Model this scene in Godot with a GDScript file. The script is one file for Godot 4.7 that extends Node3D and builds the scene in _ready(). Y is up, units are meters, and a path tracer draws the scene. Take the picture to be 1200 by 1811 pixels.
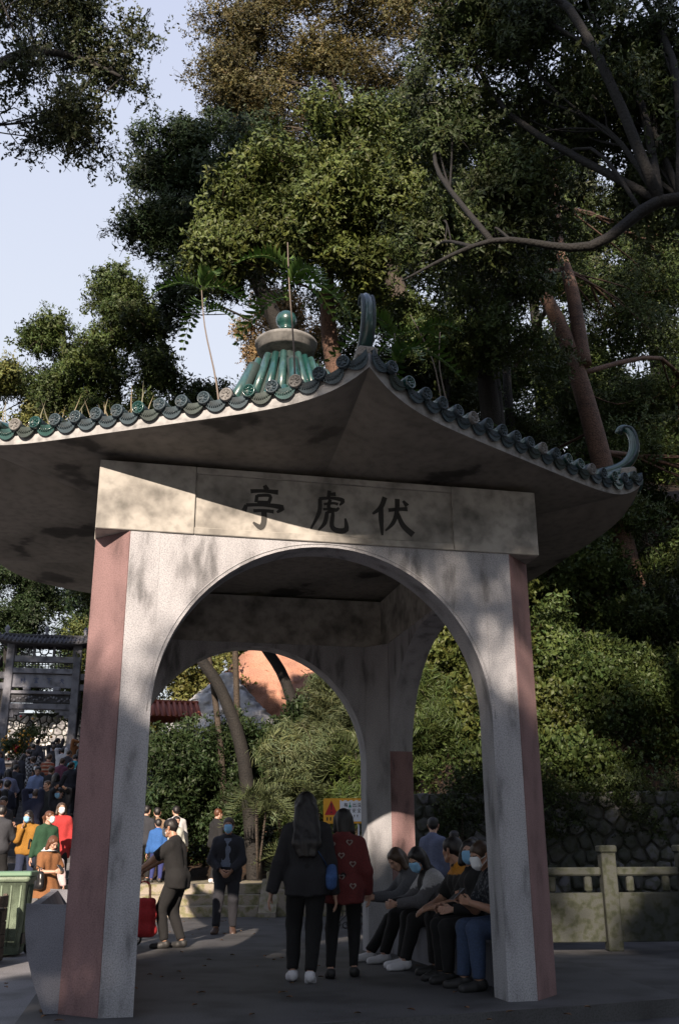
extends Node3D

const YAW := 0.22586            # turn of the pavilion to the lens
const MID := Vector3(-0.6325, 0.0, -10.546)
const HX := 1.985               # half width, half depth of the pavilion
const HZ := 2.35
var rng := RandomNumberGenerator.new()
var used := {}
var M := {}
var nz := FastNoiseLite.new()
var tex := {}


# ---------------------------------------------------------------- naming
func numbered(called: String) -> String:
	var n: int = used.get(called, 0)
	used[called] = n + 1
	return called if n == 0 else "%s_%03d" % [called, n]

func tag(o: Node3D, label: String, category: String, group := "") -> Node3D:
	o.set_meta("label", label)
	o.set_meta("category", category)
	if group != "": o.set_meta("group", group)
	return o

func thing(called: String, label: String, category: String, at := Vector3.ZERO, turn := 0.0, group := "") -> Node3D:
	var o := Node3D.new()
	o.name = numbered(called)
	add_child(o, true)
	o.position = at
	o.rotation.y = turn
	return tag(o, label, category, group)

func put(called: String, mesh: Mesh, m: Material, parent: Node = null, xf := Transform3D()) -> MeshInstance3D:
	var o := MeshInstance3D.new()
	o.name = numbered(called) if parent == null else called
	o.mesh = mesh
	if m: o.material_override = m
	(self if parent == null else parent).add_child(o, true)
	o.transform = xf
	return o

func obj(called: String, st: SurfaceTool, m: Material, parent: Node = null, xf := Transform3D()) -> MeshInstance3D:
	st.generate_normals()
	return put(called, st.commit(), m, parent, xf)

func struct(called: String, st: SurfaceTool, m: Material) -> MeshInstance3D:
	var o := obj(called, st, m)
	o.set_meta("kind", "structure")
	return o

func W(r: float, y: float, f: float) -> Vector3:
	return Vector3(r, y, -f)

func P(u: float, y: float, v: float) -> Vector3:       # pavilion axes to world
	return MID + Basis(Vector3.UP, YAW) * Vector3(u, y, v)

# ---------------------------------------------------------------- shapes
func begin(flat := false) -> SurfaceTool:
	var st := SurfaceTool.new()
	st.begin(Mesh.PRIMITIVE_TRIANGLES)
	if flat: st.set_smooth_group(-1)
	return st

func tri(st: SurfaceTool, a: Vector3, b: Vector3, c: Vector3) -> void:   # counterclockwise from outside
	st.add_vertex(a); st.add_vertex(c); st.add_vertex(b)

func quad(st: SurfaceTool, a: Vector3, b: Vector3, c: Vector3, d: Vector3) -> void:
	tri(st, a, b, c); tri(st, a, c, d)

func box(st: SurfaceTool, c: Vector3, s: Vector3, bev := 0.0, b := Basis()) -> void:
	st.set_smooth_group(-1)
	var h := s * 0.5
	var e: float = minf(bev, minf(h.x, minf(h.y, h.z)) * 0.45)
	var v := func(x: float, y: float, z: float) -> Vector3: return c + b * Vector3(x, y, z)
	if e <= 0.0:
		var p := []
		for k in 8:
			p.append(v.call(h.x * (1 if k & 1 else -1), h.y * (1 if k & 2 else -1), h.z * (1 if k & 4 else -1)))
		quad(st, p[4], p[5], p[7], p[6]); quad(st, p[1], p[0], p[2], p[3]); quad(st, p[5], p[1], p[3], p[7])
		quad(st, p[0], p[4], p[6], p[2]); quad(st, p[6], p[7], p[3], p[2]); quad(st, p[0], p[1], p[5], p[4])
		return
	var g := h - Vector3.ONE * e
	for s1 in [-1, 1]:
		_face(st, v.call(s1 * h.x, -g.y, -g.z), v.call(s1 * h.x, g.y, -g.z), v.call(s1 * h.x, g.y, g.z), v.call(s1 * h.x, -g.y, g.z), c)
		_face(st, v.call(-g.x, s1 * h.y, -g.z), v.call(g.x, s1 * h.y, -g.z), v.call(g.x, s1 * h.y, g.z), v.call(-g.x, s1 * h.y, g.z), c)
		_face(st, v.call(-g.x, -g.y, s1 * h.z), v.call(g.x, -g.y, s1 * h.z), v.call(g.x, g.y, s1 * h.z), v.call(-g.x, g.y, s1 * h.z), c)
		for s2 in [-1, 1]:
			_face(st, v.call(s1 * h.x, s2 * g.y, -g.z), v.call(s1 * h.x, s2 * g.y, g.z), v.call(s1 * g.x, s2 * h.y, g.z), v.call(s1 * g.x, s2 * h.y, -g.z), c)
			_face(st, v.call(s1 * h.x, -g.y, s2 * g.z), v.call(s1 * h.x, g.y, s2 * g.z), v.call(s1 * g.x, g.y, s2 * h.z), v.call(s1 * g.x, -g.y, s2 * h.z), c)
			_face(st, v.call(-g.x, s1 * h.y, s2 * g.z), v.call(g.x, s1 * h.y, s2 * g.z), v.call(g.x, s1 * g.y, s2 * h.z), v.call(-g.x, s1 * g.y, s2 * h.z), c)
			for s3 in [-1, 1]:
				var a: Vector3 = v.call(s1 * h.x, s2 * g.y, s3 * g.z)
				var d: Vector3 = v.call(s1 * g.x, s2 * h.y, s3 * g.z)
				var f: Vector3 = v.call(s1 * g.x, s2 * g.y, s3 * h.z)
				if (d - a).cross(f - a).dot(a - c) > 0: tri(st, a, d, f)
				else: tri(st, a, f, d)

func _face(st: SurfaceTool, a: Vector3, b: Vector3, c: Vector3, d: Vector3, mid: Vector3) -> void:
	if (b - a).cross(c - a).dot((a + c) * 0.5 - mid) > 0: quad(st, a, b, c, d)
	else: quad(st, a, d, c, b)

func tube(st: SurfaceTool, pts: Array, rad: Array, sides := 8, smooth := 0) -> void:
	st.set_smooth_group(smooth)
	var rings := []
	var up := Vector3(0.31, 0.2, 0.93).normalized()
	for i in pts.size():
		var t: Vector3 = (pts[mini(i + 1, pts.size() - 1)] - pts[maxi(i - 1, 0)]).normalized()
		var x := up.cross(t)
		if x.length() < 0.05: x = Vector3.RIGHT.cross(t)
		x = x.normalized()
		var y := t.cross(x)
		up = y
		# keep the frame turning slowly
		var ring := []
		for k in sides:
			var a := TAU * k / sides
			ring.append(pts[i] + (x * cos(a) + y * sin(a)) * rad[mini(i, rad.size() - 1)])
		rings.append(ring)
		up = y if absf(y.dot(t)) < 0.9 else up
	for i in rings.size() - 1:
		for k in sides:
			var n := (k + 1) % sides
			quad(st, rings[i][k], rings[i][n], rings[i + 1][n], rings[i + 1][k])
	for k in sides:
		var n := (k + 1) % sides
		tri(st, pts[0], rings[0][n], rings[0][k])
		tri(st, pts[-1], rings[-1][k], rings[-1][n])

func curve(pts: Array, per := 4) -> Array:
	var out := []
	for i in pts.size() - 1:
		var a: Vector3 = pts[maxi(i - 1, 0)]
		var d: Vector3 = pts[mini(i + 2, pts.size() - 1)]
		for k in per:
			out.append((pts[i] as Vector3).cubic_interpolate(pts[i + 1], a, d, float(k) / per))
	out.append(pts[-1])
	return out

func ramp_between(a: Array, n: int) -> Array:
	var out := []
	for i in n:
		var t := float(i) / (n - 1) * (a.size() - 1)
		var k := mini(int(t), a.size() - 2)
		out.append(lerpf(a[k], a[k + 1], t - k))
	return out

func lathe(st: SurfaceTool, prof: Array, segs := 24, xf := Transform3D()) -> void:   # prof: Vector2(radius, y) upwards
	st.set_smooth_group(0)
	for i in prof.size() - 1:
		var p: Vector2 = prof[i]
		var q: Vector2 = prof[i + 1]
		for k in segs:
			var a := TAU * k / segs
			var b := TAU * (k + 1) / segs
			var v1 := xf * Vector3(p.x * cos(a), p.y, p.x * sin(a))
			var v2 := xf * Vector3(p.x * cos(b), p.y, p.x * sin(b))
			var v3 := xf * Vector3(q.x * cos(b), q.y, q.x * sin(b))
			var v4 := xf * Vector3(q.x * cos(a), q.y, q.x * sin(a))
			if p.x < 1e-4: tri(st, v1, v4, v3)
			elif q.x < 1e-4: tri(st, v1, v4, v2)
			else: quad(st, v1, v4, v3, v2)

func prism(st: SurfaceTool, poly: Array, y0: float, y1: float, bev := 0.0) -> void:   # poly: Vector2(x, z)
	st.set_smooth_group(-1)
	var pk := PackedVector2Array(poly)
	var cl := Geometry2D.is_polygon_clockwise(pk)
	if not cl: pk.reverse()
	var top := pk
	if bev > 0:
		var ins := Geometry2D.offset_polygon(pk, -bev)
		if ins.size() == 1 and ins[0].size() == pk.size():
			top = PackedVector2Array()
			for p in pk:
				var best: Vector2 = ins[0][0]
				for q in ins[0]:
					if q.distance_to(p) < best.distance_to(p): best = q
				top.append(best)
	var n := pk.size()
	var yb := y1 - (bev if top != pk else 0.0)
	for i in n:
		var a := pk[i]
		var b := pk[(i + 1) % n]
		_out(st, Vector3(a.x, y0, a.y), Vector3(b.x, y0, b.y), Vector3(b.x, yb, b.y), Vector3(a.x, yb, a.y), pk)
		if top != pk:
			var c := top[i]
			var d := top[(i + 1) % n]
			_out(st, Vector3(a.x, yb, a.y), Vector3(b.x, yb, b.y), Vector3(d.x, y1, d.y), Vector3(c.x, y1, c.y), pk)
	var ix := Geometry2D.triangulate_polygon(top)
	for i in range(0, ix.size(), 3):
		var t: Array = [ix[i], ix[i + 1], ix[i + 2]]
		for up in [1, 0]:
			var src := top if up else pk
			var q: Array = t.map(func(k): return Vector3(src[k].x, y1 if up else y0, src[k].y))
			var s: float = (q[1] - q[0]).cross(q[2] - q[0]).y
			if (s > 0) == (up == 1): tri(st, q[0], q[1], q[2])
			else: tri(st, q[0], q[2], q[1])

func _out(st: SurfaceTool, a: Vector3, b: Vector3, c: Vector3, d: Vector3, pk: PackedVector2Array) -> void:
	var n := (b - a).cross(c - a)
	var m := (a + b) * 0.5
	var e := Vector2(n.x, n.z).normalized() * 0.002
	var inside := Geometry2D.is_point_in_polygon(Vector2(m.x, m.z) + e, pk)
	if inside: quad(st, a, d, c, b)
	else: quad(st, a, b, c, d)

# a brush stroke: a flat strip whose width changes, standing proud of the x-y plane by th
func brush(st: SurfaceTool, pts: Array, wid: Array, th: float, z := 0.0, sc := 1.0, off := Vector2.ZERO) -> void:
	st.set_smooth_group(-1)
	var fine := curve(pts.map(func(p): return Vector3(p.x, p.y, 0)), 4) if pts.size() > 2 else pts.map(func(p): return Vector3(p.x, p.y, 0))
	var ws := ramp_between(wid, fine.size())
	var l := []
	var r := []
	for i in fine.size():
		var t: Vector3 = (fine[mini(i + 1, fine.size() - 1)] - fine[maxi(i - 1, 0)]).normalized()
		var n: Vector3 = Vector3(-t.y, t.x, 0) * float(ws[i]) * 0.5
		l.append((fine[i] + n) * sc + Vector3(off.x, off.y, z))
		r.append((fine[i] - n) * sc + Vector3(off.x, off.y, z))
	var d := Vector3(0, 0, th)
	for i in fine.size() - 1:
		quad(st, r[i] + d, r[i + 1] + d, l[i + 1] + d, l[i] + d)
		quad(st, r[i], r[i + 1], r[i + 1] + d, r[i] + d)
		quad(st, l[i + 1], l[i], l[i] + d, l[i + 1] + d)
	quad(st, l[0], r[0], r[0] + d, l[0] + d)
	quad(st, r[-1], l[-1], l[-1] + d, r[-1] + d)

# ---------------------------------------------------------------- materials
func lin(r: float, g: float, b: float) -> Color:
	return Color(r, g, b).linear_to_srgb()

func noise_tex(key: String, freq: float, oct: int, stops: Array, seed := 1, size := 512, type := FastNoiseLite.TYPE_SIMPLEX_SMOOTH) -> Texture2D:
	if tex.has(key): return tex[key]
	var n := FastNoiseLite.new()
	n.noise_type = type
	n.frequency = freq
	n.fractal_octaves = oct
	n.seed = seed
	var t := NoiseTexture2D.new()
	t.width = size; t.height = size
	t.seamless = true
	t.noise = n
	var g := Gradient.new()
	var o := PackedFloat32Array()
	var c := PackedColorArray()
	for s in stops:
		o.append(s[0]); c.append(Color(s[1], s[1], s[1]) if s[1] is float else s[1])
	g.offsets = o; g.colors = c
	t.color_ramp = g
	tex[key] = t
	return t

func mat(c: Color, rough := 0.8) -> StandardMaterial3D:
	var m := StandardMaterial3D.new()
	m.albedo_color = c
	m.roughness = rough
	return m

# plaster, stone, soil: a fine grain over coarse blotches, with relief
func rough_mat(c: Color, fine: Texture2D, fine_scale: float, coarse: Texture2D, coarse_scale: float, relief := 0.3, rough := 0.85, drip := 1.0) -> StandardMaterial3D:
	var m := mat(c, rough)
	m.albedo_texture = fine
	m.uv1_triplanar = true
	m.uv1_scale = Vector3.ONE * fine_scale
	if coarse:
		m.detail_enabled = true
		m.detail_albedo = coarse
		m.detail_blend_mode = BaseMaterial3D.BLEND_MODE_MUL
		m.detail_uv_layer = BaseMaterial3D.DETAIL_UV_2
		m.uv2_triplanar = true
		m.uv2_scale = Vector3(coarse_scale, coarse_scale * drip, coarse_scale)
	if relief > 0:
		m.heightmap_enabled = true
		m.heightmap_texture = fine
		m.heightmap_scale = relief
	return m

func cloth(r: float, g: float, b: float, rough := 0.9) -> StandardMaterial3D:
	var m := mat(lin(r, g, b), rough)
	m.rim_enabled = true
	m.rim = 0.05
	m.rim_tint = 0.7
	m.albedo_texture = tex.weave
	m.uv1_triplanar = true
	m.uv1_scale = Vector3.ONE * 3.0
	return m

func leaf_mat(r: float, g: float, b: float, back := 0.75, rough := 0.5) -> StandardMaterial3D:
	var m := mat(lin(r, g, b), rough)
	m.vertex_color_use_as_albedo = true
	m.metallic_specular = 0.32
	m.backlight_enabled = true
	m.backlight = lin(r * back * 1.1, g * back * 1.2, b * back * 0.7)
	return m

func make_materials() -> void:
	noise_tex("grain", 0.11, 4, [[0.0, 0.55], [0.45, 0.9], [1.0, 1.0]], 3)
	noise_tex("pebble", 0.25, 3, [[0.0, 0.7], [0.42, 0.88], [0.6, 0.95], [1.0, 1.0]], 5)
	noise_tex("blotch", 0.010, 6, [[0.0, 0.55], [0.3, 0.78], [0.55, 0.93], [1.0, 1.0]], 7)
	noise_tex("stain", 0.007, 7, [[0.0, 0.25], [0.20, 0.4], [0.27, 0.78], [0.55, 0.93], [1.0, 1.0]], 12)
	noise_tex("weave", 0.05, 4, [[0.0, 0.75], [1.0, 1.0]], 21, 256)
	noise_tex("bark", 0.05, 5, [[0.0, 0.3], [0.5, 0.75], [1.0, 1.0]], 9)
	noise_tex("soil", 0.05, 5, [[0.0, Color(0.36, 0.30, 0.24)], [0.45, Color(0.62, 0.50, 0.38)], [0.6, Color(0.85, 0.62, 0.45)], [1.0, Color(1, 0.78, 0.58)]], 15)
	noise_tex("moss", 0.018, 5, [[0.0, Color(0.55, 0.6, 0.4)], [0.42, Color(0.9, 0.92, 0.8)], [0.55, Color(1, 1, 1)], [1.0, Color(1, 1, 1)]], 19)
	noise_tex("streak", 0.014, 6, [[0.0, 0.55], [0.2, 0.74], [0.36, 0.9], [0.6, 0.96], [1.0, 1.0]], 27)
	noise_tex("soft", 0.03, 5, [[0.0, 0.8], [0.5, 0.95], [1.0, 1.0]], 33)
	M.grey = rough_mat(lin(0.44, 0.44, 0.46), tex.pebble, 0.55, tex.streak, 0.55, 0.25, 0.85, 0.3)
	M.pink = rough_mat(lin(0.29, 0.178, 0.175), tex.pebble, 0.55, tex.streak, 0.6, 0.25, 0.85, 0.3)
	M.plaster = rough_mat(lin(0.33, 0.30, 0.26), tex.grain, 0.7, tex.stain, 0.33, 0.08)
	M.cream = rough_mat(lin(0.44, 0.42, 0.38), tex.soft, 0.5, tex.blotch, 0.35, 0.04)
	M.limewash = rough_mat(lin(0.42, 0.42, 0.42), tex.soft, 1.2, tex.streak, 0.9, 0.15)
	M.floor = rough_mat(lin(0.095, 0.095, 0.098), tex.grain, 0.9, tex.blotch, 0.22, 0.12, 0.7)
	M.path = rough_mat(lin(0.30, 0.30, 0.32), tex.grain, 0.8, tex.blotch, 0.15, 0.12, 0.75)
	M.step = rough_mat(lin(0.32, 0.28, 0.23), tex.grain, 1.1, tex.moss, 0.4, 0.2)
	M.stone = rough_mat(lin(0.07, 0.072, 0.072), tex.grain, 1.3, tex.moss, 0.6, 0.4)
	M.stone_b = rough_mat(lin(0.12, 0.12, 0.135), tex.grain, 1.7, tex.moss, 0.8, 0.4)
	M.stone_c = rough_mat(lin(0.05, 0.055, 0.048), tex.grain, 1.5, tex.moss, 0.7, 0.4)
	M.mortar = rough_mat(lin(0.06, 0.062, 0.055), tex.pebble, 2.0, tex.moss, 0.5, 0.4)
	M.granite = rough_mat(lin(0.24, 0.245, 0.28), tex.pebble, 0.8, tex.blotch, 0.3, 0.2)
	M.soil = rough_mat(lin(0.05, 0.042, 0.028), tex.soil, 0.6, tex.moss, 0.12, 1.5)
	M.clay = rough_mat(lin(0.60, 0.30, 0.20), tex.grain, 0.25, tex.blotch, 0.08, 2.0)
	M.bark = rough_mat(lin(0.12, 0.09, 0.065), tex.bark, 0.8, tex.blotch, 0.35, 2.0)
	M.bark_red = rough_mat(lin(0.25, 0.14, 0.095), tex.bark, 0.8, tex.blotch, 0.35, 2.0)
	M.bark_black = rough_mat(lin(0.016, 0.014, 0.012), tex.bark, 0.8, tex.blotch, 0.35, 2.0)
	M.bark_dark = rough_mat(lin(0.028, 0.024, 0.02), tex.bark, 0.8, tex.blotch, 0.35, 2.0)
	M.glaze = mat(lin(0.010, 0.060, 0.052), 0.35)
	M.glaze.clearcoat_enabled = true
	M.glaze.clearcoat = 0.8
	M.glaze.clearcoat_roughness = 0.12
	M.glaze.albedo_texture = tex.blotch
	M.glaze.uv1_triplanar = true
	M.glaze.uv1_scale = Vector3.ONE * 2.0
	M.glaze_blue = M.glaze.duplicate()
	M.glaze_blue.albedo_color = lin(0.035, 0.060, 0.075)
	M.glaze_blue.roughness = 0.6
	M.glaze_blue.clearcoat = 0.15
	M.glaze_pale = M.glaze.duplicate()
	M.glaze_pale.albedo_color = lin(0.032, 0.088, 0.080)
	M.trough = rough_mat(lin(0.045, 0.07, 0.062), tex.grain, 1.2, tex.blotch, 0.6, 0.2, 0.6)
	M.ink = mat(lin(0.025, 0.024, 0.022), 0.75)
	M.black = cloth(0.008, 0.008, 0.009)
	M.rubber = mat(lin(0.02, 0.02, 0.02), 0.6)
	M.metal = mat(lin(0.3, 0.3, 0.32), 0.4)
	M.metal.metallic = 0.8

# ---------------------------------------------------------------- people
# bones: [a, b, ra, rb, flat_end]; joined by a smooth minimum on a grid and meshed as surface nets
func net(bones: Array, cell: float, k: float, wrinkle := 0.0, holes: Array = []) -> Array:
	var lo := Vector3.INF
	var hi := -Vector3.INF
	for b in bones:
		var r: float = maxf(b[2], b[3]) + k + 2.0 * cell
		lo = lo.min((b[0] as Vector3).min(b[1]) - Vector3.ONE * r)
		hi = hi.max((b[0] as Vector3).max(b[1]) + Vector3.ONE * r)
	var nx := int((hi.x - lo.x) / cell) + 2
	var ny := int((hi.y - lo.y) / cell) + 2
	var nzz := int((hi.z - lo.z) / cell) + 2
	var sl := nx * ny
	var v := PackedFloat32Array()
	v.resize(sl * nzz)
	v.fill(1.0)
	var ik := 0.25 / k
	for b in bones:
		var a: Vector3 = b[0]
		var ab: Vector3 = b[1] - a
		var len2 := maxf(ab.length_squared(), 1e-9)
		var ln := sqrt(len2)
		var ra: float = b[2]
		var dr: float = b[3] - ra
		var flat: bool = b.size() > 4 and b[4]
		var m := maxf(ra, b[3]) + k + cell
		var blo: Vector3 = ((a.min(b[1]) - Vector3.ONE * m - lo) / cell).floor()
		var bhi: Vector3 = ((a.max(b[1]) + Vector3.ONE * m - lo) / cell).ceil()
		var x0 := maxi(int(blo.x), 0); var x1 := mini(int(bhi.x), nx - 1)
		var inv := 1.0 / len2
		for z in range(maxi(int(blo.z), 0), mini(int(bhi.z), nzz - 1) + 1):
			for y in range(maxi(int(blo.y), 0), mini(int(bhi.y), ny - 1) + 1):
				var row := z * sl + y * nx
				var q := Vector3(lo.x - a.x, lo.y + y * cell - a.y, lo.z + z * cell - a.z)
				for x in range(x0, x1 + 1):
					var p := Vector3(q.x + x * cell, q.y, q.z)
					var tr := p.dot(ab) * inv
					var t := clampf(tr, 0.0, 1.0)
					var d := p.distance_to(ab * t) - ra - dr * t
					if flat and tr > 1.0: d = maxf(d, (tr - 1.0) * ln)
					var e := v[row + x]
					var h := k - absf(e - d)
					v[row + x] = minf(e, d) if h <= 0.0 else minf(e, d) - h * h * ik
	for hbone in holes:
		var a: Vector3 = hbone[0]
		var r: float = hbone[1]
		for z in nzz:
			for y in ny:
				for x in nx:
					var p := lo + Vector3(x, y, z) * cell
					var s: Vector3 = hbone[2] if hbone.size() > 2 else Vector3.ONE
					var d := ((p - a) / s).length() - r
					v[z * sl + y * nx + x] = maxf(v[z * sl + y * nx + x], -d)
	return mesh_field(v, nx, ny, nzz, lo, cell, wrinkle)

func mesh_field(v: PackedFloat32Array, nx: int, ny: int, nzz: int, lo: Vector3, cell: float, wrinkle := 0.0) -> Array:
	var sl := nx * ny
	var id := PackedInt32Array()
	id.resize(sl * nzz)
	id.fill(-1)
	var vs := PackedVector3Array()
	var ix := PackedInt32Array()
	var off := [0, 1, nx, nx + 1, sl, sl + 1, sl + nx, sl + nx + 1]
	var cor := [Vector3(0, 0, 0), Vector3(1, 0, 0), Vector3(0, 1, 0), Vector3(1, 1, 0), Vector3(0, 0, 1), Vector3(1, 0, 1), Vector3(0, 1, 1), Vector3(1, 1, 1)]
	var ed := [0, 1, 2, 3, 4, 5, 6, 7, 0, 2, 1, 3, 4, 6, 5, 7, 0, 4, 1, 5, 2, 6, 3, 7]
	var far := cell * 1.8
	for z in nzz - 1:
		for y in ny - 1:
			var base := z * sl + y * nx
			for x in nx - 1:
				var i := base + x
				var v0 := v[i]
				if v0 > far or v0 < -far: continue
				var s := 0
				if v0 < 0.0: s += 1
				if v[i + 1] < 0.0: s += 1
				if v[i + nx] < 0.0: s += 1
				if v[i + nx + 1] < 0.0: s += 1
				if v[i + sl] < 0.0: s += 1
				if v[i + sl + 1] < 0.0: s += 1
				if v[i + sl + nx] < 0.0: s += 1
				if v[i + sl + nx + 1] < 0.0: s += 1
				if s == 0 or s == 8: continue
				var sum := Vector3.ZERO
				var n := 0
				for e in range(0, 24, 2):
					var fa := v[i + off[ed[e]]]
					var fb := v[i + off[ed[e + 1]]]
					if (fa < 0.0) != (fb < 0.0):
						sum += (cor[ed[e]] as Vector3).lerp(cor[ed[e + 1]], fa / (fa - fb))
						n += 1
				var p := lo + (Vector3(x, y, z) + sum / n) * cell
				if wrinkle > 0.0:
					p += Vector3(nz.get_noise_3d(p.x * 9, p.y * 5 + p.x * 4, p.z * 9), 0, nz.get_noise_3d(p.x * 9 + 50, p.y * 5 - p.x * 4, p.z * 9)) * wrinkle
				id[i] = vs.size()
				vs.append(p)
				if x == 0 or y == 0 or z == 0: continue
				# quads round the three edges that start at this corner
				for ax in 3:
					var o: int = [1, nx, sl][ax]
					var fb := v[i + o]
					if (v0 < 0.0) == (fb < 0.0): continue
					var o1: int = [nx, sl, 1][ax]
					var o2: int = [sl, 1, nx][ax]
					var a := id[i]
					var b := id[i - o1]
					var c := id[i - o1 - o2]
					var d := id[i - o2]
					if a < 0 or b < 0 or c < 0 or d < 0: continue
					if v0 < 0.0: ix.append_array([a, c, b, a, d, c])
					else: ix.append_array([a, b, c, a, c, d])
	return [vs, ix]

func net_mesh(n: Array, colors = null) -> ArrayMesh:
	var arr := []
	arr.resize(Mesh.ARRAY_MAX)
	arr[Mesh.ARRAY_VERTEX] = n[0]
	arr[Mesh.ARRAY_INDEX] = n[1]
	if colors != null: arr[Mesh.ARRAY_COLOR] = colors
	var st := SurfaceTool.new()
	st.create_from_arrays(arr)
	st.generate_normals()
	return st.commit()

func ik(a: Vector3, c: Vector3, l1: float, l2: float, pole: Vector3) -> Vector3:
	var d := c - a
	var l := minf(d.length(), (l1 + l2) * 0.999)
	var dir := d.normalized()
	var x := (l1 * l1 - l2 * l2 + l * l) / (2.0 * l)
	var h := sqrt(maxf(l1 * l1 - x * x, 0.0))
	var pd := (pole - dir * pole.dot(dir)).normalized()
	return a + dir * x + pd * h

var heads := {}
var hairs := {}
var hand_mesh := {}
var shoe_mesh: Mesh
var mask_mesh: Mesh

func make_head(fem: bool) -> Mesh:
	# origin at the middle of the head, face towards +z, 0.235 m tall
	var b := [
		[Vector3(0, 0.035, -0.02), Vector3(0, 0.03, 0.012), 0.078, 0.075],
		[Vector3(0, 0.0, 0.02), Vector3(0, -0.06, 0.032), 0.066, 0.046 if fem else 0.05],
		[Vector3(-0.022, -0.088, 0.052), Vector3(0.022, -0.088, 0.052), 0.022, 0.022],
		[Vector3(-0.05, -0.05, 0.0), Vector3(-0.018, -0.09, 0.045), 0.025, 0.02],
		[Vector3(0.05, -0.05, 0.0), Vector3(0.018, -0.09, 0.045), 0.025, 0.02],
		[Vector3(0, 0.008, 0.088), Vector3(0, -0.03, 0.104), 0.009, 0.012],
		[Vector3(-0.011, -0.034, 0.09), Vector3(0.011, -0.034, 0.09), 0.010, 0.010],
		[Vector3(-0.03, 0.022, 0.078), Vector3(0.03, 0.022, 0.078), 0.012, 0.012],
		[Vector3(-0.016, -0.06, 0.082), Vector3(0.016, -0.06, 0.082), 0.010, 0.010],
		[Vector3(-0.036, -0.018, 0.066), Vector3(-0.03, -0.03, 0.068), 0.02, 0.02],
		[Vector3(0.036, -0.018, 0.066), Vector3(0.03, -0.03, 0.068), 0.02, 0.02],
		[Vector3(0, -0.06, -0.025), Vector3(0, -0.15, -0.03), 0.052, 0.05],
	]
	for s in [-1.0, 1.0]:
		b.append([Vector3(s * 0.077, 0.012, -0.012), Vector3(s * 0.073, -0.03, -0.004), 0.014, 0.009])
		b.append([Vector3(s * 0.084, 0.016, -0.022), Vector3(s * 0.079, -0.02, -0.016), 0.009, 0.007])
	var n := net(b, 0.005, 0.016, 0.0, [[Vector3(-0.031, 0.002, 0.092), 0.014, Vector3(1.2, 0.8, 1)], [Vector3(0.031, 0.002, 0.092), 0.014, Vector3(1.2, 0.8, 1)]])
	var col := PackedColorArray()
	for p in n[0]:
		var c := Color(1, 1, 1)
		var e := Vector2((absf(p.x) - 0.031) / 1.4, p.y - 0.002)
		if p.z > 0.05:
			if e.length() < 0.0062: c = Color(0.06, 0.05, 0.05)
			elif e.length() < 0.010: c = Color(0.9, 0.95, 1.1)
			if absf(p.y - 0.024) < 0.005 and absf(absf(p.x) - 0.032) < 0.018: c = Color(0.12, 0.11, 0.12)
			if absf(p.y + 0.06) < 0.007 and absf(p.x) < 0.022: c = Color(0.85, 0.5, 0.5)
			if absf(p.y + 0.06) < 0.0022 and absf(p.x) < 0.022: c = Color(0.4, 0.2, 0.2)
		col.append(c)
	return net_mesh(n, col)

func make_hand(curl: float) -> Mesh:
	# wrist at the origin, fingers towards -y, palm facing +x (towards the body of a left hand hanging down is -x), thumb to +z
	var b := [
		[Vector3(0, 0, -0.012), Vector3(0, -0.075, -0.026), 0.015, 0.013],
		[Vector3(0, 0, 0.0), Vector3(0, -0.08, -0.004), 0.016, 0.013],
		[Vector3(0, 0, 0.012), Vector3(0, -0.078, 0.018), 0.015, 0.013],
		[Vector3(0, 0.03, 0), Vector3(0, 0, 0), 0.025, 0.022],
	]
	var zs := [-0.031, -0.011, 0.009, 0.028]
	var ls := [0.058, 0.074, 0.08, 0.07]
	for i in 4:
		var p := Vector3(0, -0.082 + absf(i - 1.6) * 0.004, zs[i])
		var ang := 0.12
		for j in 3:
			ang += curl * [0.5, 0.8, 0.6][j]
			var q: Vector3 = p + Vector3(sin(ang), -cos(ang), 0.02 * (i - 1.5)) * ls[i] * [0.45, 0.31, 0.24][j]
			b.append([p, q, 0.0095 - j * 0.0006, 0.009 - j * 0.0008])
			p = q
	var t0 := Vector3(0.004, -0.022, 0.022)
	var t1 := t0 + Vector3(0.012, -0.03, 0.024)
	var t2 := t1 + Vector3(0.014 + curl * 0.01, -0.028, 0.006 - curl * 0.008)
	b.append([t0, t1, 0.014, 0.011]); b.append([t1, t2, 0.0105, 0.009])
	var n := net(b, 0.0045, 0.007)
	var col := PackedColorArray()
	col.resize(n[0].size()); col.fill(Color(1, 1, 1))
	return net_mesh(n, col)

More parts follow.
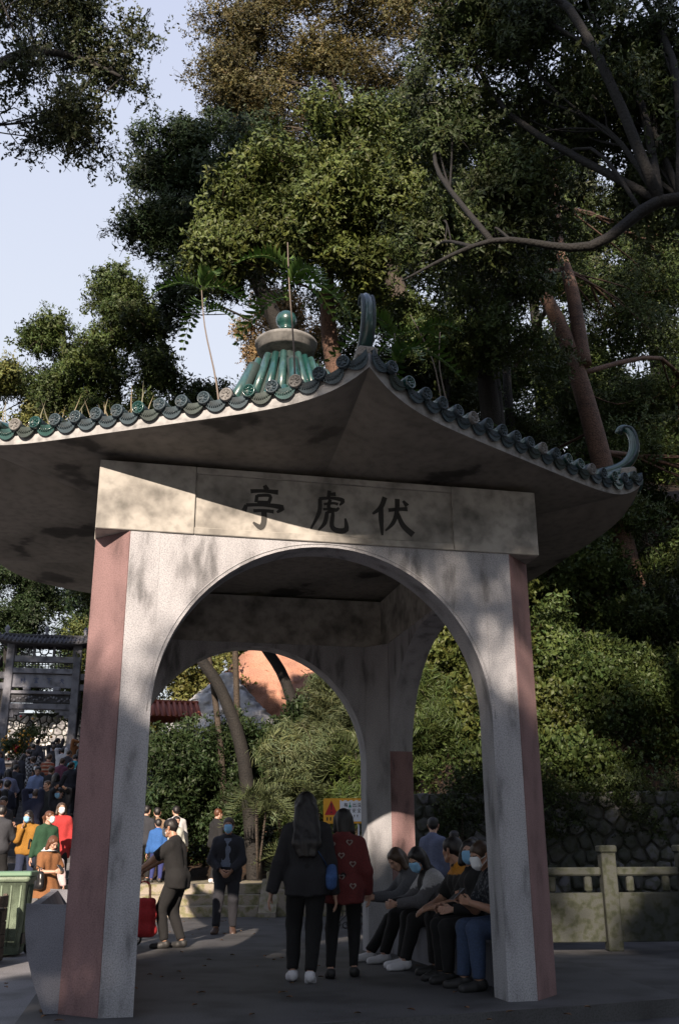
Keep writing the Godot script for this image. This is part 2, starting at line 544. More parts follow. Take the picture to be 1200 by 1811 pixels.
func make_parts() -> void:
	heads.m = make_head(false)
	heads.f = make_head(true)
	hand_mesh.relax = make_hand(0.35)
	hand_mesh.grip = make_hand(1.05)
	# hair caps, in head axes
	var cap := [[Vector3(0, 0.045, -0.028), Vector3(0, 0.042, 0.005), 0.09, 0.084], [Vector3(0, 0.0, -0.05), Vector3(0, -0.05, -0.05), 0.06, 0.04]]
	var face := [[Vector3(0, -0.035, 0.085), 0.082, Vector3(0.98, 1.1, 0.9)], [Vector3(0, -0.09, 0.03), 0.075, Vector3(1.4, 0.9, 0.9)]]
	hairs.short = net_mesh(net(cap, 0.009, 0.03, 0.012, face))
	var mid := cap.duplicate()
	for s in [-1.0, 1.0]:
		mid.append([Vector3(s * 0.072, 0.02, -0.02), Vector3(s * 0.088, -0.10, -0.005), 0.036, 0.036])
	mid.append([Vector3(0, 0.0, -0.06), Vector3(0, -0.10, -0.06), 0.07, 0.068])
	hairs.bob = net_mesh(net(mid, 0.009, 0.03, 0.016, [[Vector3(0, -0.04, 0.1), 0.085, Vector3(0.82, 1.25, 1)]]))
	var lon := mid.duplicate()
	for s in [-1.0, 0.0, 1.0]:
		lon.append([Vector3(s * 0.06, -0.05, -0.07), Vector3(s * 0.085, -0.36, -0.185), 0.062, 0.05])
		lon.append([Vector3(s * 0.085, -0.36, -0.185), Vector3(s * 0.06, -0.47, -0.205), 0.05, 0.026])
	hairs.long = net_mesh(net(lon, 0.011, 0.03, 0.02, [[Vector3(0, -0.04, 0.1), 0.085, Vector3(0.82, 1.25, 1)]]))
	var tied := cap.duplicate()
	tied.append([Vector3(0, 0.03, -0.11), Vector3(0, 0.0, -0.15), 0.035, 0.035])
	tied.append([Vector3(0, 0.0, -0.15), Vector3(0, -0.16, -0.12), 0.03, 0.018])
	hairs.tied = net_mesh(net(tied, 0.009, 0.025, 0.012, face))
	# mask
	var mb := [[Vector3(-0.03, -0.012, 0.072), Vector3(0.03, -0.012, 0.072), 0.033, 0.033], [Vector3(-0.025, -0.06, 0.066), Vector3(0.025, -0.06, 0.066), 0.036, 0.036], [Vector3(0, -0.02, 0.08), Vector3(0, -0.06, 0.085), 0.033, 0.03], [Vector3(0, -0.085, 0.055), Vector3(0, -0.09, 0.055), 0.034, 0.03]]
	mask_mesh = net_mesh(net(mb, 0.007, 0.03, 0.0, [[Vector3(0, -0.03, -0.0), 0.066, Vector3(1.0, 1.3, 1)]]))
	# shoe: heel at the origin's back, toe towards +z
	var sb := [[Vector3(0, 0.045, -0.035), Vector3(0, 0.04, 0.03), 0.044, 0.042], [Vector3(-0.008, 0.03, 0.06), Vector3(-0.004, 0.024, 0.165), 0.042, 0.034], [Vector3(0.012, 0.03, 0.06), Vector3(0.01, 0.024, 0.15), 0.042, 0.034], [Vector3(0, 0.07, -0.02), Vector3(0, 0.085, -0.02), 0.042, 0.042, true]]
	var sn := net(sb, 0.010, 0.03)
	for i in sn[0].size():
		var p: Vector3 = sn[0][i]
		if p.y < 0.0: sn[0][i] = Vector3(p.x, 0.0, p.z)
	var scol := PackedColorArray()
	for p in sn[0]: scol.append(Color(1, 1, 1))
	shoe_mesh = net_mesh(sn)

func skin_mat(t := 0) -> StandardMaterial3D:
	var key := "skin%d" % t
	if not M.has(key):
		var c: Array = [[0.42, 0.25, 0.18], [0.34, 0.19, 0.125], [0.48, 0.31, 0.24]][t]
		var m := mat(lin(c[0], c[1], c[2]), 0.5)
		m.vertex_color_use_as_albedo = true
		m.subsurf_scatter_enabled = true
		m.subsurf_scatter_strength = 0.1
		M[key] = m
	return M[key]

# a person facing +z of its own axes; s holds pose and clothes
func person(s: Dictionary, label: String, group := "") -> Node3D:
	var H: float = s.get("H", 1.66)
	var w: float = s.get("w", 1.0)
	var cell: float = s.get("cell", 0.018)
	var root := thing("person", label, "person", s.at, s.get("turn", 0.0), group)
	var hip: Vector3 = s.get("hip", Vector3(0, 0.525 * H, 0))
	var lean := Basis(Vector3.UP, s.get("twist", 0.0)) * Basis(Vector3.RIGHT, s.get("lean", 0.03)) * Basis(Vector3.BACK, s.get("side", 0.0))
	var chest := hip + lean * Vector3(0, 0.285 * H, 0)
	var up := lean * Vector3.UP
	var neck := chest + up * 0.028 * H + lean * Vector3(0, 0, 0.008 * H)
	var hb := Basis(Vector3.UP, s.get("look", 0.0)) * Basis(Vector3.RIGHT, s.get("nod", 0.0))
	if s.get("follow", true): hb = Basis(Vector3.UP, s.get("twist", 0.0)) * hb
	var head := neck + up * 0.03 * H + hb * Vector3(0, 0.052 * H, 0.022 * H)
	var hs := H / 1.7 * (1.0 if H > 1.4 else 1.1)
	var feet: Array = s.get("feet", [Vector3(0.07, 0.05, 0.0) * H, Vector3(-0.07, 0.05, 0.0) * H])
	var hands: Array = s.get("hands", [Vector3(0.17 * w, 0.45, 0.03) * H, Vector3(-0.17 * w, 0.45, 0.03) * H])
	var poles: Array = s.get("elbow", [Vector3(0.35, -0.2, -1), Vector3(-0.35, -0.2, -1)])
	var kp: Array = s.get("knee", [Vector3(0.1, 0, 1), Vector3(-0.1, 0, 1)])
	var hipb := Basis(Vector3.UP, s.get("twist", 0.0) * 0.4)
	var J := {}
	for i in 2:
		var sg := 1.0 if i == 0 else -1.0
		J["sh%d" % i] = chest + lean * Vector3(sg * 0.098 * H * w, -0.032 * H, 0)
		J["hp%d" % i] = hip + hipb * Vector3(sg * 0.052 * H * w, -0.005 * H, 0)
		J["el%d" % i] = ik(J["sh%d" % i], hands[i], 0.172 * H, 0.155 * H, poles[i])
		J["kn%d" % i] = ik(J["hp%d" % i], feet[i], 0.245 * H, 0.243 * H, kp[i])
	var q := H * lerpf(1.0, w, 0.7)
	var bones := [
		[J.hp0, J.hp1, 0.068 * q, 0.068 * q],
		[hip + lean * Vector3(0.03, 0.03, 0.004) * q, chest + lean * Vector3(0.045, -0.065, 0.005) * q, 0.062 * q, 0.066 * q],
		[hip + lean * Vector3(-0.03, 0.03, 0.004) * q, chest + lean * Vector3(-0.045, -0.065, 0.005) * q, 0.062 * q, 0.066 * q],
		[chest + lean * Vector3(0.080, -0.034, -0.004) * q, chest + lean * Vector3(0.0, 0.002, -0.004) * q, 0.036 * q, 0.038 * q],
		[chest + lean * Vector3(-0.080, -0.034, -0.004) * q, chest + lean * Vector3(0.0, 0.002, -0.004) * q, 0.036 * q, 0.038 * q],
		[chest + up * 0.0, neck + up * 0.05 * H, 0.036 * H, 0.031 * H],
	]
	var skin := bones.duplicate()
	var top := []
	var jt: float = s.get("thick", 0.010)
	for b in bones.slice(0, 5): top.append([b[0], b[1], b[2] + jt, b[3] + jt])
	top.append([chest + up * 0.005 * H, neck + up * (0.02 if s.get("collar", false) else 0.004) * H, 0.045 * H + jt * 0.4, 0.037 * H + jt * 0.4, true])
	var hem: float = s.get("hem", 0.05)
	if hem > 0:
		for sg in [-1.0, 1.0]:
			top.append([hip + hipb * Vector3(sg * 0.035 * q, 0, 0), hip + hipb * Vector3(sg * 0.042 * q, -hem * H, 0), 0.075 * q + jt, 0.072 * q + jt, true])
	var bottom := [[J.hp0, J.hp1, 0.072 * q, 0.072 * q], [hip + up * 0.05 * H, hip, 0.075 * q, 0.075 * q]]
	var loose: float = s.get("loose", 0.008)
	for i in 2:
		var sh: Vector3 = J["sh%d" % i]
		var el: Vector3 = J["el%d" % i]
		var ha: Vector3 = hands[i]
		var wr := ha
		skin.append([sh, el, 0.030 * q, 0.025 * q]); skin.append([el, wr, 0.025 * q, 0.0165 * q])
		var slv: String = s.get("sleeve", "long")
		if slv == "long":
			top.append([sh, el, 0.033 * q + jt, 0.028 * q + jt])
			top.append([el, el.lerp(wr, 0.97), 0.028 * q + jt, 0.020 * q + jt, true])
		else:
			top.append([sh, sh.lerp(el, 0.82), 0.033 * q + jt, 0.035 * q + jt, true])
		var hp: Vector3 = J["hp%d" % i]
		var kn: Vector3 = J["kn%d" % i]
		var ft: Vector3 = feet[i]
		skin.append([hp, kn, 0.050 * q, 0.034 * q]); skin.append([kn, ft, 0.034 * q, 0.021 * q])
		bottom.append([hp, kn, 0.054 * q + loose, 0.038 * q + loose])
		bottom.append([kn, ft.lerp(kn, 0.03), 0.038 * q + loose, 0.026 * q + loose, true])
	# body: one mesh with head and hands
	var bn := net(skin, cell * 1.15, 0.035)
	var cols := PackedColorArray()
	cols.resize(bn[0].size()); cols.fill(Color(1, 1, 1))
	var st := SurfaceTool.new()
	st.begin(Mesh.PRIMITIVE_TRIANGLES)
	st.append_from(net_mesh(bn, cols), 0, Transform3D())
	var hx := Transform3D(hb.scaled(Vector3.ONE * hs), head)
	st.append_from(heads.f if s.get("fem", false) else heads.m, 0, hx)
	for i in 2:
		var dir: Vector3 = (hands[i] - J["el%d" % i]).normalized()
		var sg := 1.0 if i == 0 else -1.0
		var thumb: Vector3 = s.get("thumb", [Vector3(0, 0, 1), Vector3(0, 0, 1)])[i]
		var zz := (thumb - dir * thumb.dot(dir)).normalized()
		var xx := (-dir).cross(zz)
		# palm (+x of the mesh) faces the body: mirror for the left hand
		var bs := Basis(xx, -dir, zz)
		if i == 0: bs = Basis(-xx, -dir, zz)
		st.append_from(flip(hand_mesh[s.get("grip", ["relax", "relax"])[i]]) if i == 0 else hand_mesh[s.get("grip", ["relax", "relax"])[i]], 0, Transform3D(bs.scaled(Vector3.ONE * H / 1.72), hands[i]))
	put("body", st.commit(), skin_mat(s.get("skin", 0)), root)
	# clothes
	var tn := net(top, cell, s.get("blend", 0.03), s.get("crease", 0.012))
	var tm: Mesh
	var paint = s.get("paint")
	if paint != null:
		var cc := PackedColorArray()
		for p in tn[0]: cc.append(paint.call(p))
		tm = net_mesh(tn, cc)
	else:
		tm = net_mesh(tn)
	var t := put(s.get("top_name", "jacket"), tm, s.top, root)
	t.set_meta("n", 0)
	t.remove_meta("n")
	if not s.get("skirt", false):
		put("trousers", net_mesh(net(bottom, cell, 0.03, s.get("crease", 0.012))), s.bottom, root)
	for i in 2:
		var toe: Vector3 = s.get("toes", [Vector3(0.12, 0, 1), Vector3(-0.12, 0, 1)])[i]
		var pitch: float = s.get("heel", [0.0, 0.0])[i]
		var bb := Basis.looking_at(-toe.normalized(), Vector3.UP)
		bb = bb * Basis(Vector3.RIGHT, pitch)
		var fp: Vector3 = feet[i] + bb * Vector3(0, -0.052 * H, 0)
		put("shoe", shoe_mesh, s.get("shoes", M.rubber), root, Transform3D(bb.scaled(Vector3.ONE * H / 1.66 * s.get("shoe_size", 1.0)), fp))
	if s.get("hair", "short") != "none":
		put("hair", hairs[s.get("hair", "short")], s.get("hair_mat", M.hair), root, hx)
	if s.has("mask"):
		var mk := put("face_mask", mask_mesh, s.mask, root, hx)
		var sg := begin()
		for sd in [-1.0, 1.0]:
			tube(sg, [Vector3(sd * 0.062, -0.015, 0.055), Vector3(sd * 0.085, 0.0, -0.005), Vector3(sd * 0.08, -0.04, 0.0), Vector3(sd * 0.058, -0.075, 0.05)], [0.0025], 4)
		obj("ear_loop", sg, s.mask, mk)
	s.J = J; s.head = hx; s.chest = chest; s.lean = lean; s.hands_at = hands; s.topnet = tn; s.hipp = hip
	return root

var flipped := {}
func flip(m: Mesh) -> Mesh:      # the same hand mirrored, wound the right way for a mirrored basis
	if flipped.has(m): return flipped[m]
	var a := m.surface_get_arrays(0)
	var i: PackedInt32Array = a[Mesh.ARRAY_INDEX]
	for k in range(0, i.size(), 3):
		var t := i[k]
		i[k] = i[k + 1]; i[k + 1] = t
	a[Mesh.ARRAY_INDEX] = i
	var o := ArrayMesh.new()
	o.add_surface_from_arrays(Mesh.PRIMITIVE_TRIANGLES, a)
	flipped[m] = o
	return o

func back_z(n: Array, x: float, y: float, sg := -1.0) -> float:   # the cloth's surface behind (or before) a point of the torso
	var best := 0.0
	var bd := 1e9
	for p in n[0]:
		var d := Vector2(p.x - x, p.y - y).length_squared()
		if p.z * sg > 0.0 and d < bd:
			bd = d; best = p.z
	return best

# ---------------------------------------------------------------- pavilion
const RH := 3.879
func eave(t: float) -> float:
	return 4.40 + 0.25 * pow(absf(2.0 * t - 1.0), 6.0)

func corner(k: int) -> Vector2:       # corner 0 points at the lens side (+z), then to the right
	var a := deg_to_rad(60.0 * k)
	return Vector2(sin(a), cos(a)) * RH

func roof_y(rho: float, t: float) -> float:
	return minf(6.72, 4.51 + 3.38 * pow(1.0 - rho, 4.5)) + (eave(t) - 4.40) * pow(rho, 7.0)

func roof_pt(k: int, x: float, wv: float) -> Vector3:   # on side k: x along the eave from its middle, wv inwards from the eave
	var apo := RH * 0.8660254
	var rho := clampf(1.0 - wv / apo, 0.0, 1.0)
	var t := clampf((x / maxf(rho, 0.02)) / RH + 0.5, 0.0, 1.0)
	var a := corner(k)
	var b := corner(k + 1)
	var e := (b - a).normalized()
	var n := ((a + b) * 0.5).normalized()
	var p := n * (apo - wv) + e * x
	return Vector3(p.x, roof_y(rho, t), p.y)

func build_pavilion() -> void:
	var pv := thing("pavilion", "grey and pink plastered pavilion with arched openings under an upswept green tiled roof", "pavilion", MID, YAW)
	# pillars
	var a := 1.45
	var ch := 0.29
	for c in [[1, 1], [-1, 1], [1, -1], [-1, -1]]:
		var sx: float = c[0]
		var sz: float = c[1]
		var jz := HZ - 0.57
		var out := [Vector2(a, HZ), Vector2(HX - ch, HZ), Vector2(HX, HZ - ch), Vector2(HX, jz), Vector2(HX - 0.30, jz), Vector2(a, HZ - 0.30)]
		var st := begin(true)
		prism(st, out.map(func(p): return Vector2(p.x * sx, p.y * sz)), 0.0, 3.70)
		var pl := obj("pillar", st, M.grey, pv)
		# pink plaster on the chamfer outside and inside, 8 mm proud
		for pair in [[Vector2(HX - ch, HZ), Vector2(HX, HZ - ch), 1.0], [Vector2(HX, jz), Vector2(HX - 0.30, jz), -1.0]]:
			var p0: Vector2 = pair[0]
			var p1: Vector2 = pair[1]
			var n: Vector2 = Vector2(1, 1).normalized() * 0.008 if pair[2] > 0.0 else Vector2(0, -0.008)
			var sp := begin(true)
			var inset := (p1 - p0).normalized() * 0.004
			prism(sp, [p0 + inset, p1 - inset, p1 - inset + n, p0 + inset + n].map(func(p): return Vector2(p.x * sx, p.y * sz)), 0.002, 3.697)
			obj("pink_face", sp, M.pink, pl)
	# arched walls
	for side in [[0.0, HZ, 1.45], [PI, HZ, 1.45], [PI / 2, HX, HZ - 0.57], [-PI / 2, HX, HZ - 0.57]]:
		var st := begin()
		var b := Basis(Vector3.UP, side[0])
		var half: float = side[2]
		var zf: float = side[1] - 0.004
		var zb: float = side[1] - 0.296
		var n := 40
		var ys := 2.2
		var rise := 1.46
		for i in n:
			var a0 := PI - PI * i / n
			var a1 := PI - PI * (i + 1) / n
			var p := Vector2(cos(a0) * half, ys + sin(a0) * rise)
			var q := Vector2(cos(a1) * half, ys + sin(a1) * rise)
			st.set_smooth_group(-1)
			quad(st, b * Vector3(p.x, p.y, zf), b * Vector3(q.x, q.y, zf), b * Vector3(q.x, 3.70, zf), b * Vector3(p.x, 3.70, zf))
			quad(st, b * Vector3(q.x, q.y, zb), b * Vector3(p.x, p.y, zb), b * Vector3(p.x, 3.70, zb), b * Vector3(q.x, 3.70, zb))
			st.set_smooth_group(1)
			quad(st, b * Vector3(p.x, p.y, zb), b * Vector3(q.x, q.y, zb), b * Vector3(q.x, q.y, zf), b * Vector3(p.x, p.y, zf))
		var aw := obj("arch_wall", st, M.grey, pv)
		# a plain moulding line along the arch
		var pts := []
		for i in n + 1:
			var a0 := PI - PI * i / n
			pts.append(b * Vector3(cos(a0) * (half + 0.03), ys + sin(a0) * (rise + 0.03), zf + 0.001))
		var sm := begin()
		tube(sm, pts, [0.006], 6)
		obj("arch_rim", sm, M.grey, aw)
	# beams
	for side in [[0.0, HZ, HX], [PI, HZ, HX], [PI / 2, HX, HZ - 0.322], [-PI / 2, HX, HZ - 0.322]]:
		var b := Basis(Vector3.UP, side[0])
		var z1: float = side[1] + 0.016
		var st := begin()
		var hw: float = side[2] + (0.006 if side[2] == HX else 0.0)
		var pu := 1.17
		var core := 0.30
		box(st, b * Vector3(0, 4.01, z1 - 0.03 - core * 0.5), Vector3(hw * 2, 0.62, core), 0.0, b)
		for s in [-1, 1]:
			box(st, b * Vector3(s * (hw + pu) * 0.5, 4.01, z1 - 0.0145), Vector3(hw - pu, 0.618, 0.029), 0.006, b)
		box(st, b * Vector3(0, 3.7325, z1 - 0.0145), Vector3(pu * 2 - 0.004, 0.063, 0.029), 0.006, b)
		box(st, b * Vector3(0, 4.288, z1 - 0.0145), Vector3(pu * 2 - 0.004, 0.06, 0.029), 0.006, b)
		var bm := obj("beam", st, M.cream, pv)
		if side[0] == 0.0: inscription(bm, z1 - 0.03)
	# roof slab: soffit below, concrete above
	var so := begin()
	var tp := begin()
	var bd := begin()
	var nt := 40
	var nr := 14
	for k in 6:
		var ca := corner(k)
		var cb := corner(k + 1)
		so.set_smooth_group(k + 1); tp.set_smooth_group(k + 1); bd.set_smooth_group(k + 1)
		for i in nt:
			var t0 := float(i) / nt
			var t1 := float(i + 1) / nt
			var e0 := ca.lerp(cb, t0)
			var e1 := ca.lerp(cb, t1)
			for j in nr:
				var r0 := float(j) / nr
				var r1 := float(j + 1) / nr
				var s := func(e: Vector2, t: float, r: float) -> Vector3: return Vector3(e.x * r, 4.335 + (eave(t) - 4.335) * pow(r, 3.0), e.y * r)
				var u := func(e: Vector2, t: float, r: float) -> Vector3: return Vector3(e.x * r, roof_y(r, t), e.y * r)
				quad(so, s.call(e0, t0, r0), s.call(e1, t1, r0), s.call(e1, t1, r1), s.call(e0, t0, r1))
				quad(tp, u.call(e0, t0, r0), u.call(e0, t0, r1), u.call(e1, t1, r1), u.call(e1, t1, r0))
			var d0 := e0.normalized() * 0.012
			var d1 := e1.normalized() * 0.012
			quad(bd, Vector3(e0.x, eave(t0), e0.y), Vector3(e1.x, eave(t1), e1.y), Vector3(e1.x + d1.x, eave(t1) + 0.115, e1.y + d1.y), Vector3(e0.x + d0.x, eave(t0) + 0.115, e0.y + d0.y))
			quad(bd, Vector3(e0.x + d0.x, eave(t0) + 0.115, e0.y + d0.y), Vector3(e1.x + d1.x, eave(t1) + 0.115, e1.y + d1.y), Vector3(e1.x * 0.985, eave(t1) + 0.113, e1.y * 0.985), Vector3(e0.x * 0.985, eave(t0) + 0.113, e0.y * 0.985))
	obj("soffit", so, M.soffit, pv)
	var rf := obj("roof", tp, M.trough, pv)
	obj("eave_band", bd, M.limewash, pv)
	# tiles
	var tile := tile_mesh(0.055, 0.050, 0.27, 10)
	var disc := disc_mesh()
	var drip := drip_mesh()
	var rows := 19
	var mats := [M.glaze, M.glaze_pale, M.glaze, M.glaze_blue]
	for k in 6:
		var near := k == 5 or k == 0
		var lots := begin()
		var ca := corner(k)
		var cb := corner(k + 1)
		var e := (cb - ca).normalized()
		var n := ((ca + cb) * 0.5).normalized()
		var e3 := Vector3(e.x, 0, e.y)
		var n3 := Vector3(n.x, 0, n.y)
		for i in rows + 1:
			# trough tile end: a hanging crescent between two rows
			var xm := -RH * 0.5 + RH * (i + 0.5) / (rows + 1)
			var td := xm / RH + 0.5
			var sl := (roof_pt(k, xm + 0.02, 0) - roof_pt(k, xm - 0.02, 0)).normalized()
			var yy := n3.cross(sl).normalized()
			if yy.y < 0: yy = -yy
			var xx := yy.cross(n3).normalized()
			var pd := Vector3(0, 0, 0) + n3 * (RH * 0.866 + 0.03) + e3 * xm + Vector3(0, eave(td) + 0.140, 0)
			var xf := Transform3D(Basis(xx, yy, n3) * Basis(Vector3.RIGHT, 0.12 + rng.randf_range(-0.12, 0.12)) * Basis(Vector3.BACK, rng.randf_range(-0.07, 0.07)), pd)
			if near: put("drip_tile", drip, [M.glaze_blue, M.glaze_blue, M.glaze_pale, M.trough][rng.randi() % 4], rf, xf)
			else: lots.append_from(drip, 0, xf)
		for i in rows:
			var x := -RH * 0.5 + RH * (i + 1) / (rows + 1)
			var most := RH * 0.866 * (1.0 - absf(x) / (RH * 0.5)) - 0.03
			most = minf(most, RH * 0.866 - 0.42)
			var wv := -0.05
			var first := true
			while wv < most:
				var p := roof_pt(k, x, maxf(wv, 0.0))
				if wv < 0: p += n3 * 0.05
				var p2 := roof_pt(k, x, wv + 0.26)
				var d := (p2 - p)
				var zz := -d.normalized()
				var xx := Vector3.UP.cross(zz).normalized()
				var yy := zz.cross(xx)
				p.y += 0.045
				var jit := Vector3(rng.randf_range(-0.006, 0.006), rng.randf_range(-0.004, 0.008), 0)
				var xf := Transform3D(Basis(xx, yy, zz) * Basis(Vector3.UP, rng.randf_range(-0.03, 0.03)), p + jit)
				if near and (wv < 0.5 or i % 2 == 0 or true) and first_n(wv): put("cover_tile", tile, mats[rng.randi() % 4], rf, xf)
				else: lots.append_from(tile, 0, xf)
				if first:
					var df := Transform3D(xf.basis * Basis(Vector3.RIGHT, rng.randf_range(-0.1, 0.1)), p + zz * 0.012 + yy * 0.004)
					if near: put("tile_end", disc, [M.glaze_blue, M.glaze_blue, M.glaze_blue, M.glaze, M.ring, M.trough][rng.randi() % 6], rf, df)
					else: lots.append_from(disc, 0, df)
				first = false
				wv += 0.25
		var o := obj("tile_rows", lots, M.glaze, rf)
		o.set_meta("kind", "stuff")
	# rolls of tiles that gather under the crown
	for k in 6:
		for t in [0.25, 0.5, 0.75]:
			var e := corner(k).lerp(corner(k + 1), t)
			var sr := begin()
			for i in 6:
				var r := 0.10 + 0.06 * i
				var p := Vector3(e.x * r, roof_y(r, t) + 0.035, e.y * r)
				var q := Vector3(e.x * (r + 0.066), roof_y(r + 0.066, t) + 0.03, e.y * (r + 0.066))
				tube(sr, [p, q], [0.042, 0.056], 10)
			obj("tile_roll", sr, [M.glaze_pale, M.glaze, M.glaze_pale][int(t * 3.0)], rf)
	# hip ridges, horns
	for k in 6:
		var c := corner(k)
		var o3 := Vector3(c.x, 0, c.y).normalized()
		var pts := []
		for i in 15:
			var r := 0.12 + 0.80 * i / 14.0
			pts.append(Vector3(c.x * r, roof_y(r, 0.0) + 0.075, c.y * r))
		var st := begin()
		tube(st, pts, [0.075], 8)
		obj("hip_ridge", st, M.trough, rf)
		var sr := begin()
		for i in 12:
			var r := 0.13 + 0.76 * i / 11.0
			var p := Vector3(c.x * r, roof_y(r, 0.0) + 0.14, c.y * r)
			var r2 := r + 0.07
			var p2 := Vector3(c.x * r2, roof_y(r2, 0.0) + 0.132, c.y * r2)
			tube(sr, [p, p2], [0.058, 0.07], 10)
		obj("ridge_tiles", sr, M.glaze_pale if k % 2 else M.glaze, rf)
		# upswept horn
		var prof := [[-0.62, 0.06], [-0.36, 0.07], [-0.14, 0.13], [-0.03, 0.26], [-0.015, 0.42], [-0.06, 0.53], [-0.13, 0.55], [-0.17, 0.50]]
		var hp := []
		for q in prof:
			hp.append(o3 * (RH + q[0]) + Vector3(0, 4.76 + q[1], 0))
		hp = curve(hp, 4)
		var sh := begin()
		tube(sh, hp, ramp_between([0.062, 0.062, 0.06, 0.058, 0.053, 0.045, 0.036, 0.026], hp.size()), 10)
		var hn := obj("corner_horn", sh, M.glaze, rf)
		var sf := begin()
		var fin := []
		for p in hp: fin.append(p + o3 * 0.035 + Vector3(0, 0.0, 0))
		var side := o3.cross(Vector3.UP)
		for s in [-1.0, 1.0]:
			tube(sf, fin.map(func(p): return p + side * s * 0.042), ramp_between([0.016, 0.016, 0.012], fin.size()), 6)
		obj("horn_edge", sf, M.glaze_blue, hn)
		var sb := begin()
		box(sb, o3 * (RH - 0.10) + Vector3(0, 4.80, 0), Vector3(0.16, 0.10, 0.16), 0.02, Basis(Vector3.UP, atan2(o3.x, o3.z)))
		obj("horn_base", sb, M.plaster, hn)
	# crown of the roof
	var sc := begin()
	lathe(sc, [Vector2(0, 6.81), Vector2(0.29, 6.81), Vector2(0.345, 6.825), Vector2(0.352, 6.90), Vector2(0.372, 6.91), Vector2(0.376, 6.945), Vector2(0.35, 6.965), Vector2(0.12, 7.0), Vector2(0, 7.0)], 36)
	obj("crown_ring", sc, M.ring, rf)
	var sk := begin()
	lathe(sk, [Vector2(0.0, 6.98), Vector2(0.105, 7.0), Vector2(0.085, 7.05), Vector2(0.075, 7.11), Vector2(0.085, 7.13), Vector2(0.095, 7.14), Vector2(0.085, 7.155), Vector2(0.08, 7.17), Vector2(0.11, 7.20), Vector2(0.128, 7.25), Vector2(0.128, 7.29), Vector2(0.11, 7.34), Vector2(0.07, 7.375), Vector2(0, 7.385)], 28)
	obj("roof_ball", sk, M.glaze, rf)

func first_n(wv: float) -> bool:
	return wv < 0.9

func tile_mesh(r0: float, r1: float, length: float, seg: int) -> Mesh:
	var st := begin()
	var z := [0.0, -length * 0.12, -length * 0.14, -length]
	var rr := [r0, r0, r0 * 0.93, r1 * 0.93]
	for j in 3:
		for i in seg:
			var a := PI * i / seg - 0.25 + 0.5 * (1.0 - 2.0 * i / seg) * 0
			var b := PI * (i + 1) / seg - 0.25
			a = -0.25 + (PI + 0.5) * i / seg
			b = -0.25 + (PI + 0.5) * (i + 1) / seg
			quad(st, Vector3(cos(a) * rr[j], sin(a) * rr[j], z[j]), Vector3(cos(b) * rr[j], sin(b) * rr[j], z[j]), Vector3(cos(b) * rr[j + 1], sin(b) * rr[j + 1], z[j + 1]), Vector3(cos(a) * rr[j + 1], sin(a) * rr[j + 1], z[j + 1]))
	st.generate_normals()
	return st.commit()

func disc_mesh() -> Mesh:      # round tile end with a raised rim and a boss pattern
	var st := begin()
	var xf := Transform3D(Basis(Vector3.RIGHT, PI / 2), Vector3.ZERO)
	lathe(st, [Vector2(0.052, -0.03), Vector2(0.056, 0.0), Vector2(0.053, 0.012), Vector2(0.045, 0.012), Vector2(0.042, 0.004), Vector2(0.0, 0.004)], 20, xf)
	for i in 6:
		var a := TAU * i / 6
		tube(st, [Vector3(cos(a) * 0.015, sin(a) * 0.015, 0.005), Vector3(cos(a + 0.5) * 0.038, sin(a + 0.5) * 0.038, 0.006)], [0.008, 0.005], 5)
	st.generate_normals()
	return st.commit()

func drip_mesh() -> Mesh:      # crescent apron of a trough tile
	var st := begin(true)
	var n := 12
	var up := []
	var lo := []
	for i in n + 1:
		var t := -1.0 + 2.0 * i / n
		up.append(Vector3(t * 0.104, -0.022 * (1.0 - t * t) + 0.016, 0))
		lo.append(Vector3(t * 0.104, 0.012 - 0.112 * pow(maxf(1.0 - t * t, 0.0), 0.62), 0))
	var d := Vector3(0, 0, 0.016)
	for i in n:
		quad(st, lo[i] + d, lo[i + 1] + d, up[i + 1] + d, up[i] + d)
		quad(st, lo[i + 1], lo[i], up[i], up[i + 1])
		quad(st, lo[i], lo[i + 1], lo[i + 1] + d, lo[i] + d)
		quad(st, up[i] + d, up[i + 1] + d, up[i + 1] + Vector3(0, 0.012, -0.16), up[i] + Vector3(0, 0.012, -0.16))
	for i in range(2, n - 1):
		var p: Vector3 = (lo[i] + up[i]) * 0.5 + d
		tube(st, [p + Vector3(-0.005, -0.012, 0), p + Vector3(0.006, 0.014, 0.004)], [0.006, 0.004], 5)
	st.generate_normals()
	return st.commit()

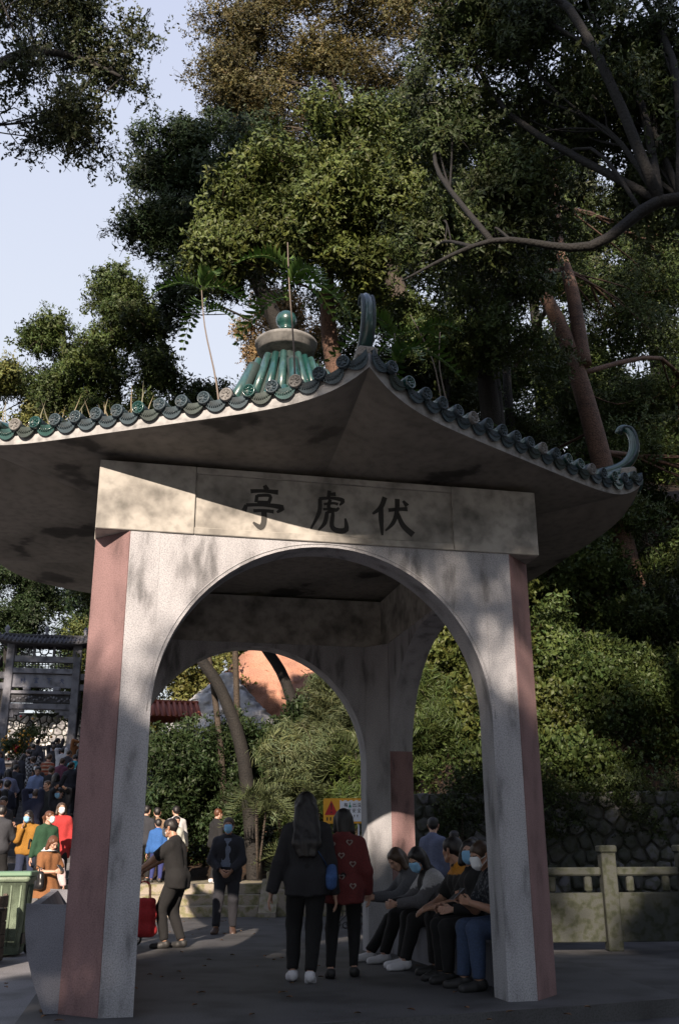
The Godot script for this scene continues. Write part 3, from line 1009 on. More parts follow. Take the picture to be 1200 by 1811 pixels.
func inscription(parent: Node, z: float) -> void:
	# three brush-written characters, 0.33 m tall each, on a 100-unit square
	var ting := [
		[[[52, 98], [58, 88]], [9, 13]],
		[[[18, 82], [50, 85], [86, 84]], [10, 8, 12]],
		[[[34, 74], [32, 58]], [8, 8]], [[[34, 73], [66, 75], [63, 58]], [7, 8, 8]], [[[35, 59], [62, 60]], [6, 6]],
		[[[8, 50], [3, 36]], [8, 12]], [[[8, 50], [50, 53], [96, 50], [84, 38]], [8, 8, 13, 5]],
		[[[26, 38], [50, 40], [76, 39]], [8, 7, 9]], [[[52, 38], [52, 14], [44, 2], [26, 12]], [13, 13, 13, 4]]]
	var hu := [
		[[[50, 99], [47, 82]], [9, 8]], [[[48, 90], [66, 92]], [7, 10]],
		[[[24, 78], [55, 82], [84, 78], [76, 66]], [8, 7, 11, 4]],
		[[[26, 78], [24, 46], [3, 6]], [9, 10, 4]],
		[[[36, 66], [60, 70], [72, 68]], [6, 6, 7]], [[[52, 78], [48, 58], [66, 54], [74, 60]], [8, 9, 9, 5]],
		[[[44, 48], [38, 22], [22, 4]], [9, 10, 4]], [[[44, 47], [58, 48], [56, 16], [70, 6], [92, 10], [90, 36]], [7, 8, 11, 13, 13, 4]],
		[[[34, 54], [64, 56]], [6, 6]]]
	var fu := [
		[[[32, 98], [22, 72], [2, 54]], [12, 12, 5]], [[[22, 74], [22, 40], [24, 2]], [12, 12, 5]],
		[[[40, 66], [64, 70], [86, 72]], [9, 8, 11]], [[[62, 96], [60, 62], [50, 34], [32, 14]], [12, 11, 10, 4]],
		[[[62, 60], [74, 30], [98, 8]], [8, 13, 15]], [[[76, 92], [86, 80]], [6, 12]]]
	for g in [[ting, -0.575, 0.36, 0.41], [hu, 0.02, 0.36, 0.40], [fu, 0.605, 0.39, 0.38]]:
		var st := begin(true)
		for s in g[0]:
			brush(st, s[0].map(func(p): return Vector2(p[0] * g[2], p[1] * g[3]) / 0.4), s[1].map(func(q): return q * 0.95), 0.006, z - 0.001, 0.004, Vector2(g[1] - 0.5 * g[2], 3.80))
		obj("painted_character", st, M.ink, parent)

func build_benches() -> void:
	# concrete seats with curved backs between the side pillars
	for s in [-1.0, 1.0]:
		var prof := [Vector2(1.66, 0.004), Vector2(1.66, 0.36), Vector2(1.60, 0.37), Vector2(1.60, 0.42), Vector2(2.02, 0.42), Vector2(2.20, 0.75), Vector2(2.27, 0.75), Vector2(2.265, 0.60), Vector2(2.235, 0.42), Vector2(2.17, 0.22), Vector2(2.08, 0.004)]
		if s > 0: prof = [Vector2(1.66, 0.004), Vector2(1.66, 0.36), Vector2(1.60, 0.37), Vector2(1.60, 0.42), Vector2(1.97, 0.42), Vector2(1.97, 0.37), Vector2(1.92, 0.36), Vector2(1.92, 0.004)]
		var st := begin(true)
		var z0 := 2.06
		var z1 := -1.76 if s < 0 else -1.46
		var pk := []
		for p in prof: pk.append(Vector2(p.x, -p.y))
		var sub := begin(true)
		prism(sub, pk, z1, z0)
		# the prism runs along y: lay it down along z
		sub.generate_normals()
		var m: ArrayMesh = sub.commit()
		var b := Basis(Vector3(1, 0, 0), Vector3(0, 0, 1), Vector3(0, -1, 0))
		st.append_from(m, 0, Transform3D(b, Vector3.ZERO))
		var ends := []
		for ze in [[z0 - 0.08, z0 + 0.004], [z1 - 0.004, z1 + 0.08]]:
			var pe := begin(true)
			prism(pe, [Vector2(1.66, -0.003), Vector2(1.66, -0.735), Vector2(2.285, -0.765), Vector2(2.28, -0.60), Vector2(2.25, -0.42), Vector2(2.185, -0.22), Vector2(2.09, -0.003)], ze[0], ze[1])
			pe.generate_normals()
			ends.append(pe.commit())
		var lb := "grey concrete bench with a curved back beside the left front pillar" if s < 0 else "grey concrete bench between the right pillars under the row of seated people"
		var o := thing("bench", lb, "bench", MID, YAW)
		if s > 0:
			put("seat", st.commit(), M.granite, o, Transform3D(Basis(), Vector3(0, 0, -0.3)))
		else:
			var tf := Transform3D(Basis(Vector3.UP, PI), Vector3(0, 0, z0 + z1))
			put("seat", st.commit(), M.granite, o, tf)
			for e in ends: put("end_panel", e, M.granite, o, tf * Transform3D(b, Vector3.ZERO))

# ---------------------------------------------------------------- terrain
func smooth(a: float, b: float, x: float) -> float:
	return smoothstep(a, b, x)

func stair_y(f: float) -> float:
	return 0.36 + 0.18 * (f - 20.0)

func terr(r: float, f: float) -> float:
	var low := -0.16
	var c := low
	if f > 20.55: c = 0.40 + 0.34 * (f - 20.55)
	var t := low
	if f > 20.5: t = 0.36
	if f > 24.0: t = 0.40 + 0.30 * (f - 24.0)
	c = lerpf(t, c, smooth(-1.7, -1.2, r))
	var left := low
	if f > 19.6: left = stair_y(f) - 0.35
	c = lerpf(left, c, smooth(-5.6, -5.0, r)) if f < 24 else lerpf(left, c, smooth(-6.4, -5.0, r))
	var right := low
	if f > 17.9: right = 2.12 + 1.0 * (f - 17.9)
	if f > 26.0: right = 10.2 + 0.5 * (f - 26.0)
	c = lerpf(c, right, smooth(0.7, 2.4, r))
	c = minf(c, 15.0 + 0.02 * f)
	if r < -18.0: c = lerpf(c, maxf(low, 0.12 * (f - 20.0)), smooth(-18, -40, r))
	if f > 19.0 and c > 0.3: c += nz.get_noise_2d(r * 6.0, f * 6.0) * 0.35 * smooth(20, 24, f)
	return c

func build_ground() -> void:
	var rs := [-220.0, -140.0, -80.0, -50.0, -35.0, -28.0]
	var fs := [-160.0, -90.0, -50.0, -30.0, -20.0, -12.0]
	var x := -22.0
	while x < 20.0:
		rs.append(x); x += 0.55
	rs.append_array([24.0, 32.0, 48.0, 80.0, 140.0, 220.0])
	x = -6.0
	while x < 62.0:
		fs.append(x); x += 0.55
	fs.append_array([70.0, 85.0, 110.0, 150.0, 220.0, 320.0])
	var st := begin()
	var p := func(i: int, j: int) -> Vector3: return W(rs[i], terr(rs[i], fs[j]), fs[j])
	for i in rs.size() - 1:
		for j in fs.size() - 1:
			quad(st, p.call(i, j), p.call(i + 1, j), p.call(i + 1, j + 1), p.call(i, j + 1))
	struct("ground", st, M.soil)
	# paving round the pavilion, at the left and before it
	var sp := begin(true)
	prism(sp, [Vector2(-12, 8), Vector2(-0.5, 8), Vector2(-0.5, -20.3), Vector2(-12, -20.3)], -0.30, -0.13)
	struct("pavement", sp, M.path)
	var sq := begin(true)
	prism(sq, [Vector2(-0.5, 8), Vector2(8, 8), Vector2(8, -17.4), Vector2(2.4, -17.4), Vector2(2.4, -20.3), Vector2(-0.5, -20.3)], -0.30, -0.13)
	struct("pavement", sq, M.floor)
	var sf := begin(true)
	prism(sf, [Vector2(-2.17, -7.06), Vector2(-1.6, -6.98), Vector2(0.06, -7.68), Vector2(1.7, -8.32), Vector2(2.75, -8.75), Vector2(2.35, -13.0), Vector2(2.35, -17.38), Vector2(2.35, -20.28), Vector2(-3.9, -20.2), Vector2(-3.6, -14.2)], -0.29, 0.0, 0.012)
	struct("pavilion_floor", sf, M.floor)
	# steps behind the pavilion, their sloping cheek, and the low walls
	var top_of := [0.0, 0.19, 0.38, 0.57]
	for k in 3:
		var s := begin()
		var f0 := 20.25 + 0.42 * k
		var f1 := 21.1 if k < 2 else 25.5
		box(s, W(-3.85, (top_of[k + 1] - 0.35) * 0.5, (f0 + f1) * 0.5), Vector3(4.5 - 0.01 * k, top_of[k + 1] + 0.35, f1 - f0), 0.012)
		struct("step", s, M.step)
	var sc := begin(true)
	var cheek := [Vector2(0, 0), Vector2(0.0, 0.08), Vector2(0.10, 0.10), Vector2(1.02, 0.66), Vector2(1.5, 0.66), Vector2(1.5, 0.0)]
	var pk := cheek.map(func(q): return Vector2(-q.x, -q.y))
	prism(sc, pk, -0.17, 0.17)
	sc.generate_normals()
	var cm: ArrayMesh = sc.commit()
	var o := thing("stair_cheek", "pale sloping concrete cheek at the right end of the low steps", "stair cheek", W(-1.42, 0.0, 20.0))
	put("cheek", cm, M.step, o, Transform3D(Basis(Vector3(0, 0, 1), Vector3(0, 1, 0), Vector3(-1, 0, 0)) * Basis(Vector3.RIGHT, 0) * Basis(Vector3(1, 0, 0), Vector3(0, 0, 1), Vector3(0, -1, 0)), Vector3.ZERO))
	var lw := thing("planting_kerb", "low concrete kerb wall holding the planted slope right of the steps", "kerb", W(0.0, 0.0, 20.45))
	for q in [[-0.62, 1.26, 0.48, 0.0], [0.62, 1.20, 0.44, 0.12], [1.84, 1.22, 0.5, 0.02]]:
		var sw := begin()
		box(sw, Vector3(q[0], q[2] * 0.5 - 0.05, q[3]), Vector3(q[1], q[2] + 0.1, 0.26), 0.015)
		obj("block", sw, M.step, lw)
	var lb := thing("coping_block", "sunlit pale block of stone lying on the slope beside the woman in the dark jacket", "stone block", W(-0.95, 0.62, 21.0), 0.1)
	var s2 := begin()
	box(s2, Vector3(0, 0, 0), Vector3(1.1, 0.36, 0.4), 0.03)
	obj("block", s2, M.step, lb)

# ---------------------------------------------------------------- foliage
var leaf_sets := {}

func leaf(a: Dictionary, p: Vector3, d: Vector3, up: Vector3, L: float, wd: float, c: Color, fold := 0.25, droop := 0.2) -> void:
	var s := d.cross(up).normalized()
	if s.length() < 0.5: s = Vector3.RIGHT
	var n := s.cross(d).normalized()
	var m1 := p + d * L * 0.38 - n * L * droop * 0.1
	var m2 := p + d * L * 0.72 - n * L * droop * 0.4
	var tip := p + d * L - n * L * droop
	var i: int = a.v.size()
	a.v.append_array([p, m1 + s * wd * 0.5 + n * wd * fold, m1 - s * wd * 0.5 + n * wd * fold, m2 + s * wd * 0.38 + n * wd * fold, m2 - s * wd * 0.38 + n * wd * fold, tip, m1, m2])
	for k in 8: a.c.append(c)
	a.i.append_array([i, i + 6, i + 1, i, i + 2, i + 6, i + 6, i + 3, i + 1, i + 6, i + 7, i + 3, i + 6, i + 2, i + 4, i + 6, i + 4, i + 7, i + 7, i + 5, i + 3, i + 7, i + 4, i + 5])

func leaf_arr() -> Dictionary:
	return {"v": PackedVector3Array(), "c": PackedColorArray(), "i": PackedInt32Array()}

func leaf_done(a: Dictionary) -> Mesh:
	var arr := []
	arr.resize(Mesh.ARRAY_MAX)
	arr[Mesh.ARRAY_VERTEX] = a.v
	arr[Mesh.ARRAY_COLOR] = a.c
	arr[Mesh.ARRAY_INDEX] = a.i
	var st := SurfaceTool.new()
	st.create_from_arrays(arr)
	st.generate_normals()
	return st.commit()

func leaf_tone() -> Color:
	var t := rng.randf_range(0.5, 1.45)
	var y := rng.randf_range(-0.18, 0.14)
	if rng.randf() < 0.025: return Color(2.2, 1.3, 0.8)
	return Color(t * (1.0 + y), t, t * (1.0 - y * 0.6))

func clump(kind: String, seed: int) -> Mesh:
	var key := kind + str(seed)
	if leaf_sets.has(key): return leaf_sets[key]
	rng.seed = hash(key)
	var a := leaf_arr()
	var spec: Array = {"broad": [46, 0.125, 0.048, 0.38, 0.30], "fine": [66, 0.075, 0.036, 0.40, 0.12], "vine": [38, 0.12, 0.07, 0.36, 0.35], "bamboo": [44, 0.20, 0.022, 0.32, 0.5], "big": [30, 0.19, 0.075, 0.36, 0.35], "litter": [26, 0.09, 0.035, 0.5, 0.1], "small": [60, 0.090, 0.036, 0.38, 0.3]}[kind]
	var twigs := 7
	for t in twigs:
		var dir := Vector3(rng.randfn(), rng.randfn() * 0.6 + 0.25, rng.randfn()).normalized()
		if kind == "litter": dir = Vector3(rng.randfn(), 0, rng.randfn()).normalized()
		var n := int(spec[0] / twigs)
		for k in n:
			var f := rng.randf_range(0.2, 1.0)
			var p: Vector3 = dir * spec[3] * f
			var d := (dir * 0.5 + Vector3(rng.randfn(), rng.randfn() * 0.7 - 0.15, rng.randfn()) * 0.75).normalized()
			if kind == "litter": p = Vector3(rng.randfn() * 0.3, rng.randf() * 0.03, rng.randfn() * 0.3); d = Vector3(rng.randfn(), rng.randfn() * 0.3, rng.randfn()).normalized()
			elif kind == "bamboo": d = (d + Vector3.DOWN * 0.6).normalized()
			var s := rng.randf_range(0.7, 1.2)
			leaf(a, p, d, Vector3.UP, spec[1] * s, spec[2] * s, leaf_tone(), rng.randf_range(0.0, 0.3), spec[4])
		if kind != "litter":   # the twig
			var q: Vector3 = dir * spec[3]
			var sd := dir.cross(Vector3.UP).normalized() * 0.004
			var i: int = a.v.size()
			a.v.append_array([sd, -sd, q]); for k in 3: a.c.append(Color(1.4, 0.8, 0.6))
			a.i.append_array([i, i + 1, i + 2])
	leaf_sets[key] = leaf_done(a)
	return leaf_sets[key]

# clumps of leaves through lumpy ellipsoids; balls: [centre, radii, clumps]
func foliage(parent: Node, called: String, kind: String, m: Material, balls: Array, size := 1.0, seed := 1, hang := 0.0) -> Array:
	var where := []
	var subs := []
	rng.seed = seed * 7919 + 13
	for b in balls:
		var c: Vector3 = b[0]
		var R: Vector3 = b[1]
		var n := int(b[2] * 1.9)
		var nb := clampi(int(n / 34.0), 5, 60)
		for k in nb:
			var d := Vector3(rng.randfn(), rng.randfn(), rng.randfn()).normalized() * pow(rng.randf(), 0.42)
			var sc := c + d * R
			var sr := minf(R.x, minf(R.y, R.z)) * rng.randf_range(0.40, 0.75)
			sr = maxf(sr, 0.38)
			subs.append(sc)
			var tone := rng.randf_range(0.7, 1.25)
			for q in int(n / nb):
				var e := Vector3(rng.randfn(), rng.randfn() * 0.8 + 0.15, rng.randfn()).normalized() * sr * pow(rng.randf(), 0.4)
				e.y *= 0.75
				if rng.randf() < 0.20: e *= 1.55
				where.append([sc + e, e.normalized(), tone * rng.randf_range(0.8, 1.2)])
	for v in 2:
		var mm := MultiMesh.new()
		mm.transform_format = MultiMesh.TRANSFORM_3D
		mm.use_colors = true
		mm.mesh = clump(kind, v)
		var mine := []
		for i in where.size():
			if i % 2 == v: mine.append(where[i])
		mm.instance_count = mine.size()
		rng.seed = seed * 131 + v
		for i in mine.size():
			var o: Vector3 = (mine[i][1] + Vector3(rng.randfn(), rng.randfn(), rng.randfn()) * 0.5 + Vector3.DOWN * hang).normalized()
			var x := o.cross(Vector3(rng.randfn(), rng.randfn(), rng.randfn())).normalized()
			var s := size * rng.randf_range(0.75, 1.25)
			mm.set_instance_transform(i, Transform3D(Basis(x, o, x.cross(o)).scaled(Vector3.ONE * s), mine[i][0]))
			var t: float = mine[i][2]
			var y := rng.randf_range(-0.08, 0.1)
			mm.set_instance_color(i, Color(t * (1 + y), t, t * (1 - y)))
		var o := MultiMeshInstance3D.new()
		o.name = called
		o.multimesh = mm
		o.material_override = m
		parent.add_child(o, true)
		o.set_meta("kind", "stuff")
	return subs

# a tree in world axes: trunk through trunk points, limbs to each ball, twigs into the lumps
func tree(called: String, label: String, trunk: Array, rad: Array, balls: Array, kind: String, leafm: Material, bark: Material, seed: int, size := 1.0, group := "", category := "tree", limbs := true, hang := 0.0) -> Node3D:
	var base: Vector3 = trunk[0]
	var low := terr(base.x, -base.z) - 0.2
	if base.y > low and base.y < low + 6.0: base.y = low
	trunk[0] = base
	var o := thing(called, label, category, base, 0.0, group)
	rng.seed = seed
	var st := begin()
	var tp := curve(trunk.map(func(p): return p - base), 5)
	tube(st, tp, ramp_between(rad, tp.size()), 10)
	obj("trunk", st, bark, o)
	var more := 1.6 if called.ends_with("shade_tree") and not called.begins_with("tall") else 1.0     # the crowns that throw the shade are dense
	var local := balls.map(func(b): return [b[0] - base, b[1], int(b[2] * more)])
	var subs := foliage(o, "foliage", kind, leafm, local, size, seed, hang)
	if limbs:
		var sl := begin()
		var k := 0
		rng.seed = seed + 5
		for b in local:
			var c: Vector3 = b[0]
			var best := 0
			for i in tp.size():
				var cost: float = tp[i].distance_to(c) + (2.0 if tp[i].y > c.y - 0.3 else 0.0)
				if cost < tp[best].distance_to(c) + (2.0 if tp[best].y > c.y - 0.3 else 0.0): best = i
			var s: Vector3 = tp[best]
			var ln := s.distance_to(c)
			var mid := s.lerp(c, 0.5) + Vector3(rng.randfn(), rng.randfn(), rng.randfn()) * ln * 0.08 + Vector3.UP * ln * 0.05
			var r0 := clampf(ln * 0.013, 0.02, 0.10)
			var lp := curve([s, mid, c], 4)
			tube(sl, lp, ramp_between([r0, r0 * 0.75, r0 * 0.4], lp.size()), 7)
			var nb := clampi(int(int(b[2] * 1.9) / 34.0), 5, 60)
			for j in nb:
				var e: Vector3 = subs[k]
				k += 1
				var f: Vector3 = lp[rng.randi_range(3, lp.size() - 1)]
				var q := f.lerp(e, 0.5) + Vector3(rng.randfn(), rng.randfn(), rng.randfn()) * 0.12
				var tw := curve([f, q, e], 3)
				tube(sl, tw, ramp_between([r0 * 0.4, 0.012], tw.size()), 5)
				for z in 3:
					var g := e + Vector3(rng.randfn(), rng.randfn(), rng.randfn()) * 0.28
					tube(sl, [e.lerp(q, 0.3), e.lerp(g, 0.6) + Vector3.UP * 0.05, g], [0.012, 0.008, 0.004], 4)
		obj("limbs", sl, bark, o)
	return o

func frond_mesh(L: float, pairs: int, leaf_l: float, leaf_w: float, arch: float, seed: int) -> Mesh:
	var key := "frond%s_%s_%s" % [L, pairs, seed]
	if leaf_sets.has(key): return leaf_sets[key]
	rng.seed = seed
	var a := leaf_arr()
	var pts := []
	for i in pairs + 1:
		var t := float(i) / pairs
		pts.append(Vector3(0, L * (t * 0.75 - arch * t * t * 0.6), L * t * (0.45 + 0.45 * t)))
	for i in range(1, pairs + 1):
		var t := float(i) / pairs
		var d: Vector3 = (pts[i] - pts[i - 1]).normalized()
		var p: Vector3 = pts[i]
		var sc := sin(PI * clampf(t * 0.85 + 0.12, 0, 1)) * 0.75 + 0.25
		for s in [-1.0, 1.0]:
			var out: Vector3 = (Vector3.RIGHT * s * 0.85 + d * 0.7 + Vector3.UP * 0.12 + Vector3(rng.randfn(), rng.randfn(), rng.randfn()) * 0.08).normalized()
			leaf(a, p, out, d.cross(Vector3.RIGHT * s) * -s, leaf_l * sc, leaf_w, leaf_tone(), 0.15, 0.35)
		var sd := Vector3.RIGHT * 0.008 * (1.2 - t)
		var k: int = a.v.size()
		a.v.append_array([pts[i - 1] - sd, pts[i - 1] + sd, pts[i] - sd, pts[i] + sd, pts[i - 1] + d.cross(Vector3.RIGHT) * 0.008, pts[i] + d.cross(Vector3.RIGHT) * 0.008])
		for q in 6: a.c.append(Color(1.3, 1.1, 0.7))
		a.i.append_array([k, k + 1, k + 2, k + 1, k + 3, k + 2, k, k + 2, k + 4, k + 2, k + 5, k + 4, k + 1, k + 4, k + 3, k + 3, k + 4, k + 5])
	leaf_sets[key] = leaf_done(a)
	return leaf_sets[key]

func palm(at: Vector3, n: int, L: float, label: String, seed: int, m: Material, stem := 0.0) -> void:
	var group := ""
	var o := thing("palm_plant", label, "plant", at, 0.0, group)
	var st := begin()
	rng.seed = seed
	for k in 4:
		var d := Vector3(rng.randfn() * 0.12, 1, rng.randfn() * 0.12)
		tube(st, [Vector3.ZERO - Vector3.UP * 0.1, d * (stem + L * 0.28)], [0.025, 0.018], 6)
	obj("stem", st, M.bark, o)
	var seeds := []
	for k in n: seeds.append([rng.randf() * TAU, rng.randf_range(-0.35, 0.5), rng.randf_range(0.7, 1.15), rng.randf_range(0.0, 0.35)])
	for k in n:
		var q: Array = seeds[k]
		var fm := frond_mesh(L, 20, L * 0.36, 0.032, 1.0 + 0.3 * (k % 3), k % 3)
		put("frond", fm, m, o, Transform3D((Basis(Vector3.UP, q[0]) * Basis(Vector3.RIGHT, q[1])).scaled(Vector3.ONE * q[2]), Vector3(0, stem + L * q[3], 0)))

func sapling(at: Vector3, stem: Array, fronds: Array, label: String, seed: int, size := 0.45) -> void:
	var o := thing("sapling", label, "sapling", at, 0.0)
	var st := begin()
	var sp := curve(stem, 4)
	tube(st, sp, ramp_between([0.011, 0.004], sp.size()), 6)
	obj("stem", st, M.bark_grey, o)
	rng.seed = seed
	for f in fronds:      # [how far up the stem, turn, pitch, length]
		var p: Vector3 = sp[int(f[0] * (sp.size() - 1))]
		put("leaf", frond_mesh(1.0, 13, 0.22, 0.055, 1.2, 5), M.leaf_sap, o, Transform3D((Basis(Vector3.UP, f[1]) * Basis(Vector3.RIGHT, f[2])).scaled(Vector3.ONE * size * f[3]), p))

# ---------------------------------------------------------------- rubble walls: each stone a piece of its own
func clip(poly: Array, m: Vector2, n: Vector2) -> Array:
	var out := []
	for i in poly.size():
		var a: Vector2 = poly[i]
		var b: Vector2 = poly[(i + 1) % poly.size()]
		var da := (a - m).dot(n)
		var db := (b - m).dot(n)
		if da <= 0: out.append(a)
		if (da < 0) != (db < 0) and absf(da - db) > 1e-9: out.append(a.lerp(b, da / (da - db)))
	return out

func rubble(parent: Node, w: float, h: float, cell: float, mats: Array, joint: float, proud: float, seed: int) -> void:
	rng.seed = seed
	var nx := int(w / cell)
	var ny := int(h / (cell * 0.82))
	var pts := {}
	for i in range(-1, nx + 1):
		for j in range(-1, ny + 1):
			pts[Vector2i(i, j)] = Vector2((i + 0.5 + 0.5 * (j & 1) + rng.randf_range(-0.36, 0.36)) * w / nx, (j + 0.5 + rng.randf_range(-0.34, 0.34)) * h / ny)
	for i in nx:
		for j in ny:
			var c: Vector2 = pts[Vector2i(i, j)]
			var poly := [Vector2(0, 0), Vector2(w, 0), Vector2(w, h), Vector2(0, h)]
			for a in range(-2, 3):
				for b in range(-2, 3):
					var key := Vector2i(i + a, j + b)
					if (a == 0 and b == 0) or not pts.has(key): continue
					var q: Vector2 = pts[key]
					var n := (q - c).normalized()
					poly = clip(poly, (q + c) * 0.5 - n * joint, n)
					if poly.size() < 3: break
				if poly.size() < 3: break
			if poly.size() < 3: continue
			var mid := Vector2.ZERO
			for p in poly: mid += p / poly.size()
			var st := begin()
			st.set_smooth_group(1)
			var d := proud * rng.randf_range(0.6, 1.3)
			var rings := []
			for lv in [[1.0, 0.0], [0.97, 0.55], [0.80, 0.92], [0.4, 1.05]]:
				var ring := []
				for p in poly:
					var e: Vector2 = mid + (p - mid) * lv[0]
					ring.append(Vector3(e.x, e.y, d * lv[1] + rng.randf_range(-0.012, 0.012) * (1.0 if lv[1] > 0 else 0.0)))
				rings.append(ring)
			var n2 := poly.size()
			for k in 3:
				for e in n2:
					quad(st, rings[k][e], rings[k][(e + 1) % n2], rings[k + 1][(e + 1) % n2], rings[k + 1][e])
			var top := Vector3(mid.x, mid.y, d * 1.07)
			for e in n2: tri(st, rings[3][e], rings[3][(e + 1) % n2], top)
			obj("stone", st, mats[rng.randi() % mats.size()], parent)

func build_walls() -> void:
	var rw := thing("retaining_wall", "dark mossy rubble stone retaining wall below the wooded slope at the right", "wall", W(1.15, -0.14, 17.55), -0.06)
	var st := begin()
	box(st, Vector3(4.2, 1.1, -0.25), Vector3(8.4, 2.26, 0.5), 0.02)
	obj("backing", st, M.mortar, rw)
	rubble(rw, 8.3, 2.24, 0.25, [M.stone, M.stone_b, M.stone_c, M.stone, M.stone_c], 0.018, 0.07, 31)
	# stone balustrade before it
	var bl := thing("stone_balustrade", "grey carved stone balustrade with square posts at the right of the pavilion", "balustrade", W(2.42, -0.13, 14.3), 0.05)
	for i in 4:
		var sp := begin()
		box(sp, Vector3(0.15 + i * 1.08, 0.62, 0), Vector3(0.2, 1.24, 0.2), 0.012)
		box(sp, Vector3(0.15 + i * 1.08, 1.29, 0), Vector3(0.24, 0.1, 0.24), 0.02)
		obj("post", sp, M.stone_c, bl)
		if i < 3:
			var sr := begin()
			box(sr, Vector3(0.69 + i * 1.08, 1.0, 0), Vector3(0.86, 0.11, 0.13), 0.02)
			obj("rail", sr, M.stone_c, bl)
			var sl := begin()
			box(sl, Vector3(0.69 + i * 1.08, 0.42, 0), Vector3(0.86, 0.62, 0.08), 0.01)
			for k in 2: box(sl, Vector3(0.44 + 0.5 * k + i * 1.08, 0.84, 0), Vector3(0.1, 0.2, 0.09), 0.02)
			obj("panel", sl, M.stone_c, bl)

func build_archway() -> void:
	var o := thing("memorial_archway", "carved grey stone memorial archway at the top of the crowded stairs", "archway", W(-13.85, 5.0, 46.0), 0.2)
	var py := 5.75
	for x in [-1.62, 1.42, -4.3, 4.1]:
		var st := begin()
		var hh := py if absf(x) < 2 else 4.6
		box(st, Vector3(x, hh * 0.5 - 0.3, 0), Vector3(0.36, hh + 0.6, 0.42), 0.03)
		obj("pillar", st, M.granite, o)
		var sd := begin()
		lathe(sd, [Vector2(0, 0.0), Vector2(0.3, 0.02), Vector2(0.34, 0.3), Vector2(0.3, 0.75), Vector2(0.18, 0.95), Vector2(0, 0.97)], 14, Transform3D(Basis().scaled(Vector3(0.7, 1, 1.2)), Vector3(x, 0, 0.42)))
		obj("drum_stone", sd, M.granite, o)
	var bar := func(called: String, y0: float, y1: float, depth: float, m: Material, wide := 2.68, xc := -0.1) -> Node3D:
		var st := begin()
		box(st, Vector3(xc, (y0 + y1) * 0.5, 0), Vector3(wide, y1 - y0 - 0.006, depth), 0.015)
		return obj(called, st, m, o)
	bar.call("lintel", 2.55, 2.82, 0.34, M.granite)
	for s in [-1.0, 1.0]:      # stepped corner brackets under the lintel
		var st := begin()
		for k in 3: box(st, Vector3(-0.1 + s * (1.34 - 0.22 * (k + 0.5) - 0.0), 2.55 - 0.065 * (3 - k), 0), Vector3(0.216, 0.13 * (3 - k) - 0.004, 0.22), 0.01)
		obj("bracket", st, M.granite, o)
	bar.call("carved_panel", 2.86, 3.22, 0.16, M.granite_dark)
	var sc := begin()
	rng.seed = 77
	for i in 22:
		lathe(sc, [Vector2(0.07, 0.0), Vector2(0.05, 0.04), Vector2(0.0, 0.06)], 7, Transform3D(Basis(Vector3.RIGHT, PI / 2).scaled(Vector3.ONE * rng.randf_range(0.6, 1.2)), Vector3(-1.38 + i * 0.125, 3.04 + rng.randf_range(-0.1, 0.1), 0.085)))
	obj("carving", sc, M.granite, o)
	bar.call("beam", 3.25, 3.40, 0.40, M.granite)
	for x in [-0.75, 0.6]:
		var st := begin()
		box(st, Vector3(x, 3.50, 0.03), Vector3(0.34, 0.19, 0.3), 0.05)
		obj("bracket_block", st, M.granite_pale, o)
	var pl: Node3D = bar.call("plaque", 3.56, 4.18, 0.2, M.granite_pale)
	# four engraved characters, read from the right
	var bao := [[[[50, 98], [50, 86]], [7, 7]], [[[12, 70], [14, 84], [88, 84], [84, 70]], [6, 7, 7, 6]], [[[26, 60], [76, 60]], [7, 7]], [[[30, 36], [72, 36]], [7, 7]], [[[16, 8], [86, 8]], [8, 8]], [[[50, 60], [50, 8]], [8, 8]], [[[64, 26], [74, 16]], [7, 6]]]
	var tian := [[[[24, 84], [78, 84]], [8, 8]], [[[10, 56], [92, 56]], [8, 8]], [[[50, 84], [46, 40], [10, 4]], [9, 8, 4]], [[[52, 54], [66, 24], [94, 4]], [6, 8, 9]]]
	var xia := [[[[6, 88], [94, 88]], [9, 9]], [[[50, 88], [50, 2]], [9, 8]], [[[56, 60], [76, 42]], [6, 9]]]
	var lin_ := [[[[6, 66], [46, 66]], [7, 7]], [[[26, 96], [26, 4]], [8, 7]], [[[26, 62], [6, 26]], [7, 4]], [[[28, 58], [44, 36]], [5, 7]], [[[52, 66], [96, 66]], [7, 7]], [[[72, 96], [72, 4]], [8, 7]], [[[72, 62], [50, 24]], [7, 4]], [[[74, 60], [96, 24]], [5, 7]]]
	var k := 0
	for g in [lin_, bao, xia, tian]:
		var st := begin(true)
		for s in g: brush(st, s[0].map(func(p): return Vector2(p[0], p[1])), s[1].map(func(q): return q * 1.4), 0.006, 0.099, 0.0026, Vector2(-1.08 + 0.58 * k, 3.76))
		obj("engraved_character", st, M.blue_ink, pl)
		k += 1
	bar.call("beam", 4.21, 4.46, 0.36, M.granite_pale)
	var fr := begin()
	for i in 18: box(fr, Vector3(-1.36 + i * 0.148, 4.61, 0), Vector3(0.035, 0.26, 0.06))
	for y in [4.55, 4.66]: box(fr, Vector3(-0.1, y, 0), Vector3(2.6, 0.03, 0.07))
	obj("fretwork", fr, M.granite_dark, o)
	bar.call("carved_beam", 4.74, 5.04, 0.30, M.granite_pale)
	for x in [-1.44, -0.58, 0.32, 1.24]:
		var st := begin()
		box(st, Vector3(x, 5.31, 0), Vector3(0.12, 0.53, 0.2), 0.01)
		obj("short_post", st, M.granite, o)
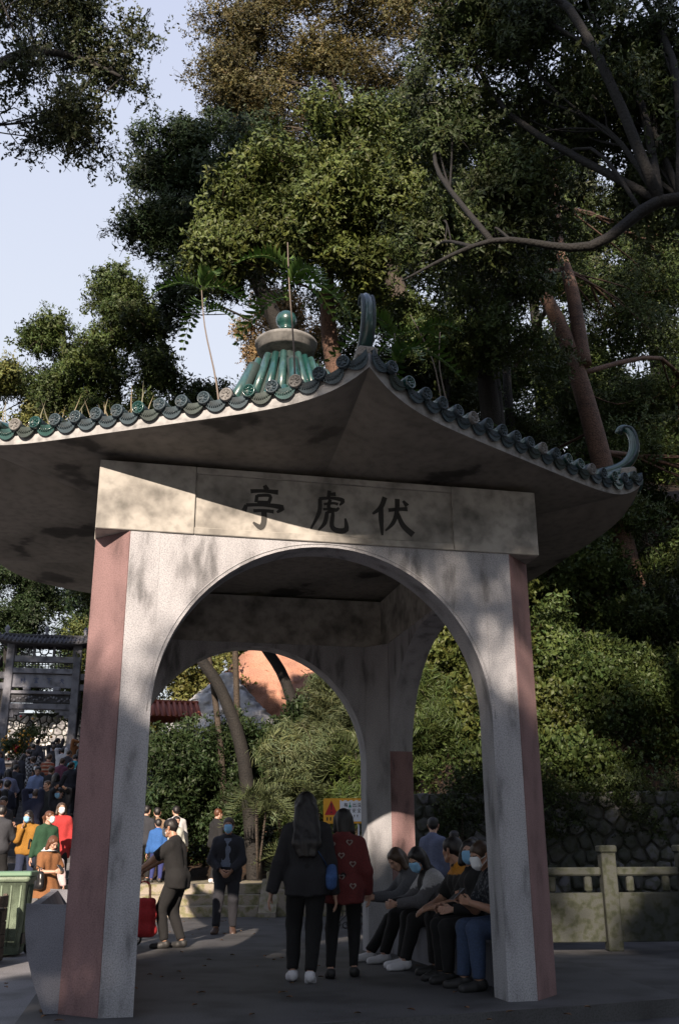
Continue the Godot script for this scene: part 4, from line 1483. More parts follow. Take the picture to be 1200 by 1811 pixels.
	for x in [-1.01, -0.13, 0.78]:      # pierced panels
		var st := begin()
		var ring := []
		for i in 17: ring.append(Vector3(x + cos(TAU * i / 16) * 0.2, 5.31 + sin(TAU * i / 16) * 0.2, 0))
		tube(st, ring, [0.035], 6)
		for a in 8: tube(st, [Vector3(x + cos(TAU * a / 8 + 0.3) * 0.2, 5.31 + sin(TAU * a / 8 + 0.3) * 0.2, 0), Vector3(x + cos(TAU * a / 8 + 0.3) * 0.4, 5.31 + sin(TAU * a / 8 + 0.3) * 0.27, 0)], [0.03], 5)
		obj("pierced_panel", st, M.granite_dark, o)
	# roofs of the middle and the side bays
	for q in [[-0.1, 5.60, 4.2], [-3.2, 4.55, 2.4], [3.0, 4.55, 2.4]]:
		var st := begin()
		var n := 22
		for s in [1.0, -1.0]:
			for i in n:
				var x0: float = q[0] - q[2] * 0.5 + q[2] * i / n
				var x1: float = q[0] - q[2] * 0.5 + q[2] * (i + 1) / n
				var lift := func(x: float) -> float: return 0.16 * pow(absf((x - q[0]) / (q[2] * 0.5)), 4.0)
				var a := Vector3(x0, q[1] + lift.call(x0), 0.62 * s)
				var b := Vector3(x1, q[1] + lift.call(x1), 0.62 * s)
				var c := Vector3(x1, q[1] + 0.36 + lift.call(x1) * 0.7, 0.0)
				var d := Vector3(x0, q[1] + 0.36 + lift.call(x0) * 0.7, 0.0)
				if s > 0: quad(st, a, b, c, d)
				else: quad(st, b, a, d, c)
				var dn := Vector3(0, -0.09, 0)
				if s > 0: quad(st, a + dn, b + dn, b, a); quad(st, b + dn, a + dn, a + dn + Vector3(0, 0, -0.6), b + dn + Vector3(0, 0, -0.6))
				else: quad(st, b + dn, a + dn, a, b)
				tube(st, [a + Vector3(0, 0.0, 0.02 * s), d + Vector3(0, 0.03, 0)], [0.05, 0.045], 6)
		box(st, Vector3(q[0], q[1] + 0.42, 0), Vector3(q[2] * 0.9, 0.13, 0.14), 0.02)
		obj("roof", st, M.granite_dark, o)
	for x in [-1.9, 1.7, -0.1]:
		var st := begin()
		lathe(st, [Vector2(0.0, 0), Vector2(0.12, 0.02), Vector2(0.06, 0.12), Vector2(0.13, 0.24), Vector2(0.08, 0.38), Vector2(0.0, 0.46)], 10, Transform3D(Basis(), Vector3(x, 6.05, 0)))
		obj("finial", st, M.granite_pale, o)
	for q in [[-3.0, 3.6, 2.5], [2.76, 3.6, 2.3]]:
		for y in [0.0, 0.5]:
			var st := begin()
			box(st, Vector3(q[0], q[1] + y, 0), Vector3(q[2], 0.3, 0.28), 0.02)
			obj("side_beam", st, M.granite, o)
		var s3 := begin()
		for i in 12: box(s3, Vector3(q[0] - 1.1 + i * 0.2, q[1] - 0.42, 0), Vector3(0.05, 0.5, 0.08))
		obj("side_fretwork", s3, M.granite_dark, o)
	# pale wall beyond it
	var wl := thing("pale_stone_wall", "sunlit pale wall of irregular stones seen through the stone archway", "wall", W(-21.0, 5.2, 55.0), 0.1)
	var sw := begin()
	box(sw, Vector3(5.5, 1.75, -0.3), Vector3(11, 3.5, 0.55))
	obj("backing", sw, M.stone_c, wl)
	rubble(wl, 11.0, 3.4, 0.42, [M.pale_a, M.pale_b, M.pale_a], 0.035, 0.05, 8)
	var cp := begin()
	box(cp, Vector3(5.5, 1.15, 0.35), Vector3(11, 0.22, 0.5), 0.03)
	obj("ledge", cp, M.pale_a, wl)
	var ba := thing("terrace_balustrade", "low grey balustrade running behind the heads of the crowd under the archway", "balustrade", W(-19.5, 5.5, 50.0), 0.12)
	for i in 26:
		var st := begin()
		lathe(st, [Vector2(0.06, 0), Vector2(0.05, 0.1), Vector2(0.085, 0.3), Vector2(0.05, 0.5), Vector2(0.06, 0.6)], 8, Transform3D(Basis(), Vector3(0.2 + i * 0.34, 0.15, 0)))
		obj("baluster", st, M.granite, ba)
	for y in [0.08, 0.82]:
		var st := begin()
		box(st, Vector3(4.5, y, 0), Vector3(9.0, 0.14, 0.24), 0.02)
		obj("rail", st, M.granite, ba)
	# the long stair up to the archway
	var k2 := 0
	for i in 31:
		var f := 19.7 + i * 0.83
		var y := stair_y(f + 0.4)
		var st := begin()
		box(st, W(-11.2 - 0.10 * (f - 20), y - 0.3, f + 0.45), Vector3(11.4, 0.6, 0.93), 0.015)
		struct("stair_step", st, M.step_grey)
	var cw := thing("stair_parapet", "stepped grey parapet at the side of the crowded stairs, seen just inside the arch", "parapet", W(-5.5, 0.6, 24.5))
	for i in 6:
		var st := begin()
		box(st, Vector3(-0.38 * i, 0.9 + i * 0.36, -1.6 * i), Vector3(0.3, 2.1, 1.56), 0.02)
		box(st, Vector3(-0.38 * i, 2.0 + i * 0.36, -1.6 * i), Vector3(0.4, 0.1, 1.6), 0.015)
		obj("parapet_block", st, M.step_grey, cw)

func build_sign() -> void:
	var o := thing("warning_sign", "yellow and white warning sign with a red triangle standing before the shrubs", "sign", W(0.045, 0.0, 18.6))
	var sp := begin()
	for x in [-0.27, 0.27]: tube(sp, [Vector3(x, -0.2, -0.02), Vector3(x, 2.0, -0.02)], [0.02], 8)
	obj("post", sp, M.metal, o)
	var round := func(x0: float, y0: float, x1: float, y1: float, r: float, z0: float, z1: float, m: Material, called: String, par: Node) -> Node3D:
		var pk := []
		for q in [[x1 - r, y1 - r, 0.0], [x0 + r, y1 - r, PI / 2], [x0 + r, y0 + r, PI], [x1 - r, y0 + r, PI * 1.5]]:
			for k in 6: pk.append(Vector2(q[0] + cos(q[2] + PI / 2 * k / 5) * r, -(q[1] + sin(q[2] + PI / 2 * k / 5) * r)))
		var st := begin(true)
		prism(st, pk, z0, z1)
		st.generate_normals()
		return put(called, st.commit(), m, par, Transform3D(Basis(Vector3(1, 0, 0), Vector3(0, 0, 1), Vector3(0, -1, 0)), Vector3.ZERO))
	var pn: Node3D = round.call(-0.37, 1.64, 0.37, 2.08, 0.035, 0.0, 0.016, M.sign_yellow, "panel", o)
	var wt := begin(true)
	box(wt, Vector3(0.13, 1.86, 0.0185), Vector3(0.40, 0.37, 0.004))
	obj("white_field", wt, M.sign_white, o)
	var tg := begin(true)
	var A := Vector3(-0.225, 2.045, 0.019)
	tri(tg, Vector3(-0.345, 1.79, 0.019), Vector3(-0.105, 1.79, 0.019), A)
	obj("red_triangle", tg, M.sign_red, o)
	var ex := begin(true)
	brush(ex, [Vector2(-0.225, 1.99), Vector2(-0.225, 1.875)], [0.026, 0.014], 0.002, 0.0195)
	brush(ex, [Vector2(-0.225, 1.85), Vector2(-0.225, 1.825)], [0.022, 0.022], 0.002, 0.0195)
	obj("exclamation_mark", ex, M.ink, o)
	var w := 9.5
	var you := [[[8, 78], [92, 78]], [[42, 98], [34, 62], [6, 34]], [[34, 56], [34, 2]], [[34, 56], [80, 56], [80, 2], [66, 4]], [[34, 38], [78, 38]], [[34, 22], [78, 22]]]
	var chu := [[[50, 98], [50, 6]], [[18, 82], [18, 56], [82, 56]], [[82, 84], [82, 54]], [[8, 40], [8, 6], [92, 6]], [[92, 40], [92, 2]]]
	var mei := [[[12, 92], [24, 80]], [[4, 62], [18, 52]], [[6, 6], [26, 36]], [[46, 90], [44, 66], [32, 54]], [[46, 90], [76, 90], [76, 62], [92, 62]], [[38, 44], [82, 44], [66, 20], [34, 2]], [[46, 38], [66, 14], [94, 2]]]
	var an := [[[50, 98], [50, 88]], [[10, 70], [12, 84], [90, 84], [86, 70]], [[46, 74], [26, 28], [84, 2]], [[70, 56], [56, 20], [14, 2]], [[6, 50], [94, 50]]]
	var quan := [[[50, 98], [34, 76], [4, 54]], [[50, 96], [68, 74], [96, 56]], [[28, 52], [72, 52]], [[24, 28], [76, 28]], [[8, 4], [92, 4]], [[50, 52], [50, 4]]]
	var zhu := [[[44, 98], [58, 90]], [[16, 78], [84, 78]], [[22, 44], [80, 44]], [[6, 6], [94, 6]], [[50, 78], [50, 6]]]
	var yi := [[[50, 98], [50, 90]], [[14, 84], [86, 84]], [[6, 64], [94, 64]], [[26, 52], [74, 52], [74, 28], [26, 28], [26, 52]], [[26, 40], [74, 40]], [[28, 20], [28, 4], [74, 4], [80, 14]]]
	for g in [[you, 0.0, 1.925, 0.075], [chu, 0.155, 1.925, 0.075], [mei, 0.24, 1.925, 0.075], [zhu, -0.03, 1.83, 0.07], [yi, 0.06, 1.83, 0.07], [an, 0.15, 1.83, 0.07], [quan, 0.24, 1.83, 0.07]]:
		var st := begin(true)
		for s in g[0]:
			for i in s.size() - 1: brush(st, [Vector2(s[i][0], s[i][1]), Vector2(s[i + 1][0], s[i + 1][1])], [11.0, 11.0], 0.0016, 0.0206 + 0.0001 * i, g[3] / 100.0, Vector2(g[1], g[2]))
		obj("printed_character", st, M.ink, o)
	var sm := begin(true)
	for i in 6: brush(sm, [Vector2(-0.03 + i * 0.055, 1.745), Vector2(-0.03 + i * 0.055, 1.79)], [0.008, 0.02], 0.0016, 0.0206)
	obj("small_print", sm, M.ink, o)
	var sy := begin(true)
	brush(sy, [Vector2(-0.30, 1.69), Vector2(-0.30, 1.75)], [0.02, 0.03], 0.0016, 0.0165)
	brush(sy, [Vector2(-0.24, 1.69), Vector2(-0.24, 1.75)], [0.02, 0.03], 0.0016, 0.0165)
	brush(sy, [Vector2(-0.18, 1.69), Vector2(-0.18, 1.75)], [0.02, 0.03], 0.0016, 0.0165)
	obj("small_print", sy, M.ink, o)
	# green coiled snake picture
	var sn := begin(true)
	brush(sn, [Vector2(0.09, 1.93), Vector2(0.135, 1.93)], [0.026, 0.026], 0.0016, 0.0206)
	brush(sn, [Vector2(0.097, 1.952), Vector2(0.128, 1.952)], [0.02, 0.02], 0.0016, 0.0208)
	brush(sn, [Vector2(0.115, 1.96), Vector2(0.105, 1.985), Vector2(0.118, 2.0)], [0.014, 0.011, 0.018], 0.0016, 0.021)
	obj("green_picture", sn, M.sign_green, o)
	# orange dashes along the edge of the white field
	var da := begin(true)
	for i in 4: box(da, Vector3(-0.02 + i * 0.10, 2.037, 0.0213), Vector3(0.045, 0.016, 0.0014))
	for i in 3: box(da, Vector3(0.322, 1.97 - i * 0.12, 0.0213), Vector3(0.016, 0.06, 0.0014))
	obj("border_dash", da, M.sign_yellow, o)

func build_bins() -> void:
	var mk := func(at: Vector3, turn: float, label: String) -> void:
		var o := thing("wheeled_bin", label, "bin", at, turn, "green bins at the left")
		var st := begin(true)
		# tapered body: loft of rounded squares
		var ring := func(w: float, d: float, y: float) -> Array:
			var out := []
			for q in [[1, 1], [-1, 1], [-1, -1], [1, -1]]:
				for k in 4:
					var a: float = {"11": 0.0, "-11": PI / 2, "-1-1": PI, "1-1": PI * 1.5}[str(q[0]) + str(q[1])] + PI / 2 * k / 3
					out.append(Vector3(q[0] * (w - 0.05) + cos(a) * 0.05, y, q[1] * (d - 0.05) + sin(a) * 0.05))
			return out
		var rs := [ring.call(0.22, 0.26, 0.03), ring.call(0.235, 0.28, 0.3), ring.call(0.27, 0.33, 0.92), ring.call(0.30, 0.36, 0.925), ring.call(0.30, 0.36, 0.985)]
		st.set_smooth_group(0)
		for i in rs.size() - 1:
			for k in 16: quad(st, rs[i][(k + 1) % 16], rs[i][k], rs[i + 1][k], rs[i + 1][(k + 1) % 16])
		for k in 14: tri(st, rs[0][0], rs[0][k + 1], rs[0][k + 2])
		for k in 14: tri(st, rs[4][0], rs[4][k + 2], rs[4][k + 1])
		obj("body", st, M.bin_green, o)
		var rb := begin()
		for k in 4: tube(rb, [Vector3(-0.16 + k * 0.11, 0.12, 0.275), Vector3(-0.18 + k * 0.125, 0.88, 0.333)], [0.012], 6)
		for k in 4: tube(rb, [Vector3(0.235, 0.12, -0.18 + k * 0.12), Vector3(0.273, 0.88, -0.2 + k * 0.135)], [0.012], 6)
		obj("rib", rb, M.bin_green, o)
		var ld := begin()
		box(ld, Vector3(0, 1.02, 0), Vector3(0.63, 0.06, 0.75), 0.025)
		obj("lid", ld, M.bin_lid, o)
		for x in [-0.24, 0.24]:
			var sw := begin()
			lathe(sw, [Vector2(0.0, -0.025), Vector2(0.09, -0.025), Vector2(0.1, 0), Vector2(0.09, 0.025), Vector2(0, 0.025)], 16, Transform3D(Basis(Vector3.BACK, PI / 2), Vector3(x, 0.1, -0.3)))
			obj("wheel", sw, M.rubber, o)
		var lb := begin(true)
		box(lb, Vector3(0.245, 0.22, 0.1), Vector3(0.02, 0.13, 0.28), 0.0)
		obj("dark_band", lb, M.rubber, o)
	mk.call(W(-4.48, -0.13, 14.2), 0.15, "faded green plastic wheeled bin beside the girl in the brown skirt")
	mk.call(W(-5.22, -0.13, 14.3), 0.05, "green wheeled bin cut off by the left edge of the photo")
	var cr := thing("wooden_crate", "weathered grey wooden crate of boards before the green bins", "crate", W(-4.62, -0.13, 13.25), 0.1)
	for i in 5:
		var st := begin()
		box(st, Vector3(0, 0.08 + i * 0.155, 0.24), Vector3(0.72, 0.145, 0.025), 0.006)
		obj("plank", st, M.wood_grey, cr)
		var s2 := begin()
		box(s2, Vector3(0.36, 0.08 + i * 0.155, 0), Vector3(0.025, 0.145, 0.5), 0.006)
		obj("plank", s2, M.wood_grey, cr)
	for q in [[-0.34, 0.215], [0.335, 0.215], [0.335, -0.22], [-0.34, -0.22]]:
		var st := begin()
		box(st, Vector3(q[0], 0.395, q[1]), Vector3(0.05, 0.79, 0.05), 0.006)
		obj("corner_post", st, M.wood_grey, cr)
	var bx := thing("dark_box", "dark low box at the left edge before the wooden crate", "box", W(-4.28, -0.13, 12.5), 0.0)
	var sb := begin()
	box(sb, Vector3(0, 0.31, 0), Vector3(0.42, 0.62, 0.42), 0.02)
	obj("case", sb, M.wood_dark, bx)
	var s4 := begin()
	box(s4, Vector3(0, 0.64, 0), Vector3(0.46, 0.04, 0.46), 0.012)
	obj("lid", s4, M.wood_dark, bx)

func build_stroller(at: Vector3, turn: float, label: String, seat: Material, canopy: Material) -> Node3D:
	var o := thing("stroller", label, "stroller", at, turn)
	var fr := begin()
	for x in [-0.2, 0.2]:
		tube(fr, curve([Vector3(x, 0.1, 0.34), Vector3(x, 0.45, 0.12), Vector3(x, 0.95, -0.42), Vector3(x, 1.0, -0.5)], 4), [0.013], 8)
		tube(fr, [Vector3(x, 0.09, -0.36), Vector3(x, 0.5, 0.06)], [0.012], 8)
		tube(fr, [Vector3(x, 0.36, 0.2), Vector3(x, 0.40, -0.26)], [0.011], 8)
	tube(fr, [Vector3(-0.2, 1.0, -0.5), Vector3(0.2, 1.0, -0.5)], [0.017], 8)
	tube(fr, [Vector3(-0.2, 0.1, -0.36), Vector3(0.2, 0.1, -0.36)], [0.01], 6)
	tube(fr, [Vector3(-0.2, 0.1, 0.34), Vector3(0.2, 0.1, 0.34)], [0.01], 6)
	obj("frame", fr, M.rubber, o)
	for x in [-0.22, 0.22]:
		for z in [-0.36, 0.34]:
			var st := begin()
			var pts := []
			for i in 19: pts.append(Vector3(x, 0.085 + cos(TAU * i / 18) * 0.07, z + sin(TAU * i / 18) * 0.07))
			tube(st, pts, [0.015], 6)
			var wn := obj("wheel", st, M.rubber, o)
			var s5 := begin()
			for i in 5: tube(s5, [Vector3(x, 0.085, z), Vector3(x, 0.085 + cos(TAU * i / 5) * 0.065, z + sin(TAU * i / 5) * 0.065)], [0.007], 5)
			obj("spoke", s5, M.metal, wn)
	var sn := net([[Vector3(-0.12, 0.42, 0.18), Vector3(0.12, 0.42, 0.18), 0.06, 0.06], [Vector3(-0.12, 0.42, -0.08), Vector3(0.12, 0.42, -0.08), 0.06, 0.06], [Vector3(-0.12, 0.5, -0.14), Vector3(-0.12, 0.78, -0.28), 0.05, 0.04], [Vector3(0.12, 0.5, -0.14), Vector3(0.12, 0.78, -0.28), 0.05, 0.04], [Vector3(0, 0.46, -0.1), Vector3(0, 0.76, -0.26), 0.05, 0.04], [Vector3(0, 0.42, 0.16), Vector3(0, 0.42, -0.1), 0.06, 0.06]], 0.02, 0.05, 0.01)
	put("seat", net_mesh(sn), seat, o)
	var sc := begin()
	var n := 8
	for i in n:
		for j in 6:
			var p := func(a: int, b: int) -> Vector3:
				var t := PI * 0.62 * a / n - 0.25
				var x := 0.2 * cos(PI * b / 6.0)
				return Vector3(x, 0.72 + 0.26 * sin(PI * b / 6.0) * cos(t) + 0.06, -0.22 + 0.34 * sin(t) * (0.55 + 0.45 * sin(PI * b / 6.0)))
			quad(sc, p.call(i, j), p.call(i + 1, j), p.call(i + 1, j + 1), p.call(i, j + 1))
	obj("canopy", sc, canopy, o)
	return o

func build_bag(called: String, at: Vector3, turn: float, size: Vector3, m: Material, label: String, strap := 0.16) -> Node3D:
	var o := thing(called, label, "bag", at, turn)
	var n := net([[Vector3(-size.x * 0.36, size.y * 0.12, 0), Vector3(size.x * 0.36, size.y * 0.12, 0), size.z * 0.5, size.z * 0.5], [Vector3(-size.x * 0.36, size.y * 0.55, 0), Vector3(size.x * 0.36, size.y * 0.55, 0), size.z * 0.46, size.z * 0.46], [Vector3(-size.x * 0.32, size.y * 0.9, 0), Vector3(size.x * 0.32, size.y * 0.9, 0), size.z * 0.3, size.z * 0.3], [Vector3(-size.x * 0.3, size.y * 0.12, 0), Vector3(-size.x * 0.3, size.y * 0.9, 0), size.z * 0.45, size.z * 0.34], [Vector3(size.x * 0.3, size.y * 0.12, 0), Vector3(size.x * 0.3, size.y * 0.9, 0), size.z * 0.45, size.z * 0.34], [Vector3(0, size.y * 0.12, 0), Vector3(0, size.y * 0.9, 0), size.z * 0.5, size.z * 0.34]], 0.016, size.z * 0.4, 0.014)
	put("bag_body", net_mesh(n), m, o)
	var st := begin()
	for z in [-0.02, 0.02]:
		tube(st, curve([Vector3(-size.x * 0.25, size.y * 0.9, z), Vector3(-size.x * 0.2, size.y * 0.9 + strap, z), Vector3(size.x * 0.2, size.y * 0.9 + strap, z), Vector3(size.x * 0.25, size.y * 0.9, z)], 4), [0.008], 6)
	obj("handle", st, m, o)
	return o

func phone(at: Vector3, b: Basis, label: String) -> void:
	var o := thing("phone", label, "phone", at)
	o.basis = b
	var st := begin()
	box(st, Vector3.ZERO, Vector3(0.072, 0.15, 0.009), 0.003)
	obj("case", st, M.metal, o)
	var s2 := begin(true)
	box(s2, Vector3(0, 0, 0.0052), Vector3(0.066, 0.142, 0.001))
	obj("screen", s2, M.rubber, o)

# ---------------------------------------------------------------- the scene
func _ready() -> void:
	var cam := Camera3D.new()
	cam.name = "camera"
	cam.fov = 55.1
	cam.near = 0.1
	cam.far = 900.0
	add_child(cam)
	cam.position = Vector3(0, 1.1, 0)
	cam.rotation = Vector3(deg_to_rad(19.277), 0, deg_to_rad(-0.355))
	cam.current = true
	var we := WorldEnvironment.new()
	we.name = "sky"
	var env := Environment.new()
	env.background_mode = Environment.BG_SKY
	var sky := Sky.new()
	var sm := ProceduralSkyMaterial.new()
	sm.sky_top_color = Color(0.47, 0.505, 0.66)
	sm.sky_horizon_color = Color(0.71, 0.73, 0.74)
	sm.sky_curve = 1.0
	sm.ground_bottom_color = Color(0.16, 0.15, 0.13)
	sm.ground_horizon_color = Color(0.5, 0.52, 0.55)
	sm.sun_angle_max = 1.0
	sky.sky_material = sm
	env.sky = sky
	env.tonemap_mode = Environment.TONE_MAPPER_LINEAR
	env.tonemap_exposure = 2.0
	env.sdfgi_enabled = true
	env.ssao_enabled = true
	env.ssil_enabled = true
	we.environment = env
	add_child(we)
	var sun := DirectionalLight3D.new()
	sun.name = "sun"
	sun.light_color = Color(1.0, 0.925, 0.85)
	sun.light_energy = 1.6
	sun.light_angular_distance = 0.5
	sun.shadow_enabled = true
	add_child(sun)
	var pb := Basis(Vector3.UP, YAW)
	sun.basis = Basis.looking_at(pb * Vector3(0.384, -0.5, -1.0), Vector3.UP)

	nz.seed = 4
	nz.frequency = 0.6
	rng.seed = 1
	make_materials()
	more_materials()
	build_ground()
	build_pavilion()
	build_benches()
	build_walls()
	build_archway()
	build_trees()
	shade_left()
	build_plants()
	make_parts()
	build_sign()
	build_bins()
	build_people()
	build_crowd()

func more_materials() -> void:
	M.soffit = rough_mat(lin(0.26, 0.24, 0.21), tex.soft, 0.5, tex.stain, 0.17, 0.05)
	M.ring = rough_mat(lin(0.24, 0.235, 0.225), tex.soft, 1.2, tex.streak, 0.9, 0.15)
	M.granite_dark = rough_mat(lin(0.085, 0.087, 0.10), tex.pebble, 0.8, tex.blotch, 0.3, 0.2)
	M.granite_pale = rough_mat(lin(0.30, 0.31, 0.36), tex.pebble, 0.8, tex.blotch, 0.3, 0.2)
	M.blue_ink = mat(lin(0.05, 0.07, 0.14), 0.8)
	M.pale_a = rough_mat(lin(0.75, 0.75, 0.75), tex.grain, 1.0, tex.blotch, 0.5, 0.2)
	M.pale_b = rough_mat(lin(0.38, 0.38, 0.40), tex.grain, 1.0, tex.blotch, 0.5, 0.2)
	M.step_grey = rough_mat(lin(0.17, 0.17, 0.18), tex.grain, 1.1, tex.blotch, 0.4, 0.2)
	M.bark_grey = mat(lin(0.16, 0.13, 0.11), 0.8)
	M.hair = mat(lin(0.010, 0.008, 0.008), 0.5)
	M.hair_brown = mat(lin(0.09, 0.035, 0.016), 0.45)
	M.hair_dye = mat(lin(0.05, 0.03, 0.018), 0.5)
	M.sign_yellow = mat(lin(0.75, 0.36, 0.02), 0.5)
	M.sign_white = mat(lin(0.72, 0.74, 0.78), 0.5)
	M.sign_red = mat(lin(0.45, 0.015, 0.02), 0.5)
	M.sign_green = mat(lin(0.01, 0.25, 0.15), 0.5)
	M.bin_green = rough_mat(lin(0.24, 0.31, 0.22), tex.grain, 1.0, tex.blotch, 0.8, 0.0, 0.6)
	M.bin_lid = mat(lin(0.13, 0.23, 0.15), 0.5)
	M.wood_grey = rough_mat(lin(0.26, 0.20, 0.16), tex.bark, 1.0, tex.blotch, 0.7, 0.3)
	M.wood_dark = rough_mat(lin(0.035, 0.03, 0.028), tex.bark, 1.0, tex.blotch, 0.7, 0.2)
	M.mask_blue = mat(lin(0.22, 0.45, 0.68), 0.85)
	M.mask_white = mat(lin(0.75, 0.78, 0.8), 0.85)
	M.leather = mat(lin(0.012, 0.011, 0.012), 0.3)
	M.white_shoe = mat(lin(0.62, 0.62, 0.65), 0.6)
	M.brown_shoe = mat(lin(0.06, 0.035, 0.025), 0.5)
	M.leaf_green = leaf_mat(0.064, 0.084, 0.021)
	M.leaf_dark = leaf_mat(0.026, 0.044, 0.016)
	M.leaf_brown = leaf_mat(0.088, 0.078, 0.030)
	M.leaf_olive = leaf_mat(0.038, 0.048, 0.020)
	M.leaf_mid = leaf_mat(0.050, 0.074, 0.021)
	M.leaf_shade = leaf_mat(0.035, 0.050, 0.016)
	M.leaf_tan = leaf_mat(0.22, 0.16, 0.085)
	M.leaf_yellow = leaf_mat(0.11, 0.12, 0.035)
	M.leaf_vine = leaf_mat(0.064, 0.078, 0.020)
	M.leaf_palm = leaf_mat(0.085, 0.105, 0.050)
	M.leaf_sap = leaf_mat(0.075, 0.125, 0.030, 1.2)
	M.leaf_litter = leaf_mat(0.20, 0.115, 0.065, 0.3, 0.8)
	M.grass_dry = leaf_mat(0.22, 0.18, 0.11)

func build_trees() -> void:
	# upper left: boughs of a tree that stands left of the frame
	tree("boughed_tree", "dark leafy boughs reaching in from the upper left corner against the sky", [W(-9.8, -0.3, 13.5), W(-9.4, 7, 14), W(-8.4, 12, 14.5), W(-6.6, 15.4, 15), W(-5.4, 15.8, 15), W(-4.1, 15.2, 15)], [0.34, 0.27, 0.2, 0.11, 0.07, 0.03],
		[[W(-6.0, 16.7, 15), Vector3(1.3, 0.6, 1.2), 75], [W(-4.8, 16.5, 15), Vector3(1.05, 0.65, 1.0), 72], [W(-6.9, 17.6, 15), Vector3(1.4, 0.9, 1.4), 70], [W(-4.35, 15.6, 15), Vector3(0.5, 0.4, 0.7), 24], [W(-6.1, 14.5, 15), Vector3(1.0, 0.35, 1.1), 40], [W(-5.2, 14.2, 15), Vector3(0.72, 0.5, 0.8), 44], [W(-4.75, 13.85, 15), Vector3(0.35, 0.3, 0.5), 12], [W(-7.4, 15.6, 15), Vector3(1.0, 0.5, 1.2), 24]],
		"fine", M.leaf_olive, M.bark_dark, 11, 1.0)
	# tall brown-leaved tree at the top
	tree("brown_tree", "tall sparse tree with brownish foliage at the top of the photo", [W(3.2, 8.0, 27), W(2.6, 14, 26), W(1.2, 19, 25.5), W(0.2, 23, 25), W(-0.8, 26.5, 25)], [0.42, 0.34, 0.26, 0.17, 0.06],
		[[W(-3.7, 24.6, 25), Vector3(1.1, 1.3, 1.2), 150], [W(-2.5, 26.6, 25), Vector3(1.5, 1.4, 1.5), 210], [W(-3.1, 22.9, 25), Vector3(1.2, 0.8, 1.1), 110], [W(-0.9, 25.6, 25.5), Vector3(1.7, 1.6, 1.6), 240], [W(-1.3, 23.0, 25), Vector3(1.5, 1.1, 1.3), 150], [W(0.9, 27.2, 25), Vector3(1.7, 1.6, 1.6), 210], [W(1.3, 24.3, 26), Vector3(1.5, 1.2, 1.5), 120], [W(3.2, 26.4, 25), Vector3(1.8, 1.5, 1.6), 130], [W(3.2, 23.0, 26), Vector3(1.4, 1.1, 1.5), 70], [W(-1.4, 29.0, 25), Vector3(2.2, 1.4, 1.6), 190], [W(2.6, 29.4, 25), Vector3(2.0, 1.4, 1.6), 130]],
		"fine", M.leaf_brown, M.bark, 12, 1.1)
	# dark tree left of the middle
	tree("dark_evergreen", "dark evergreen crown standing left of the bright green one, next to the open sky", [W(1.3, 2.0, 24), W(0.75, 8, 23.4), W(-1.4, 13.5, 22), W(-2.9, 16.5, 21.3), W(-3.6, 18, 21)], [0.36, 0.3, 0.22, 0.14, 0.06],
		[[W(-4.4, 18.2, 21), Vector3(0.9, 0.9, 1.0), 150], [W(-3.3, 18.6, 21), Vector3(0.9, 0.7, 0.9), 110], [W(-3.5, 17.3, 21), Vector3(1.1, 0.9, 1.1), 170], [W(-2.4, 17.6, 21.5), Vector3(1.2, 1.3, 1.2), 220], [W(-4.7, 15.9, 21), Vector3(0.75, 0.85, 0.9), 110], [W(-3.9, 15.9, 21.2), Vector3(0.8, 0.9, 0.9), 110], [W(-2.9, 15.4, 21.3), Vector3(1.2, 1.0, 1.1), 190], [W(-3.9, 14.1, 21), Vector3(0.7, 0.5, 0.8), 60], [W(-1.6, 18.3, 22), Vector3(1.2, 0.7, 1.2), 120], [W(-0.8, 16.8, 22), Vector3(1.5, 1.6, 1.2), 210], [W(0.9, 17.0, 22), Vector3(1.4, 0.9, 1.2), 150]],
		"small", M.leaf_dark, M.bark_dark, 13, 1.0)
	# bright green crown in the middle
	tree("green_tree", "bright green leafy crown in the middle, right above the roof finials", [W(1.3, 2.4, 21), W(1.0, 7.5, 20.4), W(-0.1, 11.2, 19.2), W(-0.2, 13.4, 18.4), W(0.1, 15.2, 18)], [0.3, 0.26, 0.2, 0.12, 0.05],
		[[W(-0.8, 14.9, 18), Vector3(1.2, 1.0, 1.1), 230], [W(-1.9, 14.1, 17.8), Vector3(0.9, 0.75, 0.9), 150], [W(-2.3, 13.1, 17.8), Vector3(0.75, 0.6, 0.8), 100], [W(0.2, 16.2, 18), Vector3(0.95, 0.7, 1.0), 140], [W(-0.9, 13.2, 17.6), Vector3(1.2, 0.8, 1.0), 190], [W(0.6, 14.3, 17.8), Vector3(1.1, 1.1, 1.1), 210], [W(1.7, 15.6, 18), Vector3(1.1, 0.9, 1.1), 150], [W(1.7, 14.0, 18), Vector3(1.1, 0.9, 1.0), 150], [W(0.5, 12.7, 17.9), Vector3(0.9, 0.5, 0.9), 90]],
		"broad", M.leaf_green, M.bark_red, 14, 0.92)
